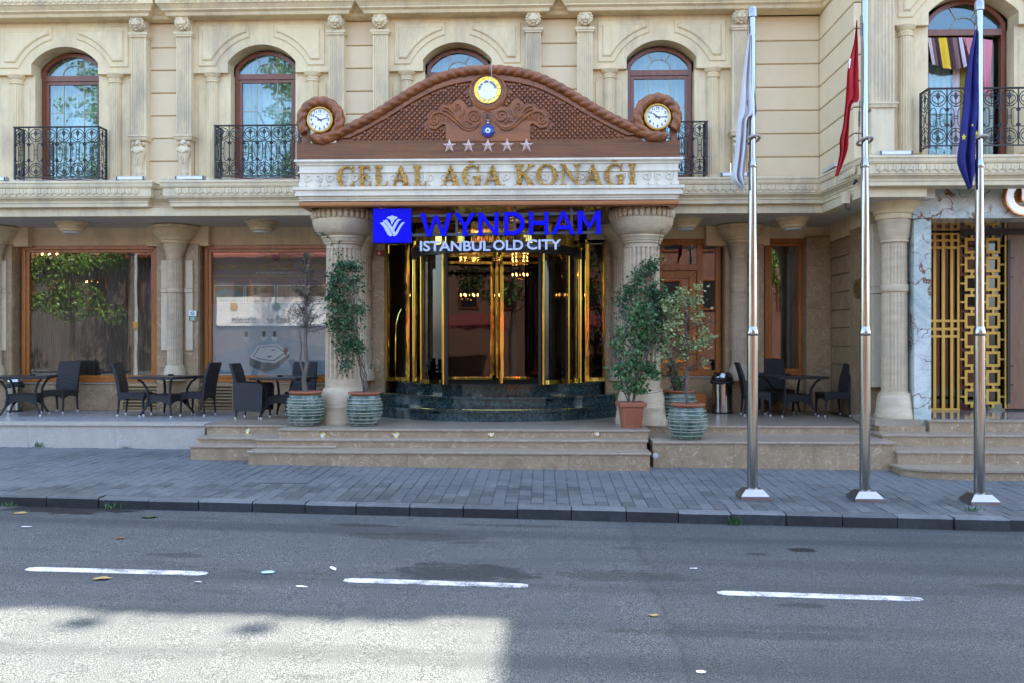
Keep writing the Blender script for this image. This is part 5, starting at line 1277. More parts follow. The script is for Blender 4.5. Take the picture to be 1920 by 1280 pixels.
# ================================================================== REVOLVING DOOR
RD = thing('revolving_door', 'polished brass revolving door with curved glass walls at the top of the granite steps', 'revolving door')
RX, RY, RR = X(932, 17.75), 17.75, 1.62
Z0, Z1 = ZT+.6, Z(474, 932, 16.2)
def arcwall(m, a0, a1, r0, r1, z0, z1, n=18):
    P = [(RX+r*sin(a), RY-r*cos(a)) for r, A in ((r0, 1), (r1, -1)) for a in ([a0+(a1-a0)*i/n for i in range(n+1)] if A == 1 else [a1-(a1-a0)*i/n for i in range(n+1)])]
    m.loft([[(x, y, z) for x, y in P] for z in (z0, z1)], False)
A1 = math.asin(.905/RR)
for s in (-1, 1):
    a, b = sorted((s*(A1+.03), s*1.52))
    m = MB(); arcwall(m, a, b, RR-.01, RR-.02, Z0+.07, Z1); m.build('curved_pane', MAT['glass_door'], RD)
    m = MB(); arcwall(m, a, b, RR+.01, RR-.04, Z0, Z0+.075); m.build('curved_base_rail', MAT['gold'], RD)
    for ang, w_, mt in ((A1, .034, 'gold'), (A1-.045, .03, 'black'), (1.02, .018, 'gold'), (1.5, .045, 'gold')):
        x, y = RX+s*RR*sin(ang), RY-RR*cos(ang); m = MB(); m.column(x, y, [(w_, Z0), (w_, Z1)], 12); m.build('post', MAT[mt], RD)
m = MB(); arcwall(m, -1.56, 1.56, RR+.045, RR-.06, Z1, Z1+.17, 40); m.build('header_band', MAT['black'], RD)
m = MB(); arcwall(m, -1.56, 1.56, RR+.055, RR-.05, Z1+.171, Z1+.20, 40); m.build('header_trim', MAT['gold'], RD)
m = MB(); arcwall(m, -1.56, 1.56, RR+.02, RR-.05, Z1+.201, zs2-.05, 40); m.build('header_fascia', MAT['gold'], RD)
m = MB(); m.column(RX, RY, [(RR-.07, Z1+.02), (RR-.07, Z1+.1)], 40, False); m.build('drum_ceiling', MAT['gold'], RD)
m = MB(); m.column(RX, RY, [(.05, Z0), (.05, Z1+.02)], 14); m.build('centre_shaft', MAT['gold'], RD)
m = MB(); m.column(RX, RY, [(RR-.05, Z0+.001), (RR-.05, Z0+.008)], 40, False); m.build('drum_floor', plain('door_mat', (.02,.019,.018), None, 20, .8), RD)
for k in range(4):
    a = radians(6)+k*pi/2; Wg = thing('door_wing', '', ''); del Wg['label'], Wg['category']; Wg.parent = RD; Wg.location = (RX, RY, 0); Wg.rotation_euler = (0, 0, a)
    m = MB()
    for x0, x1 in ((.09, .13), (1.42, 1.46)): m.box(x0, x1, -.025, .025, Z0+.03, Z1-.03)
    m.box(.13, 1.42, -.024, .024, Z0+.031, Z0+.09); m.box(.13, 1.42, -.024, .024, Z1-.08, Z1-.031); m.build('wing_frame', MAT['gold'], Wg)
    m = MB(); m.box(.125, 1.425, -.005, .005, Z0+.085, Z1-.075); m.build('wing_pane', MAT['glass_door'], Wg)
    m = MB(); m.tube([(1.28, -.06, Z0+.75), (1.28, -.07, Z0+.8), (1.28, -.07, Z0+1.35), (1.28, -.06, Z0+1.4)], .014, 6); m.build('push_bar', MAT['gold'], Wg)
# flanking brass framed sidelights and lobby
for s, (pa, pb) in ((-1, (721, 768)), (1, (1097, 1138))):
    y = 17.62; x0, x1 = X(pa, y), X(pb, y)
    SL = thing('sidelight', 'brass framed dark glass sidelight left of the revolving door' if s < 0 else 'brass framed dark glass sidelight right of the revolving door', 'sidelight', group='brass sidelights')
    m = MB(); wframe(m, x0, x1, Z0, E(1.95), y, .085, .12); m.build('frame', MAT['gold'], SL)
    m = MB(); m.box(x0+.08, x1-.08, y+.06, y+.07, Z0+.06, E(1.89)); m.build('pane', MAT['glass_door'], SL)
    if s < 0:
        m = MB(); xm = (x0+x1)/2+.02; m.tube([(xm+.07, y-.03, E(.60)), (xm+.02, y-.04, E(.5)), (xm-.03, y-.04, E(.3)), (xm-.04, y-.04, E(-.1)), (xm-.04, y-.04, E(-.75))], .012, 6); m.build('pull_handle', MAT['gold'], SL)
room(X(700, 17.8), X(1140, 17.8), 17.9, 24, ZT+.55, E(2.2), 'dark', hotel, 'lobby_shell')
tile_grid(X(696, 17.55), X(722, 17.55), 0, 0, 17.5, 1, 0, zlist=[ZT, 1.5, 2.3, 3.1, E(2.0)])
tile_grid(X(1136, 17.55), X(1157, 17.55), 0, 0, 17.5, 1, 0, zlist=[ZT, 1.5, 2.3, 3.1, E(2.0)])
m = MB(); m.box(X(696, 17.55), X(723, 17.55), 17.535, 18.2, ZT, E(2.2)); m.box(X(1135, 17.55), X(1157, 17.55), 17.535, 18.2, ZT, E(2.2)); m.build('pier_core', MAT['brown'], hotel)
# lit chandeliers inside
def chandelier(x, y, z, label, r=.22):
    T = thing('chandelier', label, 'chandelier', (x, y, z), 0, 'lit chandeliers behind the glass')
    m = MB(); m.tube([(0, 0, 0), (0, 0, E(2.0)-z)], .008, 5)
    for i in range(6):
        a = i*pi/3; m.tube([(0, 0, -.05), (r*.6*cos(a), r*.6*sin(a), -.12), (r*cos(a), r*sin(a), -.04), (r*cos(a), r*sin(a), 0)], .008, 5)
    m.build('frame', MAT['gold'], T)
    for i in range(6):
        a = i*pi/3; m = MB(); m.ball((r*cos(a), r*sin(a), .03), (.018, .018, .034), 7, 5); m.build('bulb', MAT['bulb'], T)
chandelier(X(93, 18.9), 18.9, Z(480, 93, 18.9), 'lit chandelier top left behind the string curtain window', .16)
chandelier(X(172, 20.6), 20.6, Z(532, 172, 20.6), 'small lit chandelier deep behind the middle of the string curtain', .13)
chandelier(X(566, 19.2), 19.2, Z(474, 566, 19.2), 'lit chandelier above the poster window near its top right corner', .2)
chandelier(X(880, 21.5), 21.5, Z(556, 880, 21.5), 'lit chandelier seen through the left half of the revolving door', .2)
chandelier(X(975, 21), 21, Z(518, 975, 21), 'lit chandelier high behind the right half of the revolving door', .17)
chandelier(X(1054, 20.5), 20.5, Z(556, 1054, 20.5), 'lit chandelier behind the right curved glass of the revolving door', .13)

# ================================================================== MARBLE PORTAL ON THE RIGHT
po = thing('marble_portal', 'blue white onyx portal with gold lattice doors right of the fluted column', 'portal')
PY = 14.9
x0, x1 = X(1714, PY), X(1746, PY); zb = .635
zbm = Z(410.5, 1800, PY); ztp = E(2.62)
m = MB(); m.panel(x0, x1, zb, zbm-.0, PY, 16.85, .004); m.build('pillar_slab', MAT['onyx'], po)
for a, b in ((x0-.03, X(1897, PY)-.002), (X(1897, PY)+.002, 9.2)):
    m = MB(); m.panel(a, b, zbm+.002, ztp, PY-.025, PY+.5, .004); m.build('lintel_slab', MAT['onyx'], po)
m = MB(); m.box(x0, 9.2, PY+.0, 16.85, zbm+.01, zbm+.25); m.build('portal_soffit', plain('glossy_dark_soffit', (.12,.09,.07), (.08,.06,.05), 3, .08), po)
yD = 16.78; zD0, zD1 = .825, Z(437, 1800, yD)
m = MB(); m.box(x1-.05, 9.2, yD+.12, yD+.14, zD0, zbm+.1); m.build('backing', MAT['black'], po)
GL = thing('door_pane', '', ''); del GL['label'], GL['category']; GL.parent = po
def bars(pa, pb, qa, qb): return (X(pa, yD), X(pb, yD), Z(qb, 1800, yD), Z(qa, 1800, yD))
def addbar(nm, pa, pb, qa, qb, off=0):
    a, b, c_, d = bars(pa, pb, qa, qb); m = MB(); m.box(a, b, yD+off, yD+.03+off, c_, d); return m.build(nm, MAT['goldpaint'], GL)
for a, b in ((1750, 1755.5), (1766, 1772), (1782, 1787.5), (1795, 1799)): addbar('lattice_bar', a, b, 437, 767)
for a, b in ((437.5, 441), (449, 453.5), (462.5, 467), (600, 604.5), (615, 620), (629, 633.5), (764.5, 768)): addbar('lattice_bar', 1744, 1799.5, a, b, .002)
zk = 447
for i in range(9):
    q = 447+i*35.1
    for a in (1809, 1849):
        o_ = addbar('lattice_ring', a, a+26.5, q, q+5); 
        addbar('lattice_ring', a, a+26.5, q+24, q+29); addbar('lattice_ring', a, a+5, q+5, q+24); addbar('lattice_ring', a+21.5, a+26.5, q+5, q+24)
        addbar('lattice_link', a+11, a+15.5, q+29, q+35.1)
    addbar('lattice_link', 1801, 1809, q+13, q+16.5); addbar('lattice_link', 1835.5, 1849, q+13, q+16.5); addbar('lattice_link', 1875.5, 1884, q+13, q+16.5)
for a in (1820, 1860): addbar('lattice_link', a, a+4.5, 442, 447)
addbar('lattice_bar', 1884, 1887.5, 442, 765)
a, b, c_, d = bars(1744, 1887, 437, 768); m = MB(); m.box(a, b, yD+.05, yD+.06, c_, d); m.build('pane', glass('dark_reflecting_glass', (.30,.30,.30), .06), GL)
m = MB(); a, b, c_, d = bars(1888.5, 1990, 441, 765); m.panel(a, b, c_, d, yD-.01, yD+.08, .004); m.build('timber_leaf', MAT['doorwood'], po)
hx = X(1891, yD-.1); m = MB(); m.box(hx-.025, hx+.025, yD-.12, yD-.07, Z(755, 1891, yD), Z(452, 1891, yD))
for q in (485, 521, 685, 720): z = Z(q, 1891, yD); m.box(hx+.026, hx+.09, yD-.105, yD-.085, z-.012, z+.012)
m.build('pull_handle', MAT['black'], po)
m = MB(); a, b, c_, d = bars(1799.5, 1990, 434, 441); m.box(a, b, yD-.03, yD+.1, c_, d); m.build('head_rail', MAT['black'], po)
m = MB(); m.box(X(1746, 15.2), 9.3, 14.9, 16.9, .8205, .826); m.build('landing_tile', veined('landing_marble', (.30,.30,.31), (.13,.13,.14), (.5,.5,.5), 1.2, .1), po)
# round backlit letter sign, cut by the picture edge
lg = thing('round_logo_sign', 'round copper edged letter sign with an upright bar on the onyx lintel', 'sign')
cxl, czl = X(1912, PY), Z(372, 1912, PY); yl = PY-.16
ro, ri = .30, .165
P = arcpoly(cxl, czl, ro, ri, radians(118), radians(422), n=34)
m = MB(); m.prism(P, yl+.012, PY-.02); m.build('copper_side', metal('copper_gold_edge', (.75,.34,.13), .15, .5, 16), lg)
P2 = arcpoly(cxl, czl, ro-.018, ri+.018, radians(121), radians(419), n=34); m = MB(); m.prism(P2, yl, yl+.013); m.build('face', MAT['led'], lg)
m = MB(); m.prism([(cxl-.055+.055*(1+cos(t)), czl-.02+ (0 if t > pi else .32)+.055*sin(t)) for t in [2*pi*i/24+.001 for i in range(24)]], yl+.012, PY-.02); m.build('bar_side', metal('copper_gold_bar', (.75,.34,.13), .15, .5, 16), lg)
m = MB(); m.prism([(cxl-.038+.038*(1+cos(t)), czl-.02+(0 if t > pi else .32)+.038*sin(t)) for t in [2*pi*i/24+.001 for i in range(24)]], yl, yl+.013); m.build('bar_face', MAT['led'], lg)
# ================================================================== THE OTHER SIDE OF THE STREET (mirrored in the glass and brass)
pv2 = sheet('far_pavement', -40, 40, -12, -4.2, lambda x, y: .12-.0185*x, MAT['paver'], 10, 4, kind='structure')
pink = plain('salmon_render', (.20,.10,.075), (.15,.08,.06), 2, .85)
roofm = plain('red_roof_tile', (.30,.085,.05), (.2,.06,.04), 9, .8)
def row_house(xa, xb, y, h, mt, label, floors):
    B = thing('row_house', label, 'house', (0,0,0), 0, 'houses across the street')
    m = MB(); m.box(xa, xb, y-9, y, -1, h); m.build('wall', mt, B)
    m = MB(); m.loft([[(x, y+.7, h), (x, y+.7, h+.15), (x, y-4.5, h+2.0), (x, y-9.6, h+.15), (x, y-9.6, h)] for x in (xa-.2, xb+.2)], False); m.build('roof', roofm, B)
    n = int((xb-xa)/1.9)
    for f in range(1, floors):
        for i in range(n):
            c = xa+(xb-xa)*(i+.5)/n; z = .6+f*3.1
            F = MB(); wframe(F, c-.5, c+.5, z, z+1.6, 0, .09, .06); F.v = [(x, y+.06-q, zz_) for x, q, zz_ in F.v]; F.build('window_frame', MAT['redwood'], B)
            m = MB(); m.box(c-.45, c+.45, y+.002, y+.02, z+.05, z+1.55); m.build('window_pane', MAT['black'], B)
    return B
row_house(-44, -7.2, -11.5, 6.4, plain('dull_grey_render', (.115,.10,.095), None, 2, .85), 'low grey house with red tiled roof across the street', 2)
row_house(-7.0, 5.5, -12.5, 9.6, pink, 'salmon house with red tiled roof across the street', 3)
row_house(5.8, 22, -12.0, 8.2, plain('brick_red_render', (.17,.075,.055), None, 3, .85), 'brick red house across the street', 3)
sg = thing('shop_sign', 'white shop sign with dark lettering and two coin emblems across the street', 'sign')
m = MB(); m.box(-17.2, -10.6, -11.5, -11.38, 2.85, 4.35); m.build('sign_board', MAT['whiteplastic'], sg)
def far_text(body, xr, z, h, m_):
    me = text_mesh(body, 1, .05, .01); xs = [v.co.x for v in me.vertices]; w_ = max(xs)-min(xs)
    for v in me.vertices: x, yy, q = v.co; v.co = (xr-(x-min(xs))*h/.69, -11.36+q*.2, z+yy*h/.69)
    link('sign_lettering', me, m_, sg)
far_text('tether', -13.3, 3.0, .34, MAT['darkgrey']); far_text('bitcoin', -15.1, 3.0, .34, MAT['darkgrey'])
for xx, mt in ((-16.3, 'goldpaint'), (-14.0, 'greenprint')): m = MB(); m.column(0, 0, [(.01, 0), (.22, 0), (.22, .02), (.01, .02)], 20); m.v = [(xx+a, -11.375+c, 3.85+b) for a, b, c in m.v]; m.build('coin_emblem', MAT[mt], sg)
aw = thing('shop_awning', 'dark red awning over the shop front across the street', 'awning')
m = MB(); m.loft([[(x, -11.4, 3.4), (x, -9.9, 2.75), (x, -9.9, 2.6), (x, -11.4, 3.3)] for x in (-6.5, 4.0)], False); m.build('awning_cloth', cloth('awning_red', (.16,.03,.03), (.12,.02,.02)), aw)
def leafcloud(m, rn, c, r, n, size, squash=1.0, shell=.5):
    """leaf-sized bent faces scattered through an uneven volume"""
    for _ in range(n):
        while True:
            d = Vector((rn.uniform(-1,1), rn.uniform(-1,1), rn.uniform(-1,1)))
            if d.length <= 1: break
        d = d.normalized()*(shell+(1-shell)*d.length) if rn.random() < .7 else d
        p = Vector(c)+Vector((d.x*r[0], d.y*r[1], d.z*r[2])); add_leaf(m, rn, p, size*rn.uniform(.7, 1.25), squash)
def add_leaf(m, rn, p, L_, wd=.5, droop=.0, dirv=None):
    p = Vector(p); a = dirv if dirv is not None else Vector((rn.gauss(0,1), rn.gauss(0,1), rn.gauss(0,.7)-droop)); a = a.normalized() if a.length > .01 else Vector((1,0,0))
    b = a.cross(Vector((rn.gauss(0,1), rn.gauss(0,1), rn.gauss(0,1)))); b = b.normalized() if b.length > .01 else a.orthogonal().normalized(); n_ = a.cross(b)
    w_ = L_*wd*.5; P = [p, p+a*L_*.45+b*w_+n_*w_*.35, p+a*L_, p+a*L_*.45-b*w_+n_*w_*.35]
    m.add([tuple(q) for q in P], [(0,1,2),(0,2,3)])
def street_tree(x, y, h, label, seed, r=2.0):
    rn = random.Random(seed); T = thing('street_tree', label, 'tree', (0,0,0), 0, 'trees across the street')
    m = MB(); m.tube([(x, y, -.2), (x+.1, y, h*.3), (x+.15, y+.1, h*.6), (x+.1, y, h*.85)], [.17, .14, .10, .04], 9)
    for k in range(7):
        a = rn.uniform(0, 6.28); z = h*rn.uniform(.4, .7); m.tube([(x+.12, y, z), (x+r*.5*cos(a), y+r*.5*sin(a), z+h*.1), (x+r*.85*cos(a), y+r*.85*sin(a), z+h*.18)], [.06, .04, .015], 6)
    m.build('trunk', MAT['bark'], T)
    m = MB()
    for k in range(26):
        a = rn.uniform(0, 6.28); q = rn.uniform(.1, 1)*r; z = h*rn.uniform(.5, 1.0)
        leafcloud(m, rn, (x+q*cos(a), y+q*sin(a), z), (.75, .75, .5), 130, .2, .55, .2)
    m.build('crown', MAT['leaf_street'], T, kind='stuff')
for i, (x, y, h) in enumerate(((-26.5, -6.8, 9.0), (-22.2, -6.0, 6.6), (-19.6, -6.5, 14.5), (-11.2, -6.3, 14.5), (-2.8, -6.0, 7.0), (3.6, -6.4, 8.0), (9.8, -6.2, 7.6))):
    street_tree(x, y, h, ['outermost street tree at the far left across the street', 'low spreading street tree before the grey house, opposite the string curtain window', 'tall street tree at the far left across the street', 'street tree in front of the grey house across the street', 'street tree in front of the salmon house across the street', 'taller street tree by the joint of salmon and red houses', 'street tree in front of the brick red house across the street'][i], 40+i)
lp_ = thing('street_lamp', 'grey street lamp post with a purple banner across the street', 'street lamp')
m = MB(); m.tube([(-17.9, -3.4, -.2), (-17.9, -3.4, 7.2)], [.09, .06], 10); m.build('post', MAT['alu'], lp_)
m = MB(); m.tube([(-17.9, -3.4, 7.1), (-17.9, -2.6, 7.4), (-17.9, -1.9, 7.4)], .04, 8); m.ball((-17.9, -1.6, 7.38), (.12, .35, .07)); m.build('lamp_head', MAT['alu'], lp_)
m = MB(); m.box(-17.25, -16.6, -3.42, -3.40, 2.9, 5.2); m.build('banner', cloth('purple_banner', (.10,.02,.16), (.08,.015,.12)), lp_)
m = MB(); m.box(-17.98, -17.82, -3.33, -3.29, 2.6, 2.9); m.build('yellow_tag', MAT['goldpaint'], lp_)
# parked orange taxi seen in the portal glass
tx = thing('parked_taxi', 'orange taxi parked at the far kerb', 'car', (5.8, -2.9, road_z(5.8, -2.9)), 0)
org = plain('orange_paint', (.60,.17,.01), (.55,.15,.01), 3, .18)
m = MB()
side = [(-2.1,.35),(-2.15,.7),(-1.9,.86),(-1.15,.92),(-.55,1.36),(.65,1.40),(1.3,.98),(1.95,.90),(2.12,.62),(2.1,.35)]
m.loft([[(x*(1-.04*abs(k)), .82*k*(1 if z < .95 else .84), z) for x, z in side] for k in (-1, -.9, .9, 1)], False); m.build('body', org, tx)
for s in (-1, 1):
    m = MB(); m.prism([(-.98,.95),(-.5,1.30),(.02,1.33),(.02,.95)], s*.735-.012, s*.735+.012); m.prism([(.1,.95),(.1,1.33),(.6,1.33),(1.08,.97)], s*.735-.0121, s*.735+.0121); m.build('side_window', MAT['black'], tx)
    for xx in (-1.3, 1.3):
        m = MB(); m.column(0, 0, [(.2, -.1), (.31, -.1), (.32, 0), (.31, .1), (.2, .1)], 20); m.v = [(xx+a, s*.76+q, .32+b) for a, b, q in m.v]; m.build('wheel', MAT['black'], tx)
# ================================================================== WICKER FURNITURE ON THE TERRACES
wk = MAT['wicker']; foot = MAT['alu']
def leg(T, x, y, top, dx=0, dy=0, r=.021):
    m = MB(); m.tube([(x, y, top), (x+dx*.35, y+dy*.35, top*.55), (x+dx, y+dy, .035)], [r*1.15, r, r*.85], 8); o = m.build('leg', wk, T)
    m = MB(); m.column(x+dx, y+dy, [(r*.9, 0), (r*1.0, .015), (r*.9, .04)], 8); m.build('foot', foot, o)
def skirt(m, x0, x1, y0, y1, z1, h, drop):
    """woven skirt whose lower edge arches up between the legs"""
    n = 8
    def side(p, q):
        P = []
        for i in range(n+1): t = i/n; P.append((p[0]+(q[0]-p[0])*t, p[1]+(q[1]-p[1])*t, z1-h-drop*(abs(2*t-1)**3)))
        return P
    for p, q in (((x0,y0),(x1,y0)), ((x1,y0),(x1,y1)), ((x1,y1),(x0,y1)), ((x0,y1),(x0,y0))):
        P = side(p, q); d = Vector((q[0]-p[0], q[1]-p[1])).normalized(); nx, ny = -d.y*.012, d.x*.012
        lo = [(a, b, c) for a, b, c in P]; hi = [(a, b, z1) for a, b, c in P]; k = len(P)
        vs = lo+hi+[(a+nx, b+ny, c) for a, b, c in lo]+[(a+nx, b+ny, c) for a, b, c in hi]; fs = []
        for i in range(k-1): fs += [(i, i+1, k+i+1, k+i), (2*k+i, 3*k+i, 3*k+i+1, 2*k+i+1), (i, 2*k+i, 2*k+i+1, i+1)]
        m.add(vs, fs)
def chair(label, arms=False):
    T = thing('wicker_armchair' if arms else 'wicker_chair', label, 'chair')          # faces +X
    w_, d_, sz = .235, .24, .44
    m = MB(); m.loft([[(x*s_, y*s_, z) for x, y in ((-.23,-w_),(.25,-w_),(.25,w_),(-.23,w_))] for z, s_ in ((sz-.07,1),(sz-.012,1.01),(sz,.96))], False); m.build('seat', wk, T)
    m = MB(); skirt(m, -.22, .24, -w_+.005, w_-.005, sz-.06, .05 if not arms else .03, .07); m.build('skirt', wk, T)
    m = MB(); rings = []
    for z, x, t, hw in ((sz-.03,-.205,.05,.225),(sz+.1,-.215,.052,.232),(sz+.28,-.25,.05,.235),(sz+.45,-.30,.046,.235),(sz+.535,-.33,.042,.228),(sz+.55,-.333,.03,.215)):
        rings.append([(x-t/2,-hw,z),(x+t/2,-hw*.97,z),(x+t/2+.012,0,z),(x+t/2,hw*.97,z),(x-t/2,hw,z),(x-t/2+.012,0,z)])
    m.loft(rings); m.build('backrest', wk, T)
    for x, dx in ((-.2, -.03), (.225, .015)):
        for y in (-w_+.02, w_-.02): leg(T, x, y, sz-.09, dx, 0)
    if arms:
        for s in (-1, 1):
            m = MB(); m.loft([[(x, s*(w_+dy), z) for x, z in ((-.24,.16),(.27,.14),(.29,.58),(.26,.635),(-.25,.66))] for dy in (.0, .055)], False); m.build('arm_panel', wk, T)
    return T
def table(label, w_=.95):
    T = thing('wicker_table', label, 'table'); h = .74; a = w_/2
    m = MB(); m.loft([[(sx*a*k, sy*a*k, z) for sx, sy in ((-1,-1),(1,-1),(1,1),(-1,1))] for z, k in ((h-.045,.985),(h-.035,1),(h-.008,1),(h,.985))], False); m.build('table_rim', wk, T)
    m = MB(); m.box(-a+.06, a-.06, -a+.06, a-.06, h-.001, h+.004); m.build('table_top', MAT['tabletop'], T)
    m = MB()
    skirt(m, -.235, .235, -.235, .235, .40, .12, .10); m.loft([[(sx*k, sy*k, z) for sx, sy in ((-1,-1),(1,-1),(1,1),(-1,1))] for z, k in ((.395,.24),(.41,.235))], False); m.build('wicker_skirt', wk, T)
    for sx in (-1, 1):
        for sy in (-1, 1):
            m = MB(); m.tube([(sx*(a-.11), sy*(a-.11), h-.045), (sx*.30, sy*.30, h-.11), (sx*.245, sy*.245, .5), (sx*.235, sy*.235, .34), (sx*.26, sy*.26, .18), (sx*.335, sy*.335, .03)], [.021,.021,.022,.024,.022,.018], 8); o = m.build('leg', wk, T)
            m = MB(); m.column(sx*.338, sy*.338, [(.018, 0), (.02, .015), (.018, .04)], 8); m.build('foot', foot, o)
    return T
TG, CG = 'square wicker tables on the terraces', 'wicker chairs at the terrace tables'
t0 = table('black wicker table at the far left edge of the terrace'); t0.location = (X(46, 16.55), 16.55, ZT); t0.rotation_euler = (0,0,.30); t0['group'] = TG
dup(t0, (X(314, 16.5), 16.5, ZT), -.26, 'black wicker table between two facing chairs before the brass vent', TG)
dup(t0, (X(533, 16.2), 16.2, ZT), -.20, 'black wicker table behind the bare potted tree', TG, (.95,.95,1))
dup(t0, (X(1484, 17.0), 17.0, ZT), .22, 'black wicker table right of the steel bin on the right terrace', TG, (1.05,1.0,1))
for lb, px, Y in (('small black ashtray on the far left table', 62, 16.6), ('small black ashtray on the table before the brass vent', 320, 16.6), ('small black ashtray on the right terrace table', 1478, 17.15), ('small black ashtray on the table behind the bare tree', 525, 16.2)):
    m = MB(); m.column(0, 0, [(.045, 0), (.055, .02), (.055, .028), (.045, .028), (.04, .012)], 14); o = m.build('ashtray', MAT['black'], None); o.location = (X(px, Y), Y, ZT+.745); tag(o, lb, 'ashtray', 'ashtrays on the tables')
c0 = chair('black wicker chair with its high back to the string curtain, facing the far left table'); c0.location = (X(113, 17.25), 17.25, ZT); c0.rotation_euler = (0,0,-pi/2-.1); c0['group'] = CG
dup(c0, (X(252, 16.6), 16.6, ZT), .1, 'black wicker chair facing right, left of the table before the brass vent', CG)
dup(c0, (X(372, 16.65), 16.65, ZT), pi-.12, 'black wicker chair facing left, right of the table before the brass vent', CG)
dup(c0, (X(564, 17.0), 17.0, ZT), -pi/2, 'black wicker chair behind the table by the bare potted tree', CG)
dup(c0, (X(622, 16.7), 16.7, ZT), pi, 'black wicker chair half hidden behind the left canopy column', CG)
dup(c0, (X(1416, 17.05), 17.05, ZT), -.06, 'black wicker chair facing right between bin and right terrace table', CG)
dup(c0, (X(1455, 17.7), 17.7, ZT), -pi/2+.05, 'black wicker chair behind the right terrace table, before the narrow window', CG, (1.15,1.15,1.05))
dup(c0, (X(1562, 16.95), 16.95, ZT), pi+.1, 'black wicker chair facing left beside the block jointed marble wall', CG)
a0 = chair('black wicker armchair with closed woven sides left of the bare potted tree', True); a0.location = (X(474, 16.05), 16.05, ZT); a0.rotation_euler = (0,0,-.06); a0['group'] = CG
# steel bins
def bin_(label, px, Y, h=.80, r=.205):
    T = thing('steel_bin', label, 'bin', (X(px, Y), Y, ZT), 0, 'steel pedal bins')
    m = MB(); m.column(0, 0, [(r*.97, 0), (r*.97, .03), (r*.95, .031)], 28); m.build('base_ring', MAT['black'], T)
    m = MB(); m.column(0, 0, [(r*.95, .031), (r*.95, h*.77), (.05, h*.77)], 36); m.build('body', MAT['steel'], T)
    m = MB(); m.column(0, 0, [(r*.97, h*.76), (r*1.0, h*.77), (r*1.0, h*.85), (r*.98, h*.86), (.05, h*.861)], 28)
    rn = random.Random(2)
    for k in range(22): a = k*.2856; m.ball((r*.98*cos(a), r*.98*sin(a), h*.765-rn.uniform(0, .03)), (.035, .035, .03), 6, 4)
    m.build('liner', MAT['black'], T)
    m = MB(); m.column(0, 0, [(r*.95, h*.861), (r*.98, h*.87), (r*.93, h*.94), (r*.78, h*.985), (r*.3, h), (.01, h)], 32); m.build('lid', MAT['steel'], T)
bin_('polished steel bin with domed lid and black liner, left of the right terrace table', 1354, 17.55)
bin_('slim polished steel bin behind the far left table', 28, 17.5, .68, .15)

# ================================================================== POTS AND PLANTS
def glazed_pot(label, px, Y, z, r=.30, h=.53, seed=1):
    T = thing('ribbed_pot', label, 'plant pot', (X(px, Y), Y, z), seed*1.3, 'green glazed ribbed pots')
    pr = [(r*.62, 0), (r*.66, .01)]; n = 72
    for i in range(n+1):
        t = i/n; z_ = .01+t*(h-.07); b = r*(.66+.36*sin(min(1, t*1.12+.06)*pi*.80)) if t < 1 else 0
        b = r*(.64+.37*sin(pi*(.10+.70*t))); pr.append((b-.004+.003*sin(31*t+seed), z_))
    rt = pr[-1][0]
    pr += [(rt+.004, h-.055)]
    m = MB(); m.column(0, 0, pr, 40); m.build('pot_body', MAT['glaze'], T)
    for q in range(1, 9):
        t = q/9+.015*sin(q*2.1+seed); b = r*(.64+.37*sin(pi*(.10+.70*t))); m = MB(); m.column(0, 0, [(b-.012, .01+t*(h-.07)-.016), (b+.010, .01+t*(h-.07)-.006), (b+.014, .01+t*(h-.07)+.001), (b+.008, .01+t*(h-.07)+.007), (b-.012, .01+t*(h-.07)+.012)], 40, cap=False); m.build('rib', MAT['pot_rib'], T)
    m = MB(); m.column(0, 0, [(rt-.01, h-.035), (rt+.012, h-.026), (rt+.016, h-.008), (rt+.005, h), (rt-.045, h), (rt-.05, h-.06)], 40); m.build('pot_rim', MAT['terracotta'], T)
    m = MB(); m.column(0, 0, [(rt-.05, h-.05), (rt-.052, h-.03), (.01, h-.015)], 24); m.build('soil', MAT['soil'], T)
    return T
P1 = (X(573, 14.78), 14.78, ZT+.002); P2 = (X(683, 14.78), 14.78, ZT+.002); P3 = (X(1183, 14.62), 14.62, ZT+.002); P4 = (X(1271, 15.35), 15.35, ZT+.002); P5 = (X(1289, 14.16), 14.16, ZM+.002)
glazed_pot('green glazed ribbed pot holding the bare twiggy tree', 573, 14.78, P1[2], .305, .56, 1)
glazed_pot('green and white ribbed pot holding the climbing vine, right of the left column', 683, 14.78, P2[2], .292, .55, 2)
glazed_pot('green ribbed pot standing behind the front pot, right of the right column', 1271, 15.35, P4[2], .31, .56, 3)
glazed_pot('green and white ribbed pot on the lower step with the variegated tree', 1289, 14.16, P5[2], .30, .545, 4)
T = thing('terracotta_planter', 'square terracotta plastic planter on the platform before the right column', 'plant pot', P3, .12)
m = MB(); m.loft([[(sx*k, sy*k, z) for sx, sy in ((-1,-1),(-.8,-1.06),(.8,-1.06),(1,-1),(1.06,-.8),(1.06,.8),(1,1),(-1,1),(-1.06,.8),(-1.06,-.8))] for z, k in ((0,.135),(.33,.17))], False)
for i in range(7): m.loft([[(sx*k, -k*1.07-.004, z) for sx in (-.7, .7)]+[(sx*k, -k*1.02, z) for sx in (.7, -.7)] for z, k in ((.07+.033*i, .142+.0035*i), (.085+.033*i, .1435+.0035*i))], False)
m.build('planter_body', MAT['terracotta'], T)
m = MB(); m.loft([[(sx*k, sy*k, z) for sx, sy in ((-1,-1),(1,-1),(1,1),(-1,1))] for z, k in ((.33,.195),(.345,.21),(.395,.215),(.41,.205),(.41,.17),(.36,.165))], False); m.build('planter_rim', MAT['terracotta'], T)
m = MB(); m.box(-.165, .165, -.165, .165, .35, .385); m.build('soil', MAT['soil'], T)

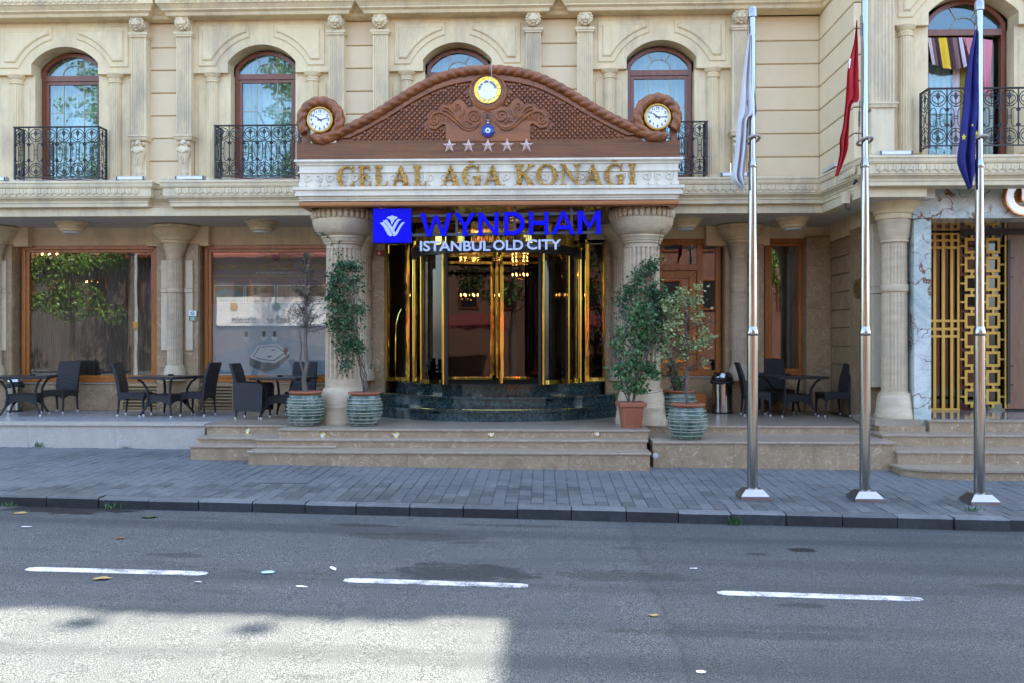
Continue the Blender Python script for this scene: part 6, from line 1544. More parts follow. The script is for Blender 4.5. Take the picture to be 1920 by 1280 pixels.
def grow(m, rn, p, d, L_, r, depth_, tips, jit=.35, n=5, up_=.0):
    """crooked tapering twig that forks"""
    P = [Vector(p)]; d = Vector(d).normalized()
    for i in range(n):
        d = (d+Vector((rn.gauss(0,jit), rn.gauss(0,jit), rn.gauss(0,jit)+up_))*.5).normalized(); P.append(P[-1]+d*L_/n)
    m.tube(P, [r*(1-.6*i/n) for i in range(n+1)], 5)
    tips += P[2:]
    if depth_ > 0:
        for q in P[1:]:
            for _ in range(2 if rn.random() < .6 else 1):
                dd = (d+Vector((rn.gauss(0,.8), rn.gauss(0,.8), rn.gauss(0,.5)+.1))).normalized(); grow(m, rn, q, dd, L_*rn.uniform(.35, .6), r*.5, depth_-1, tips, jit, 4, up_)
# bare twiggy tree in the left pot
rn = random.Random(11); T = thing('bare_tree', 'slender nearly leafless tree with dark twigs in the leftmost green pot', 'tree')
x, y, z = P1; z += .5
zt_ = Z(470, 573, 14.78)
m = MB(); st_ = [(x+.0, y, z), (x-.03, y, z+.25), (x+.02, y, z+.5), (x-.005, y, z+.85), (x+.01, y, z+1.2), (x+.0, y, z+1.6), (x+.02, y, zt_)]
m.tube(st_, [.045, .04, .036, .030, .024, .014, .004], 9)
m.tube([(x-.02, y, z+.3), (x-.09, y, z+.55), (x-.075, y+.01, z+.8), (x-.10, y, z+1.05)], [.022, .018, .013, .006], 7); m.build('trunk', MAT['bark'], T)
m = MB(); tips = []
for k in range(64):
    t = rn.uniform(.30, 1.0); h_ = z+.45+t*(zt_-z-.5); a = rn.uniform(0, 6.28); ln = (.42-.30*t)*rn.uniform(.6, 1.25)
    grow(m, rn, (x, y, h_), (cos(a), sin(a)*.8, rn.uniform(.05, .9)), ln, .0065, 1 if k % 5 else 2, tips, .35)
m.build('twigs', MAT['twig'], T, kind='stuff')
m = MB()
for p in rn.sample(tips, min(len(tips), 520)): add_leaf(m, rn, p, rn.uniform(.025, .045), .5)
m.build('foliage', MAT['leaf_dry'], T, kind='stuff')
# vine on a cane by the left column
def vine(name, label, base, top, path, clusters, seed, leafm, nleaf, size, stems=6, cane=True):
    rn = random.Random(seed); T = thing(name, label, 'plant')
    if cane: m = MB(); m.tube([base, (base[0]*.5+top[0]*.5, base[1], base[2]*.5+top[2]*.5), top], .011, 6); m.build('cane', MAT['cane'], T)
    m = MB()
    for k in range(stems):
        P = []; 
        for i in range(13):
            t = i/12; q = Vector(base).lerp(Vector(top), t); P.append((q.x+.045*sin(3*t*3+k*1.3)+rn.gauss(0,.012), q.y+.04*cos(2.5*t*3+k*2)+rn.gauss(0,.01), q.z))
        m.tube(P, [.010*(1-.6*i/12) for i in range(13)], 5)
    m.build('stems', MAT['bark'], T)
    m = MB(); w_ = MB()
    for (cx_, cy_, cz_, rx, ry, rz, n) in clusters:
        for _ in range(int(n)):
            d = Vector((rn.gauss(0,.5), rn.gauss(0,.5), rn.gauss(0,.5))); p = Vector((cx_+d.x*rx, cy_+d.y*ry, cz_+d.z*rz))
            add_leaf(m, rn, p, size*rn.uniform(.6, 1.25), .62, .5)
            if rn.random() < .1: w_.tube([tuple(p), tuple(p+Vector((rn.gauss(0,.06), rn.gauss(0,.05), -.08)))], .003, 4)
    if path:
        for P in path:
            Pv = [Vector(q) for q in P]; w_.tube(P, .004, 5)
            for a, b in zip(Pv, Pv[1:]):
                for _ in range(max(2, int((b-a).length/.03))): add_leaf(m, rn, a.lerp(b, rn.random())+Vector((rn.gauss(0,.02), rn.gauss(0,.02), rn.gauss(0,.02))), size*rn.uniform(.6,1.1), .6, .5)
    w_.build('tendrils', MAT['twig'], T, kind='stuff'); m.build('foliage', leafm, T, kind='stuff'); return T
def at(px, py, Y): return (X(px, Y), Y, Z(py, px, Y))
yv = 14.82
def cl(px, py, rx, rz, n, Y=yv): a = at(px, py, Y); return (a[0], Y, a[2], rx/116*1.15, .2, rz/116*1.15, n)
vine('climbing_vine', 'green vine climbing a cane beside the left canopy column', (P2[0]+.02, yv, P2[2]+.5), at(652, 520, yv),
     [[at(640,500,14.9), at(628,470,14.95), at(618,445,15.0), at(600,436,15.0), at(588,438,15.0)], [at(652,640,yv), at(640,680,yv), at(634,706,yv)], [at(668,560,yv), at(690,575,yv), at(697,592,yv)], [at(630,520,14.9), at(612,545,14.9), at(604,560,14.9)], [at(690,690,yv), at(697,680,yv)], [at(640,480,14.9), at(634,462,14.95), at(640,448,15)]],
     [cl(652,498,22,9,330), cl(630,520,14,16,220), cl(660,530,24,18,240), cl(624,548,12,20,190), cl(640,572,22,22,300), cl(672,580,14,16,150), cl(628,606,14,22,210), cl(655,612,20,20,230), cl(662,645,20,16,230), cl(640,650,14,16,130), cl(650,680,13,12,110), cl(672,650,12,14,90)],
     21, MAT['leaf_vine'], 0, .062)
yb = 14.95
vine('climbing_vine', 'dark vine on crossed canes in the rear pot climbing the right canopy column', (P4[0], P4[1], P4[2]+.5), at(1215, 500, 15.0),
     [[at(1232,480,14.93), at(1236,450,14.95), at(1240,430,15.0)], [at(1215,490,14.95), at(1228,475,14.93)], [at(1232,520,14.93),at(1262,560,15)]],
     [cl(1222,498,16,12,200,yb), cl(1200,520,14,16,190,yb), cl(1180,545,18,16,240,yb), cl(1165,565,12,14,140,yb), cl(1222,548,20,18,300,yb), cl(1245,565,16,22,240,yb), cl(1240,600,18,22,240,yb), cl(1225,590,24,26,330,yb), cl(1170,590,10,16,120,yb), cl(1272,716,14,14,160,15.3), cl(1256,690,10,20,80,15.2), cl(1240,640,14,20,130,15.0)],
     22, MAT['leaf_vine'], 0, .06, 7)
T = thing('leafy_shrub', 'bushy bright green shrub in the square terracotta planter', 'plant'); rn = random.Random(31)
m = MB(); tips = []
for k in range(7): a = k*.9; grow(m, rn, (P3[0]+.03*cos(a), P3[1]+.03*sin(a), P3[2]+.36), (cos(a)*.25, sin(a)*.25, 1), rn.uniform(.9, 1.45), .012, 1, tips, .2, 7, .25)
m.build('stems', MAT['bark'], T)
m = MB(); ys = 14.58
for (px, py, rx, rz, n) in ((1200,580,15,16,110),(1215,590,14,20,120),(1190,600,16,18,120),(1218,620,16,22,150),(1178,625,12,14,80),(1160,620,8,12,34),(1200,650,18,18,130),(1165,650,12,12,60),(1185,680,20,14,140),(1215,690,16,14,120),(1228,700,10,8,50),(1170,700,14,14,90),(1190,715,18,10,100),(1150,690,7,10,26),(1150,640,6,8,20),(1160,722,8,8,30),(1200,728,14,6,60)):
    a = at(px, py, ys)
    for _ in range(n): add_leaf(m, rn, (a[0]+rn.gauss(0,.5)*rx/100, ys+rn.gauss(0,.11), a[2]+rn.gauss(0,.5)*rz/100), .082*rn.uniform(.55, 1.2), .72, .8)
m.build('foliage', MAT['leaf_light'], T, kind='stuff')
T = thing('variegated_tree', 'small standard tree with cream edged leaves in the front right pot', 'tree'); rn = random.Random(41)
x, y, z = P5; z += .49
m = MB(); m.tube([(x, y, z), (x-.01, y, z+.4), (x+.005, y, z+.8), (x-.015, y, z+1.15), at(1288, 556, y)], [.028, .026, .023, .018, .008], 9); m.build('trunk', MAT['bark'], T)
m = MB(); tips = []
for k in range(30): a = rn.uniform(0, 6.28); grow(m, rn, (x, y, z+rn.uniform(.5, 1.35)), (cos(a), sin(a)*.8, rn.uniform(-.1, .7)), rn.uniform(.22, .42), .007, 1, tips, .4)
m.build('twigs', MAT['twig'], T, kind='stuff')
m = MB(); mw = MB()
for (px, py, rx, rz, n) in ((1278,562,14,14,150),(1302,566,14,12,140),(1252,572,10,12,90),(1278,548,7,8,50),(1265,600,14,16,150),(1308,596,11,16,110),(1318,625,8,12,60),(1253,620,11,14,90),(1275,640,14,12,100),(1300,648,16,10,120),(1322,640,12,8,80),(1332,634,6,6,30),(1250,650,10,10,60),(1244,672,8,8,40),(1282,655,10,8,60),(1322,680,5,6,20),(1277,668,10,6,50),(1310,540,6,8,30)):
    a = at(px, py, y)
    for _ in range(n):
        p = Vector((a[0]+rn.gauss(0,.5)*rx/100, y+rn.gauss(0,.13), a[2]+rn.gauss(0,.5)*rz/100)); s_ = rn.getstate(); dv = Vector((rn.gauss(0,1), rn.gauss(0,1), rn.gauss(0,.6)+.2))
        st2 = rn.getstate(); sz = .062*rn.uniform(.7, 1.2); add_leaf(mw, rn, p, sz, .62, 0, dv)
        if rn.random() < .75:
            k = len(mw.v)-4; c_ = sum((Vector(q) for q in mw.v[k:]), Vector())/4; vv = [c_+(Vector(q)-c_)*.62 for q in mw.v[k:]]
            for off in (.0016, -.0016):
                n_ = (vv[1]-vv[0]).cross(vv[2]-vv[0]).normalized(); m.add([tuple(q+n_*off) for q in vv], [(0,1,2),(0,2,3)])
mw.build('foliage_edge', MAT['leaf_var2'], T, kind='stuff'); m.build('foliage', MAT['leaf_var'], T, kind='stuff')

# ================================================================== BALCONY RAILINGS
ir = MAT['iron']
def rail_panel(w_, h_):
    m = MB(); r = .0075; c = w_/2
    def tb2(P, rr=r): m.tube([(c+a, 0, b) for a, b in P], rr, 4)
    R = w_*.45
    for zc, sg in ((h_-R-.03, 1), (R+.02, -1)):
        tb2([(R*cos(2*pi*i/18), zc+R*sin(2*pi*i/18)) for i in range(19)])
        for s in (-1, 1): tb2([(0, zc-sg*R*.75)]+[(s*(R*.42+R*.36*cos(radians(a))), zc+sg*(R*.0+R*.42*sin(radians(a)))) for a in (-70, -30, 10, 60, 110, 150, 190)])
        tb2([(0, zc-sg*R), (0, zc+sg*R*.35)]); 
        m.prism([(c, zc+sg*R*.9), (c+.016, zc+sg*R*.62), (c+.034, zc+sg*R*.66), (c+.02, zc+sg*R*.42), (c+.032, zc+sg*R*.1), (c, zc+sg*R*.2), (c-.032, zc+sg*R*.1), (c-.02, zc+sg*R*.42), (c-.034, zc+sg*R*.66), (c-.016, zc+sg*R*.62)][::sg], -.007, .007)
    z0, z1 = 2*R+.02, h_-2*R-.03
    for s in (-1, 1):
        tb2([(s*w_*.44, z0+.075), (s*w_*.36, z0+.03), (s*w_*.22, z0+.02), (s*.032, z0+.06), (s*.028, z0+.12), (s*.028, z1-.12), (s*.032, z1-.06), (s*w_*.22, z1-.02), (s*w_*.36, z1-.03), (s*w_*.44, z1-.075)])
    for zz_ in (z0+.15, z1-.15): m.box(c-.036, c+.036, -.008, .008, zz_-.006, zz_+.006)
    for zz_ in (z0+.04, z1-.04): m.prism([(w_-.03, zz_), (w_, zz_+.035), (w_+.03, zz_), (w_, zz_-.035)], -.008, .008)
    return m
PANEL = {}
def railing(label, cx, yf, yb, wf, wb, z0, h=.95, n=5):
    T = thing('balcony_railing', label, 'balcony railing', (0,0,0), 0, 'wrought iron balcony railings')
    front = [(cx-wf/2, yf), (cx+wf/2, yf)]; back = [(cx-wb/2, yb), (cx+wb/2, yb)]
    segs = [(front[0], front[1], n), (back[0], front[0], 1), (front[1], back[1], 1)]
    for p, q, k in segs:
        p, q = Vector(p), Vector(q); L_ = (q-p).length; a = atan2(q.y-p.y, q.x-p.x); w_ = L_/k; key = round(w_, 3)
        if key not in PANEL: PANEL[key] = rail_panel(w_, h-.06).build('scroll_panel', ir, T); o = PANEL[key]; first = True
        else: first = False
        for i in range(k):
            if first and i == 0: o = PANEL[key]
            else: o = PANEL[key].copy(); COL.objects.link(o); o.parent = T
            s_ = p+(q-p)*(i/k); o.location = (s_.x, s_.y, z0+.045); o.rotation_euler = (0, 0, a)
            if i: m = MB(); m.box(s_.x-.008, s_.x+.008, s_.y-.008, s_.y+.008, z0+.04, z0+h-.02); m.build('bar', ir, T)
    for p in front+back: m = MB(); m.box(p[0]-.016, p[0]+.016, p[1]-.016, p[1]+.016, z0, z0+h); m.build('post', ir, T)
    path = [back[0], front[0], front[1], back[1]]
    m = MB(); m.sweep(path, [(-.02, z0+h-.022), (.02, z0+h-.022), (.024, z0+h), (-.024, z0+h)]); m.build('top_rail', ir, T)
    m = MB(); m.sweep(path, [(-.014, z0+.03), (.014, z0+.03), (.014, z0+.05), (-.014, z0+.05)]); m.build('bottom_rail', ir, T)
zr = E(2.9)
rz = [('black wrought iron balcony railing at the far left window', 107.5, 29, 186), ('black wrought iron balcony railing left of the left rope scroll clock', 483, 404.5, 561.5), ('black wrought iron balcony railing behind the right rope scroll clock', 1246, 1167.5, 1324.5)]
for lb, c, a, b in rz:
    cx = X(c, 16.1); railing(lb, cx, 16.08, 16.36, X(b, 16.1)-X(a, 16.1), X(b, 16.1)-X(a, 16.1), zr, .955, 6)
railing('black wrought iron balcony railing at the open window with striped curtains', X(1858, 14.2), 14.18, 14.5, X(1975, 14.2)-X(1741, 14.2), X(1975, 14.2)-X(1741, 14.2), E(2.95), .93, 7)

# ================================================================== FLAGPOLES AND FLAGS
def flagpole(label, px, py, top_py, x_top):
    bx, by, bz = on_ground(px, py, pave_z); by += .12
    T = thing('flagpole', label, 'flagpole', (bx, by, bz), 0, 'steel flagpoles on the pavement')
    d = dep(px, by); s_ = d/FP; zz2 = lambda q: EZ+(638-q)*s_-bz
    m = MB(); a, b = .178, .105
    m.loft([[(sx*k, sy*k*.95, z) for sx, sy in ((-1,-1),(1,-1),(1,1),(-1,1))] for z, k in ((-.02,a),(.045,a),(.05,a-.004),(.125,b),(.128,b-.01))], False); m.build('base_plate', MAT['steelb'], T)
    lean = (x_top-px)*s_*.5
    z1, z2, z3 = zz2(622), zz2(308), zz2(top_py)
    def cyl(r0, r1, za_, zb_, nm):
        m = MB(); m.column(0, 0, [(r0, za_), (r1, zb_)], 28); m.build(nm, MAT['steel'], T)
    cyl(.066, .064, .12, z1, 'lower_pole'); cyl(.052, .051, z1, z2, 'middle_pole'); cyl(.042, .041, z2, z3, 'upper_pole')
    for z, r0, r1 in ((z1, .070, .055), (z2, .056, .045)):
        m = MB(); m.column(0, 0, [(r0-.006, z-.055), (r0, z-.045), (r0, z-.015), (r1, z+.06), (r1-.004, z+.062)], 28); m.build('joint_sleeve', MAT['steel'], T)
    m = MB(); m.column(0, 0, [(.03, z3-.01), (.058, z3), (.058, z3+.10), (.045, z3+.12), (.01, z3+.125)], 24); m.build('cap', MAT['steelb'], T)
    return T, (bx, by, bz), zz2
F1 = flagpole('steel flagpole with the grey white flag, leftmost of three', 1415, 936, 33, 1411)
F2 = flagpole('middle steel flagpole with the red flag', 1628, 940, -60, 1614)
F3 = flagpole('steel flagpole with the blue flag, rightmost of three', 1845, 946, 20, 1837)
def flag(name, label, m_, left, right, Y, folds, amp, seed, stars=None):
    """hanging cloth: left and right outline (px,py) from top to bottom, deep vertical folds"""
    n, rows = 48, 44; rn = random.Random(seed); b = MB(); vs = []; ph = rn.uniform(0, 6)
    def along(P, t):
        d = [0]
        for p, q in zip(P, P[1:]): d.append(d[-1]+(Vector(q)-Vector(p)).length)
        s_ = t*d[-1]
        for i in range(len(P)-1):
            if s_ <= d[i+1]+1e-9: k = (s_-d[i])/(d[i+1]-d[i]); return (P[i][0]+(P[i+1][0]-P[i][0])*k, P[i][1]+(P[i+1][1]-P[i][1])*k)
        return P[-1]
    left, right = catmull(left, 6), catmull(right, 6)
    for j in range(rows+1):
        t = j/rows; l = along(left, t); r = along(right, t)
        for i in range(n+1):
            u = i/n; w_ = u+.035*sin(u*folds*2*pi*2+ph)
            px_, py_ = l[0]+(r[0]-l[0])*w_, l[1]+(r[1]-l[1])*u
            yy = Y-.05+amp*(.35+.65*t)*sin(u*folds*2*pi+ph+1.2*t+.6*sin(3*t+seed))+.025*noise.noise(Vector((u*4, t*5, seed)))
            vs.append((X(px_, Y), yy, Z(py_, px_, Y)))
    k = len(vs); fs = []
    for j in range(rows):
        for i in range(n): a = j*(n+1)+i; fs += [(a, a+1, a+n+2, a+n+1), (k+a, k+a+n+1, k+a+n+2, k+a+1)]
    b.add(vs+[(x, y+.004, z) for x, y, z in vs], fs, True); o = b.build(name, m_); tag(o, label, 'flag', 'flags hanging from the poles'); return o
y1, y2, y3 = F1[1][1], F2[1][1], F3[1][1]
flag('flag', 'grey white flag hanging limp from the leftmost pole', MAT['flag_white'], [(1403,66),(1396,110),(1388,180),(1381,240),(1376,300),(1371,338),(1380,349),(1391,357)], [(1406,68),(1410,120),(1413,170),(1417,215),(1404,222),(1402,255),(1397,300),(1393,352)], y1, 2.2, .055, 1)
f2 = flag('flag', 'red flag hanging folded from the middle pole', MAT['flag_red'], [(1604,40),(1598,85),(1588,130),(1583,190),(1578,240),(1572,265),(1572,290),(1565,330)], [(1605,45),(1606,110),(1608,160),(1608,192),(1594,200),(1588,255),(1586,285),(1567,333)], y2, 2.0, .05, 2)
f3 = flag('flag', 'blue flag with yellow stars hanging from the rightmost pole', MAT['flag_blue'], [(1826,58),(1818,95),(1808,150),(1803,205),(1798,255),(1793,300),(1800,325),(1813,354)], [(1828,60),(1829,110),(1832,160),(1834,205),(1829,240),(1827,290),(1828,320),(1816,356)], y3, 2.0, .055, 3)
def star5(name, px, py, Y, r, parent, m_, sq=.7, n=5):
    c_ = (X(px, Y), Z(py, px, Y)); m = MB(); m.prism([(c_[0]+sq*(r if k % 2 == 0 else r*.42)*cos(pi/2+k*pi/n), c_[1]+(r if k % 2 == 0 else r*.42)*sin(pi/2+k*pi/n)) for k in range(2*n)], Y-.135, Y-.128); o = m.build(name, m_, parent); return o
star5('yellow_star', 1798, 262, y3, .042, f3, MAT['star_yellow']); star5('yellow_star', 1822, 255, y3, .036, f3, MAT['star_yellow'], .4); star5('yellow_star', 1814, 240, y3, .02, f3, MAT['star_yellow'], .6)
m = MB(); m.prism([(X(a, y2), Z(b, a, y2)) for a, b in ((1586,116),(1589.5,116),(1587,134),(1585,134))], y2-.125, y2-.12); m.build('white_patch', MAT['clockface'], f2)
for (T_, (bx, by, bz), zf), py, px in ((F1, 262, 1408), (F2, 265, 1617), (F3, 262, 1837)):
    m = MB(); n = 26; r = .088; z = zf(py)
    for i in range(n):
        a = 2*pi*i/n; m.ball((r*cos(a), r*sin(a), z+.02*sin(a+1)-.04*sin(a)), .019, 8, 6)
    m.build('bead_ring', MAT['bead'], T_)
    m = MB(); m.tube([(-.07, -.02, zf(190)), (-.075, -.02, zf(225)), (-.08, -.01, z)], .006, 5)
    for q in range(6): zq = zf(212)-q*.032; m.tube([(-.075+.011*cos(t), -.02+.004*sin(2*t), zq+.019*sin(t)) for t in [2*pi*i/10 for i in range(10)]], .0035, 4, closed=True)
    for q in range(5): zq = zf(35)-q*.05; m.tube([(-.055+.010*cos(t), -.02, zq+.028*sin(t)) for t in [2*pi*i/10 for i in range(10)]], .004, 4, closed=True)
    m.build('halyard', MAT['frame_steel'], T_)
    m = MB(); m.tube([(-.058, -.03, zf(50)), (-.062, -.035, zf(200))], .005, 5); m.build('halyard_cord', MAT['cord'], T_)

# ================================================================== SMALL THINGS ON THE FACADE
FLG = 'aluminium floodlights lying on the ledges'
def floodlight(label, pa, pb, py, Y, zl):
    T = thing('floodlight', label, 'floodlight', (0,0,0), 0, FLG); x0, x1 = X(pa, Y), X(pb, Y)
    m = MB(); m.loft([[(x, Y, zl+.025), (x, Y+.11, zl+.03), (x, Y+.11, zl+.09), (x, Y+.02, zl+.09), (x, Y, zl+.075)] for x in (x0, x1)], False); m.build('housing', MAT['alu'], T)
    for x in (x0+.015, x1-.015): m = MB(); m.box(x-.012, x+.012, Y-.006, Y+.1, zl, zl+.08); m.build('end_bracket', MAT['frame_steel'], T)
zl = E(2.851)
floodlight('aluminium floodlight on the ledge below the herm right of the first window', 217, 270, 333, 16.0, zl)
floodlight('aluminium floodlight on the ledge below the herm left of the second window', 328, 382, 330, 16.0, zl)
floodlight('aluminium floodlight on the ledge cut by the left picture edge', -40, 10, 333, 16.0, zl)
floodlight('aluminium floodlight on the ledge just left of the white flag pole', 1352, 1404, 318, 16.0, zl)
floodlight('aluminium floodlight on the wing ledge left of the open window railing', 1650, 1712, 271, 14.25, zl)
m = MB(); k = MB(); k.box(15.2, 15.9, 0, .11, zl+.03, zl+.09); m.add([(XRET-.15+b, a, z) for a, b, z in k.v], k.f); o = m.build('floodlight', MAT['alu']); tag(o, 'aluminium floodlight on the return ledge behind the red flag', 'floodlight', FLG)
for lb, px, Y in (('tiered cream ceiling rosette above the string curtain window', 135, 17.0), ('tiered cream ceiling rosette above the poster window', 491, 17.0), ('tiered cream ceiling rosette right of the right canopy column', 1285, 16.9), ('tiered cream ceiling rosette above the right terrace table', 1487, 16.9)):
    x = X(px, Y); zt2 = E(2.244); T = thing('ceiling_rosette', lb, 'ceiling lamp', (x, Y, zt2), 0, 'tiered ceiling rosettes')
    m = MB(); m.column(0, 0, [(.30, 0), (.30, -.03), (.27, -.045), (.275, -.075), (.25, -.085), (.255, -.12), (.22, -.13), (.215, -.165), (.18, -.19)], 36)
    for q in range(36): a = 2*pi*q/36; m.ball((.297*cos(a), .297*sin(a), -.018), (.017, .017, .015), 5, 4)
    m.build('tiered_ring', MAT['cream'], T)
    m = MB(); m.column(0, 0, [(.175, -.185), (.15, -.215), (.01, -.22)], 28); m.build('diffuser', MAT['whiteplastic'], T)
# house number, notice, plaque, cameras
hn = thing('house_number', 'small red plate with a white number 1 below the square emblem', 'sign'); y = 17.44; m = MB(); m.panel(X(704.5, y), X(717.5, y), Z(480, 711, y), Z(470, 711, y), y, y+.02, .003); m.build('plate', MAT['redplate'], hn)
sign_text('numeral', '1', X(709.6, y), X(711.8, y), Z(478, 711, y), .05, y-.003, MAT['clockface'], hn, .004, .01)
ns = thing('green_notice', 'small green and white notice on the marble pier between the shop windows', 'sign'); y = 17.58
m = MB(); m.panel(X(354.5, y), X(368.5, y), Z(602, 361, y), Z(583, 361, y), y-.012, y, .002); m.build('sheet', MAT['clockface'], ns)
m = MB(); m.box(X(355, y), X(368, y), y-.0155, y-.0125, Z(601.5, 361, y), Z(593, 361, y)); m.build('green_field', MAT['greenprint'], ns)
cx, cz = X(361.5, y), Z(588, 361, y); m = MB(); m.tube([(cx+.032*cos(t), y-.014, cz+.032*sin(t)) for t in [2*pi*i/20 for i in range(20)]], .006, 4, closed=True); m.tube([(cx-.022, y-.014, cz+.01), (cx+.02, y-.014, cz-.012)], .005, 4); m.build('green_ring', MAT['greenprint'], ns)
for q in (595, 597.3, 599.6): m = MB(); m.box(X(357.5, y), X(365.5, y), y-.0175, y-.0157, Z(q+.9, 361, y), Z(q, 361, y)); m.build('print_line', MAT['clockface'], ns)
pq = thing('bronze_plaque', 'oval bronze plaque on the side of the marble pier behind the middle flagpole', 'plaque'); yq = 16.35; zc2 = Z(542, 1607, yq); xq = XL-.035
m = MB(); P = [(yq+.20*cos(2*pi*i/30), zc2+.175*sin(2*pi*i/30)) for i in range(30)]; m.loft([[(xq-d, yq+(a-yq)*k, zc2+(b-zc2)*k) for a, b in P] for d, k in ((0,1),(.02,1),(.028,.94))], False); m.build('plate', MAT['bronze'], pq)
m = MB()
for q in (.085, .05, -.0, -.05): m.box(xq-.030, xq-.027, yq-.1, yq+.1, zc2+q-.006, zc2+q+.006)
m.build('print_line', MAT['darkgrey'], pq)
def camera_thing(label, px, py, Y, col, d=(1, 0), s_=1.0):
    T = thing('security_camera', label, 'camera', at(px, py, Y), atan2(d[1], d[0]), 'security cameras')
    m = MB(); m.tube([(-.02, 0, .02), (.16*s_, 0, -.05*s_)], .036*s_, 12); m.build('body', MAT[col], T)
    m = MB(); m.tube([(.161*s_, 0, -.051*s_), (.18*s_, 0, -.059*s_)], .037*s_, 12); m.build('lens_hood', MAT['black'], T)
    m = MB(); m.ball((-.04, .0, .03), .045*s_, 10, 7); m.tube([(-.04, 0, .03), (-.05, .05, .09)], .014, 6); m.build('mount', MAT[col], T)
camera_thing('white bullet camera under the wing ledge beside the onyx lintel', 1712, 327, 14.4, 'whiteplastic', (1, -.25))
camera_thing('small black camera under the wing fascia left of the middle flagpole', 1604, 343, 14.5, 'black', (-.6, -1), .55)
camera_thing('small black camera under the soffit right of the right canopy column', 1256, 417, 16.4, 'black', (-.7, -1), .7)
bx_ = thing('junction_box', 'grey junction box with a hanging cable under the wing fascia', 'box', at(1585, 372, 14.8)); m = MB(); m.panel(-.06, .06, -.09, .09, -.05, .05, .006); m.build('case', MAT['trim'], bx_); m = MB(); m.tube([(0, 0, -.09), (.01, -.01, -.16), (.05, -.01, -.19), (.08, 0, -.17)], .012, 6); m.build('cable', MAT['black'], bx_)
# loose white cables lying along the ledge
for k, (pa, pb, py) in enumerate(((20, 230, 338), (300, 345, 337), (385, 550, 334))):
    rn = random.Random(k); m = MB(); m.tube([(X(pa+(pb-pa)*i/16, 15.99), 15.99+rn.uniform(-.03, .05), E(2.857)+abs(rn.gauss(0, .012))) for i in range(17)], .006, 5); o = m.build('loose_cable', MAT['cord'])
    tag(o, ['thin white cable lying on the ledge below the leftmost balcony railing', 'short white cable end on the ledge at the wall recess', 'thin white cable lying on the ledge left of the canopy'][k], 'cable')
# round step lights
for lb, px, py, Y in (('round brass step light in the left side stairs', 464, 806.5, 14.8), ('round brass step light below the bare tree pot', 604.5, 815, 14.2), ('round brass step light below the vine pot', 742.5, 814.5, 14.2), ('round brass step light at the middle of the front stairs', 920.5, 813.5, 14.2), ('round brass step light below the terracotta planter', 1120, 812.5, 14.2)):
    T = thing('step_light', lb, 'step light', at(px, py, Y-.003), 0, 'round step lights')
    def lat(pf, mt, nm): m = MB(); m.column(0, 0, pf, 20, cap=nm != 'rim'); m.v = [(a, -c, b) for a, b, c in m.v]; m.build(nm, MAT[mt], T)
    lat([(.030, 0), (.046, .001), (.047, .006), (.040, .012), (.030, .010)], 'gold', 'rim'); lat([(.001, .006), (.030, .006), (.030, 0)], 'whiteplastic', 'lens')
T = thing('round_cover', 'round white cap low on the marble wall beside the front stairs', 'cover', at(1229, 853.5, 13.74)); m = MB(); m.column(0, 0, [(.042, 0), (.042, .008), (.001, .012)], 20); m.v = [(a, -c, b) for a, b, c in m.v]; m.build('cap', MAT['alu'], T)
# ---- litter and leaves on the road
def scrap(name, label, cat, px, py, L_, W_, m_, rot=0, leafy=False, f=road_z):
    x, y, z = on_ground(px, py, f); m = MB(); rn = random.Random(int(px*7+py)); n = 14 if leafy else 8; P = []
    for i in range(n):
        a = 2*pi*i/n; k = (.55+.45*abs(cos(2.5*a))) if leafy else rn.uniform(.8, 1.05); P.append((L_/2*k*cos(a), W_/2*k*sin(a), .003+rn.uniform(0, .012 if leafy else .006)))
    kk = len(P); m.add(P+[(0, 0, .007)]+[(a, b, c-.003) for a, b, c in P]+[(0, 0, .003)], [(i, (i+1) % kk, kk) for i in range(kk)]+[(kk+1+(i+1) % kk, kk+1+i, 2*kk+1) for i in range(kk)])
    o = m.build(name, m_); o.location = (x, y, z+.004); o.rotation_euler = (0, 0, rot); tag(o, label, cat); return o
lb_ = plain('brown_leaf', (.28,.11,.03), (.16,.06,.02), 30, .8); lt = plain('tan_leaf', (.42,.29,.12), (.3,.2,.08), 30, .8); lg_ = plain('dark_green_leaf', (.05,.09,.025), (.03,.05,.02), 30, .7)
scrap('fallen_leaf', 'tan fallen leaf on the road at the far left near the kerb', 'leaf', 38, 962, .17, .12, lt, .3, True)
scrap('fallen_leaf', 'dark green fallen leaf on the road near the kerb', 'leaf', 279, 969.5, .22, .15, lg_, .1, True)
scrap('fallen_leaf', 'orange brown fallen leaf at the foot of the kerb', 'leaf', 362, 950, .14, .2, lb_, .6, True)
scrap('fallen_leaf', 'small orange leaf on the road left of the stairs', 'leaf', 226, 1009.5, .11, .07, lb_, 0, True)
scrap('fallen_leaf', 'tan fallen leaf just below the left lane dash', 'leaf', 191, 1085.5, .17, .1, lt, .4, True)
scrap('fallen_leaf', 'small tan leaf on the road at the shadow corner', 'leaf', 1225, 1154.5, .09, .06, lt, 0, True)
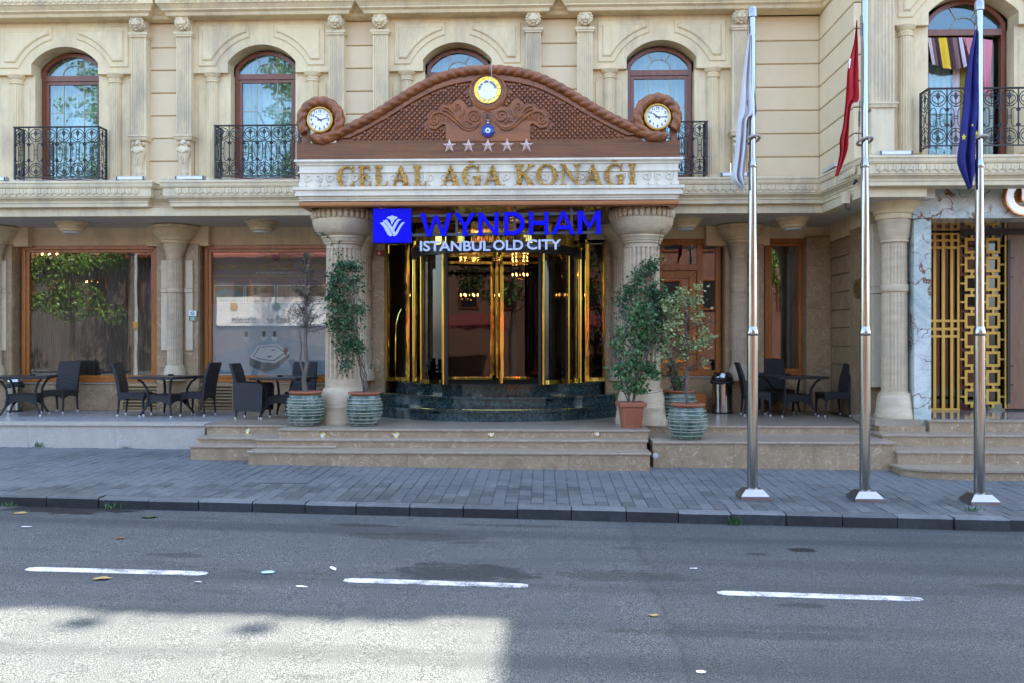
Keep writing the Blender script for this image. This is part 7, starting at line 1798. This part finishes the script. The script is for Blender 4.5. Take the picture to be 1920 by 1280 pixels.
scrap('paper_scrap', 'crumpled white paper at the foot of the kerb', 'litter', 217, 946, .27, .10, MAT['clockface'], .05)
scrap('blue_wrapper', 'light blue wrapper lying between the lane dashes', 'litter', 503, 1073.5, .13, .12, plain('blue_wrapper', (.22,.50,.72), (.6,.7,.8), 12, .5), .2)
scrap('paper_scrap', 'short white paper strip right of the blue wrapper', 'litter', 625, 1066, .05, .16, MAT['clockface'], .5)
scrap('paper_scrap', 'white paper slip below the blue wrapper', 'litter', 566, 1100, .12, .035, MAT['clockface'], -.2)
scrap('paper_scrap', 'small white scrap near the kerb end at far left', 'litter', 50, 988, .12, .05, MAT['clockface'], 0)
scrap('paper_scrap', 'tiny white scrap below the left lane dash', 'litter', 371, 1091.5, .09, .03, MAT['clockface'], 0)
scrap('paper_scrap', 'tiny white scrap on the dark asphalt at the bottom', 'litter', 1315, 1260.5, .07, .05, MAT['clockface'], -.3)
scrap('paper_scrap', 'white scrap on the road right of the middle', 'litter', 1300, 1066, .08, .03, MAT['clockface'], 0)
def tuft(px, py, label, f=road_z, h=.07, n=22, Yk=None):
    x, y, z = on_ground(px, py, f); rn = random.Random(int(px)); m = MB()
    if Yk: y = Yk; z = f(x, y)
    for i in range(n): add_leaf(m, rn, Vector((x+rn.gauss(0,.05), y+rn.gauss(0,.012), z)), h*rn.uniform(.6, 1.4), .18, 0, Vector((rn.gauss(0,.4), rn.gauss(0,.25)-.1, 1)))
    o = m.build('weed_tuft', MAT['leaf_light']); tag(o, label, 'weed')
tuft(45, 940, 'weed tuft in the joint at the kerb foot at the far left', road_z, .07, 16, KY-.03); tuft(228, 944, 'small weed tuft at the kerb foot by the paper', road_z, .07, 16, KY-.03)
tuft(1378, 980, 'weed tuft at the kerb foot below the leftmost flagpole', road_z, .10, 34, KY-.03)
tuft(87, 835, 'weed tuft at the foot of the left terrace wall', pave_z, .09, 20, 14.96); tuft(246, 838, 'low weeds at the foot of the terrace wall near its joint', pave_z, .05, 24, 14.96)
tuft(1828, 958, 'weed tuft at the base of the rightmost flagpole', pave_z, .07, 24)
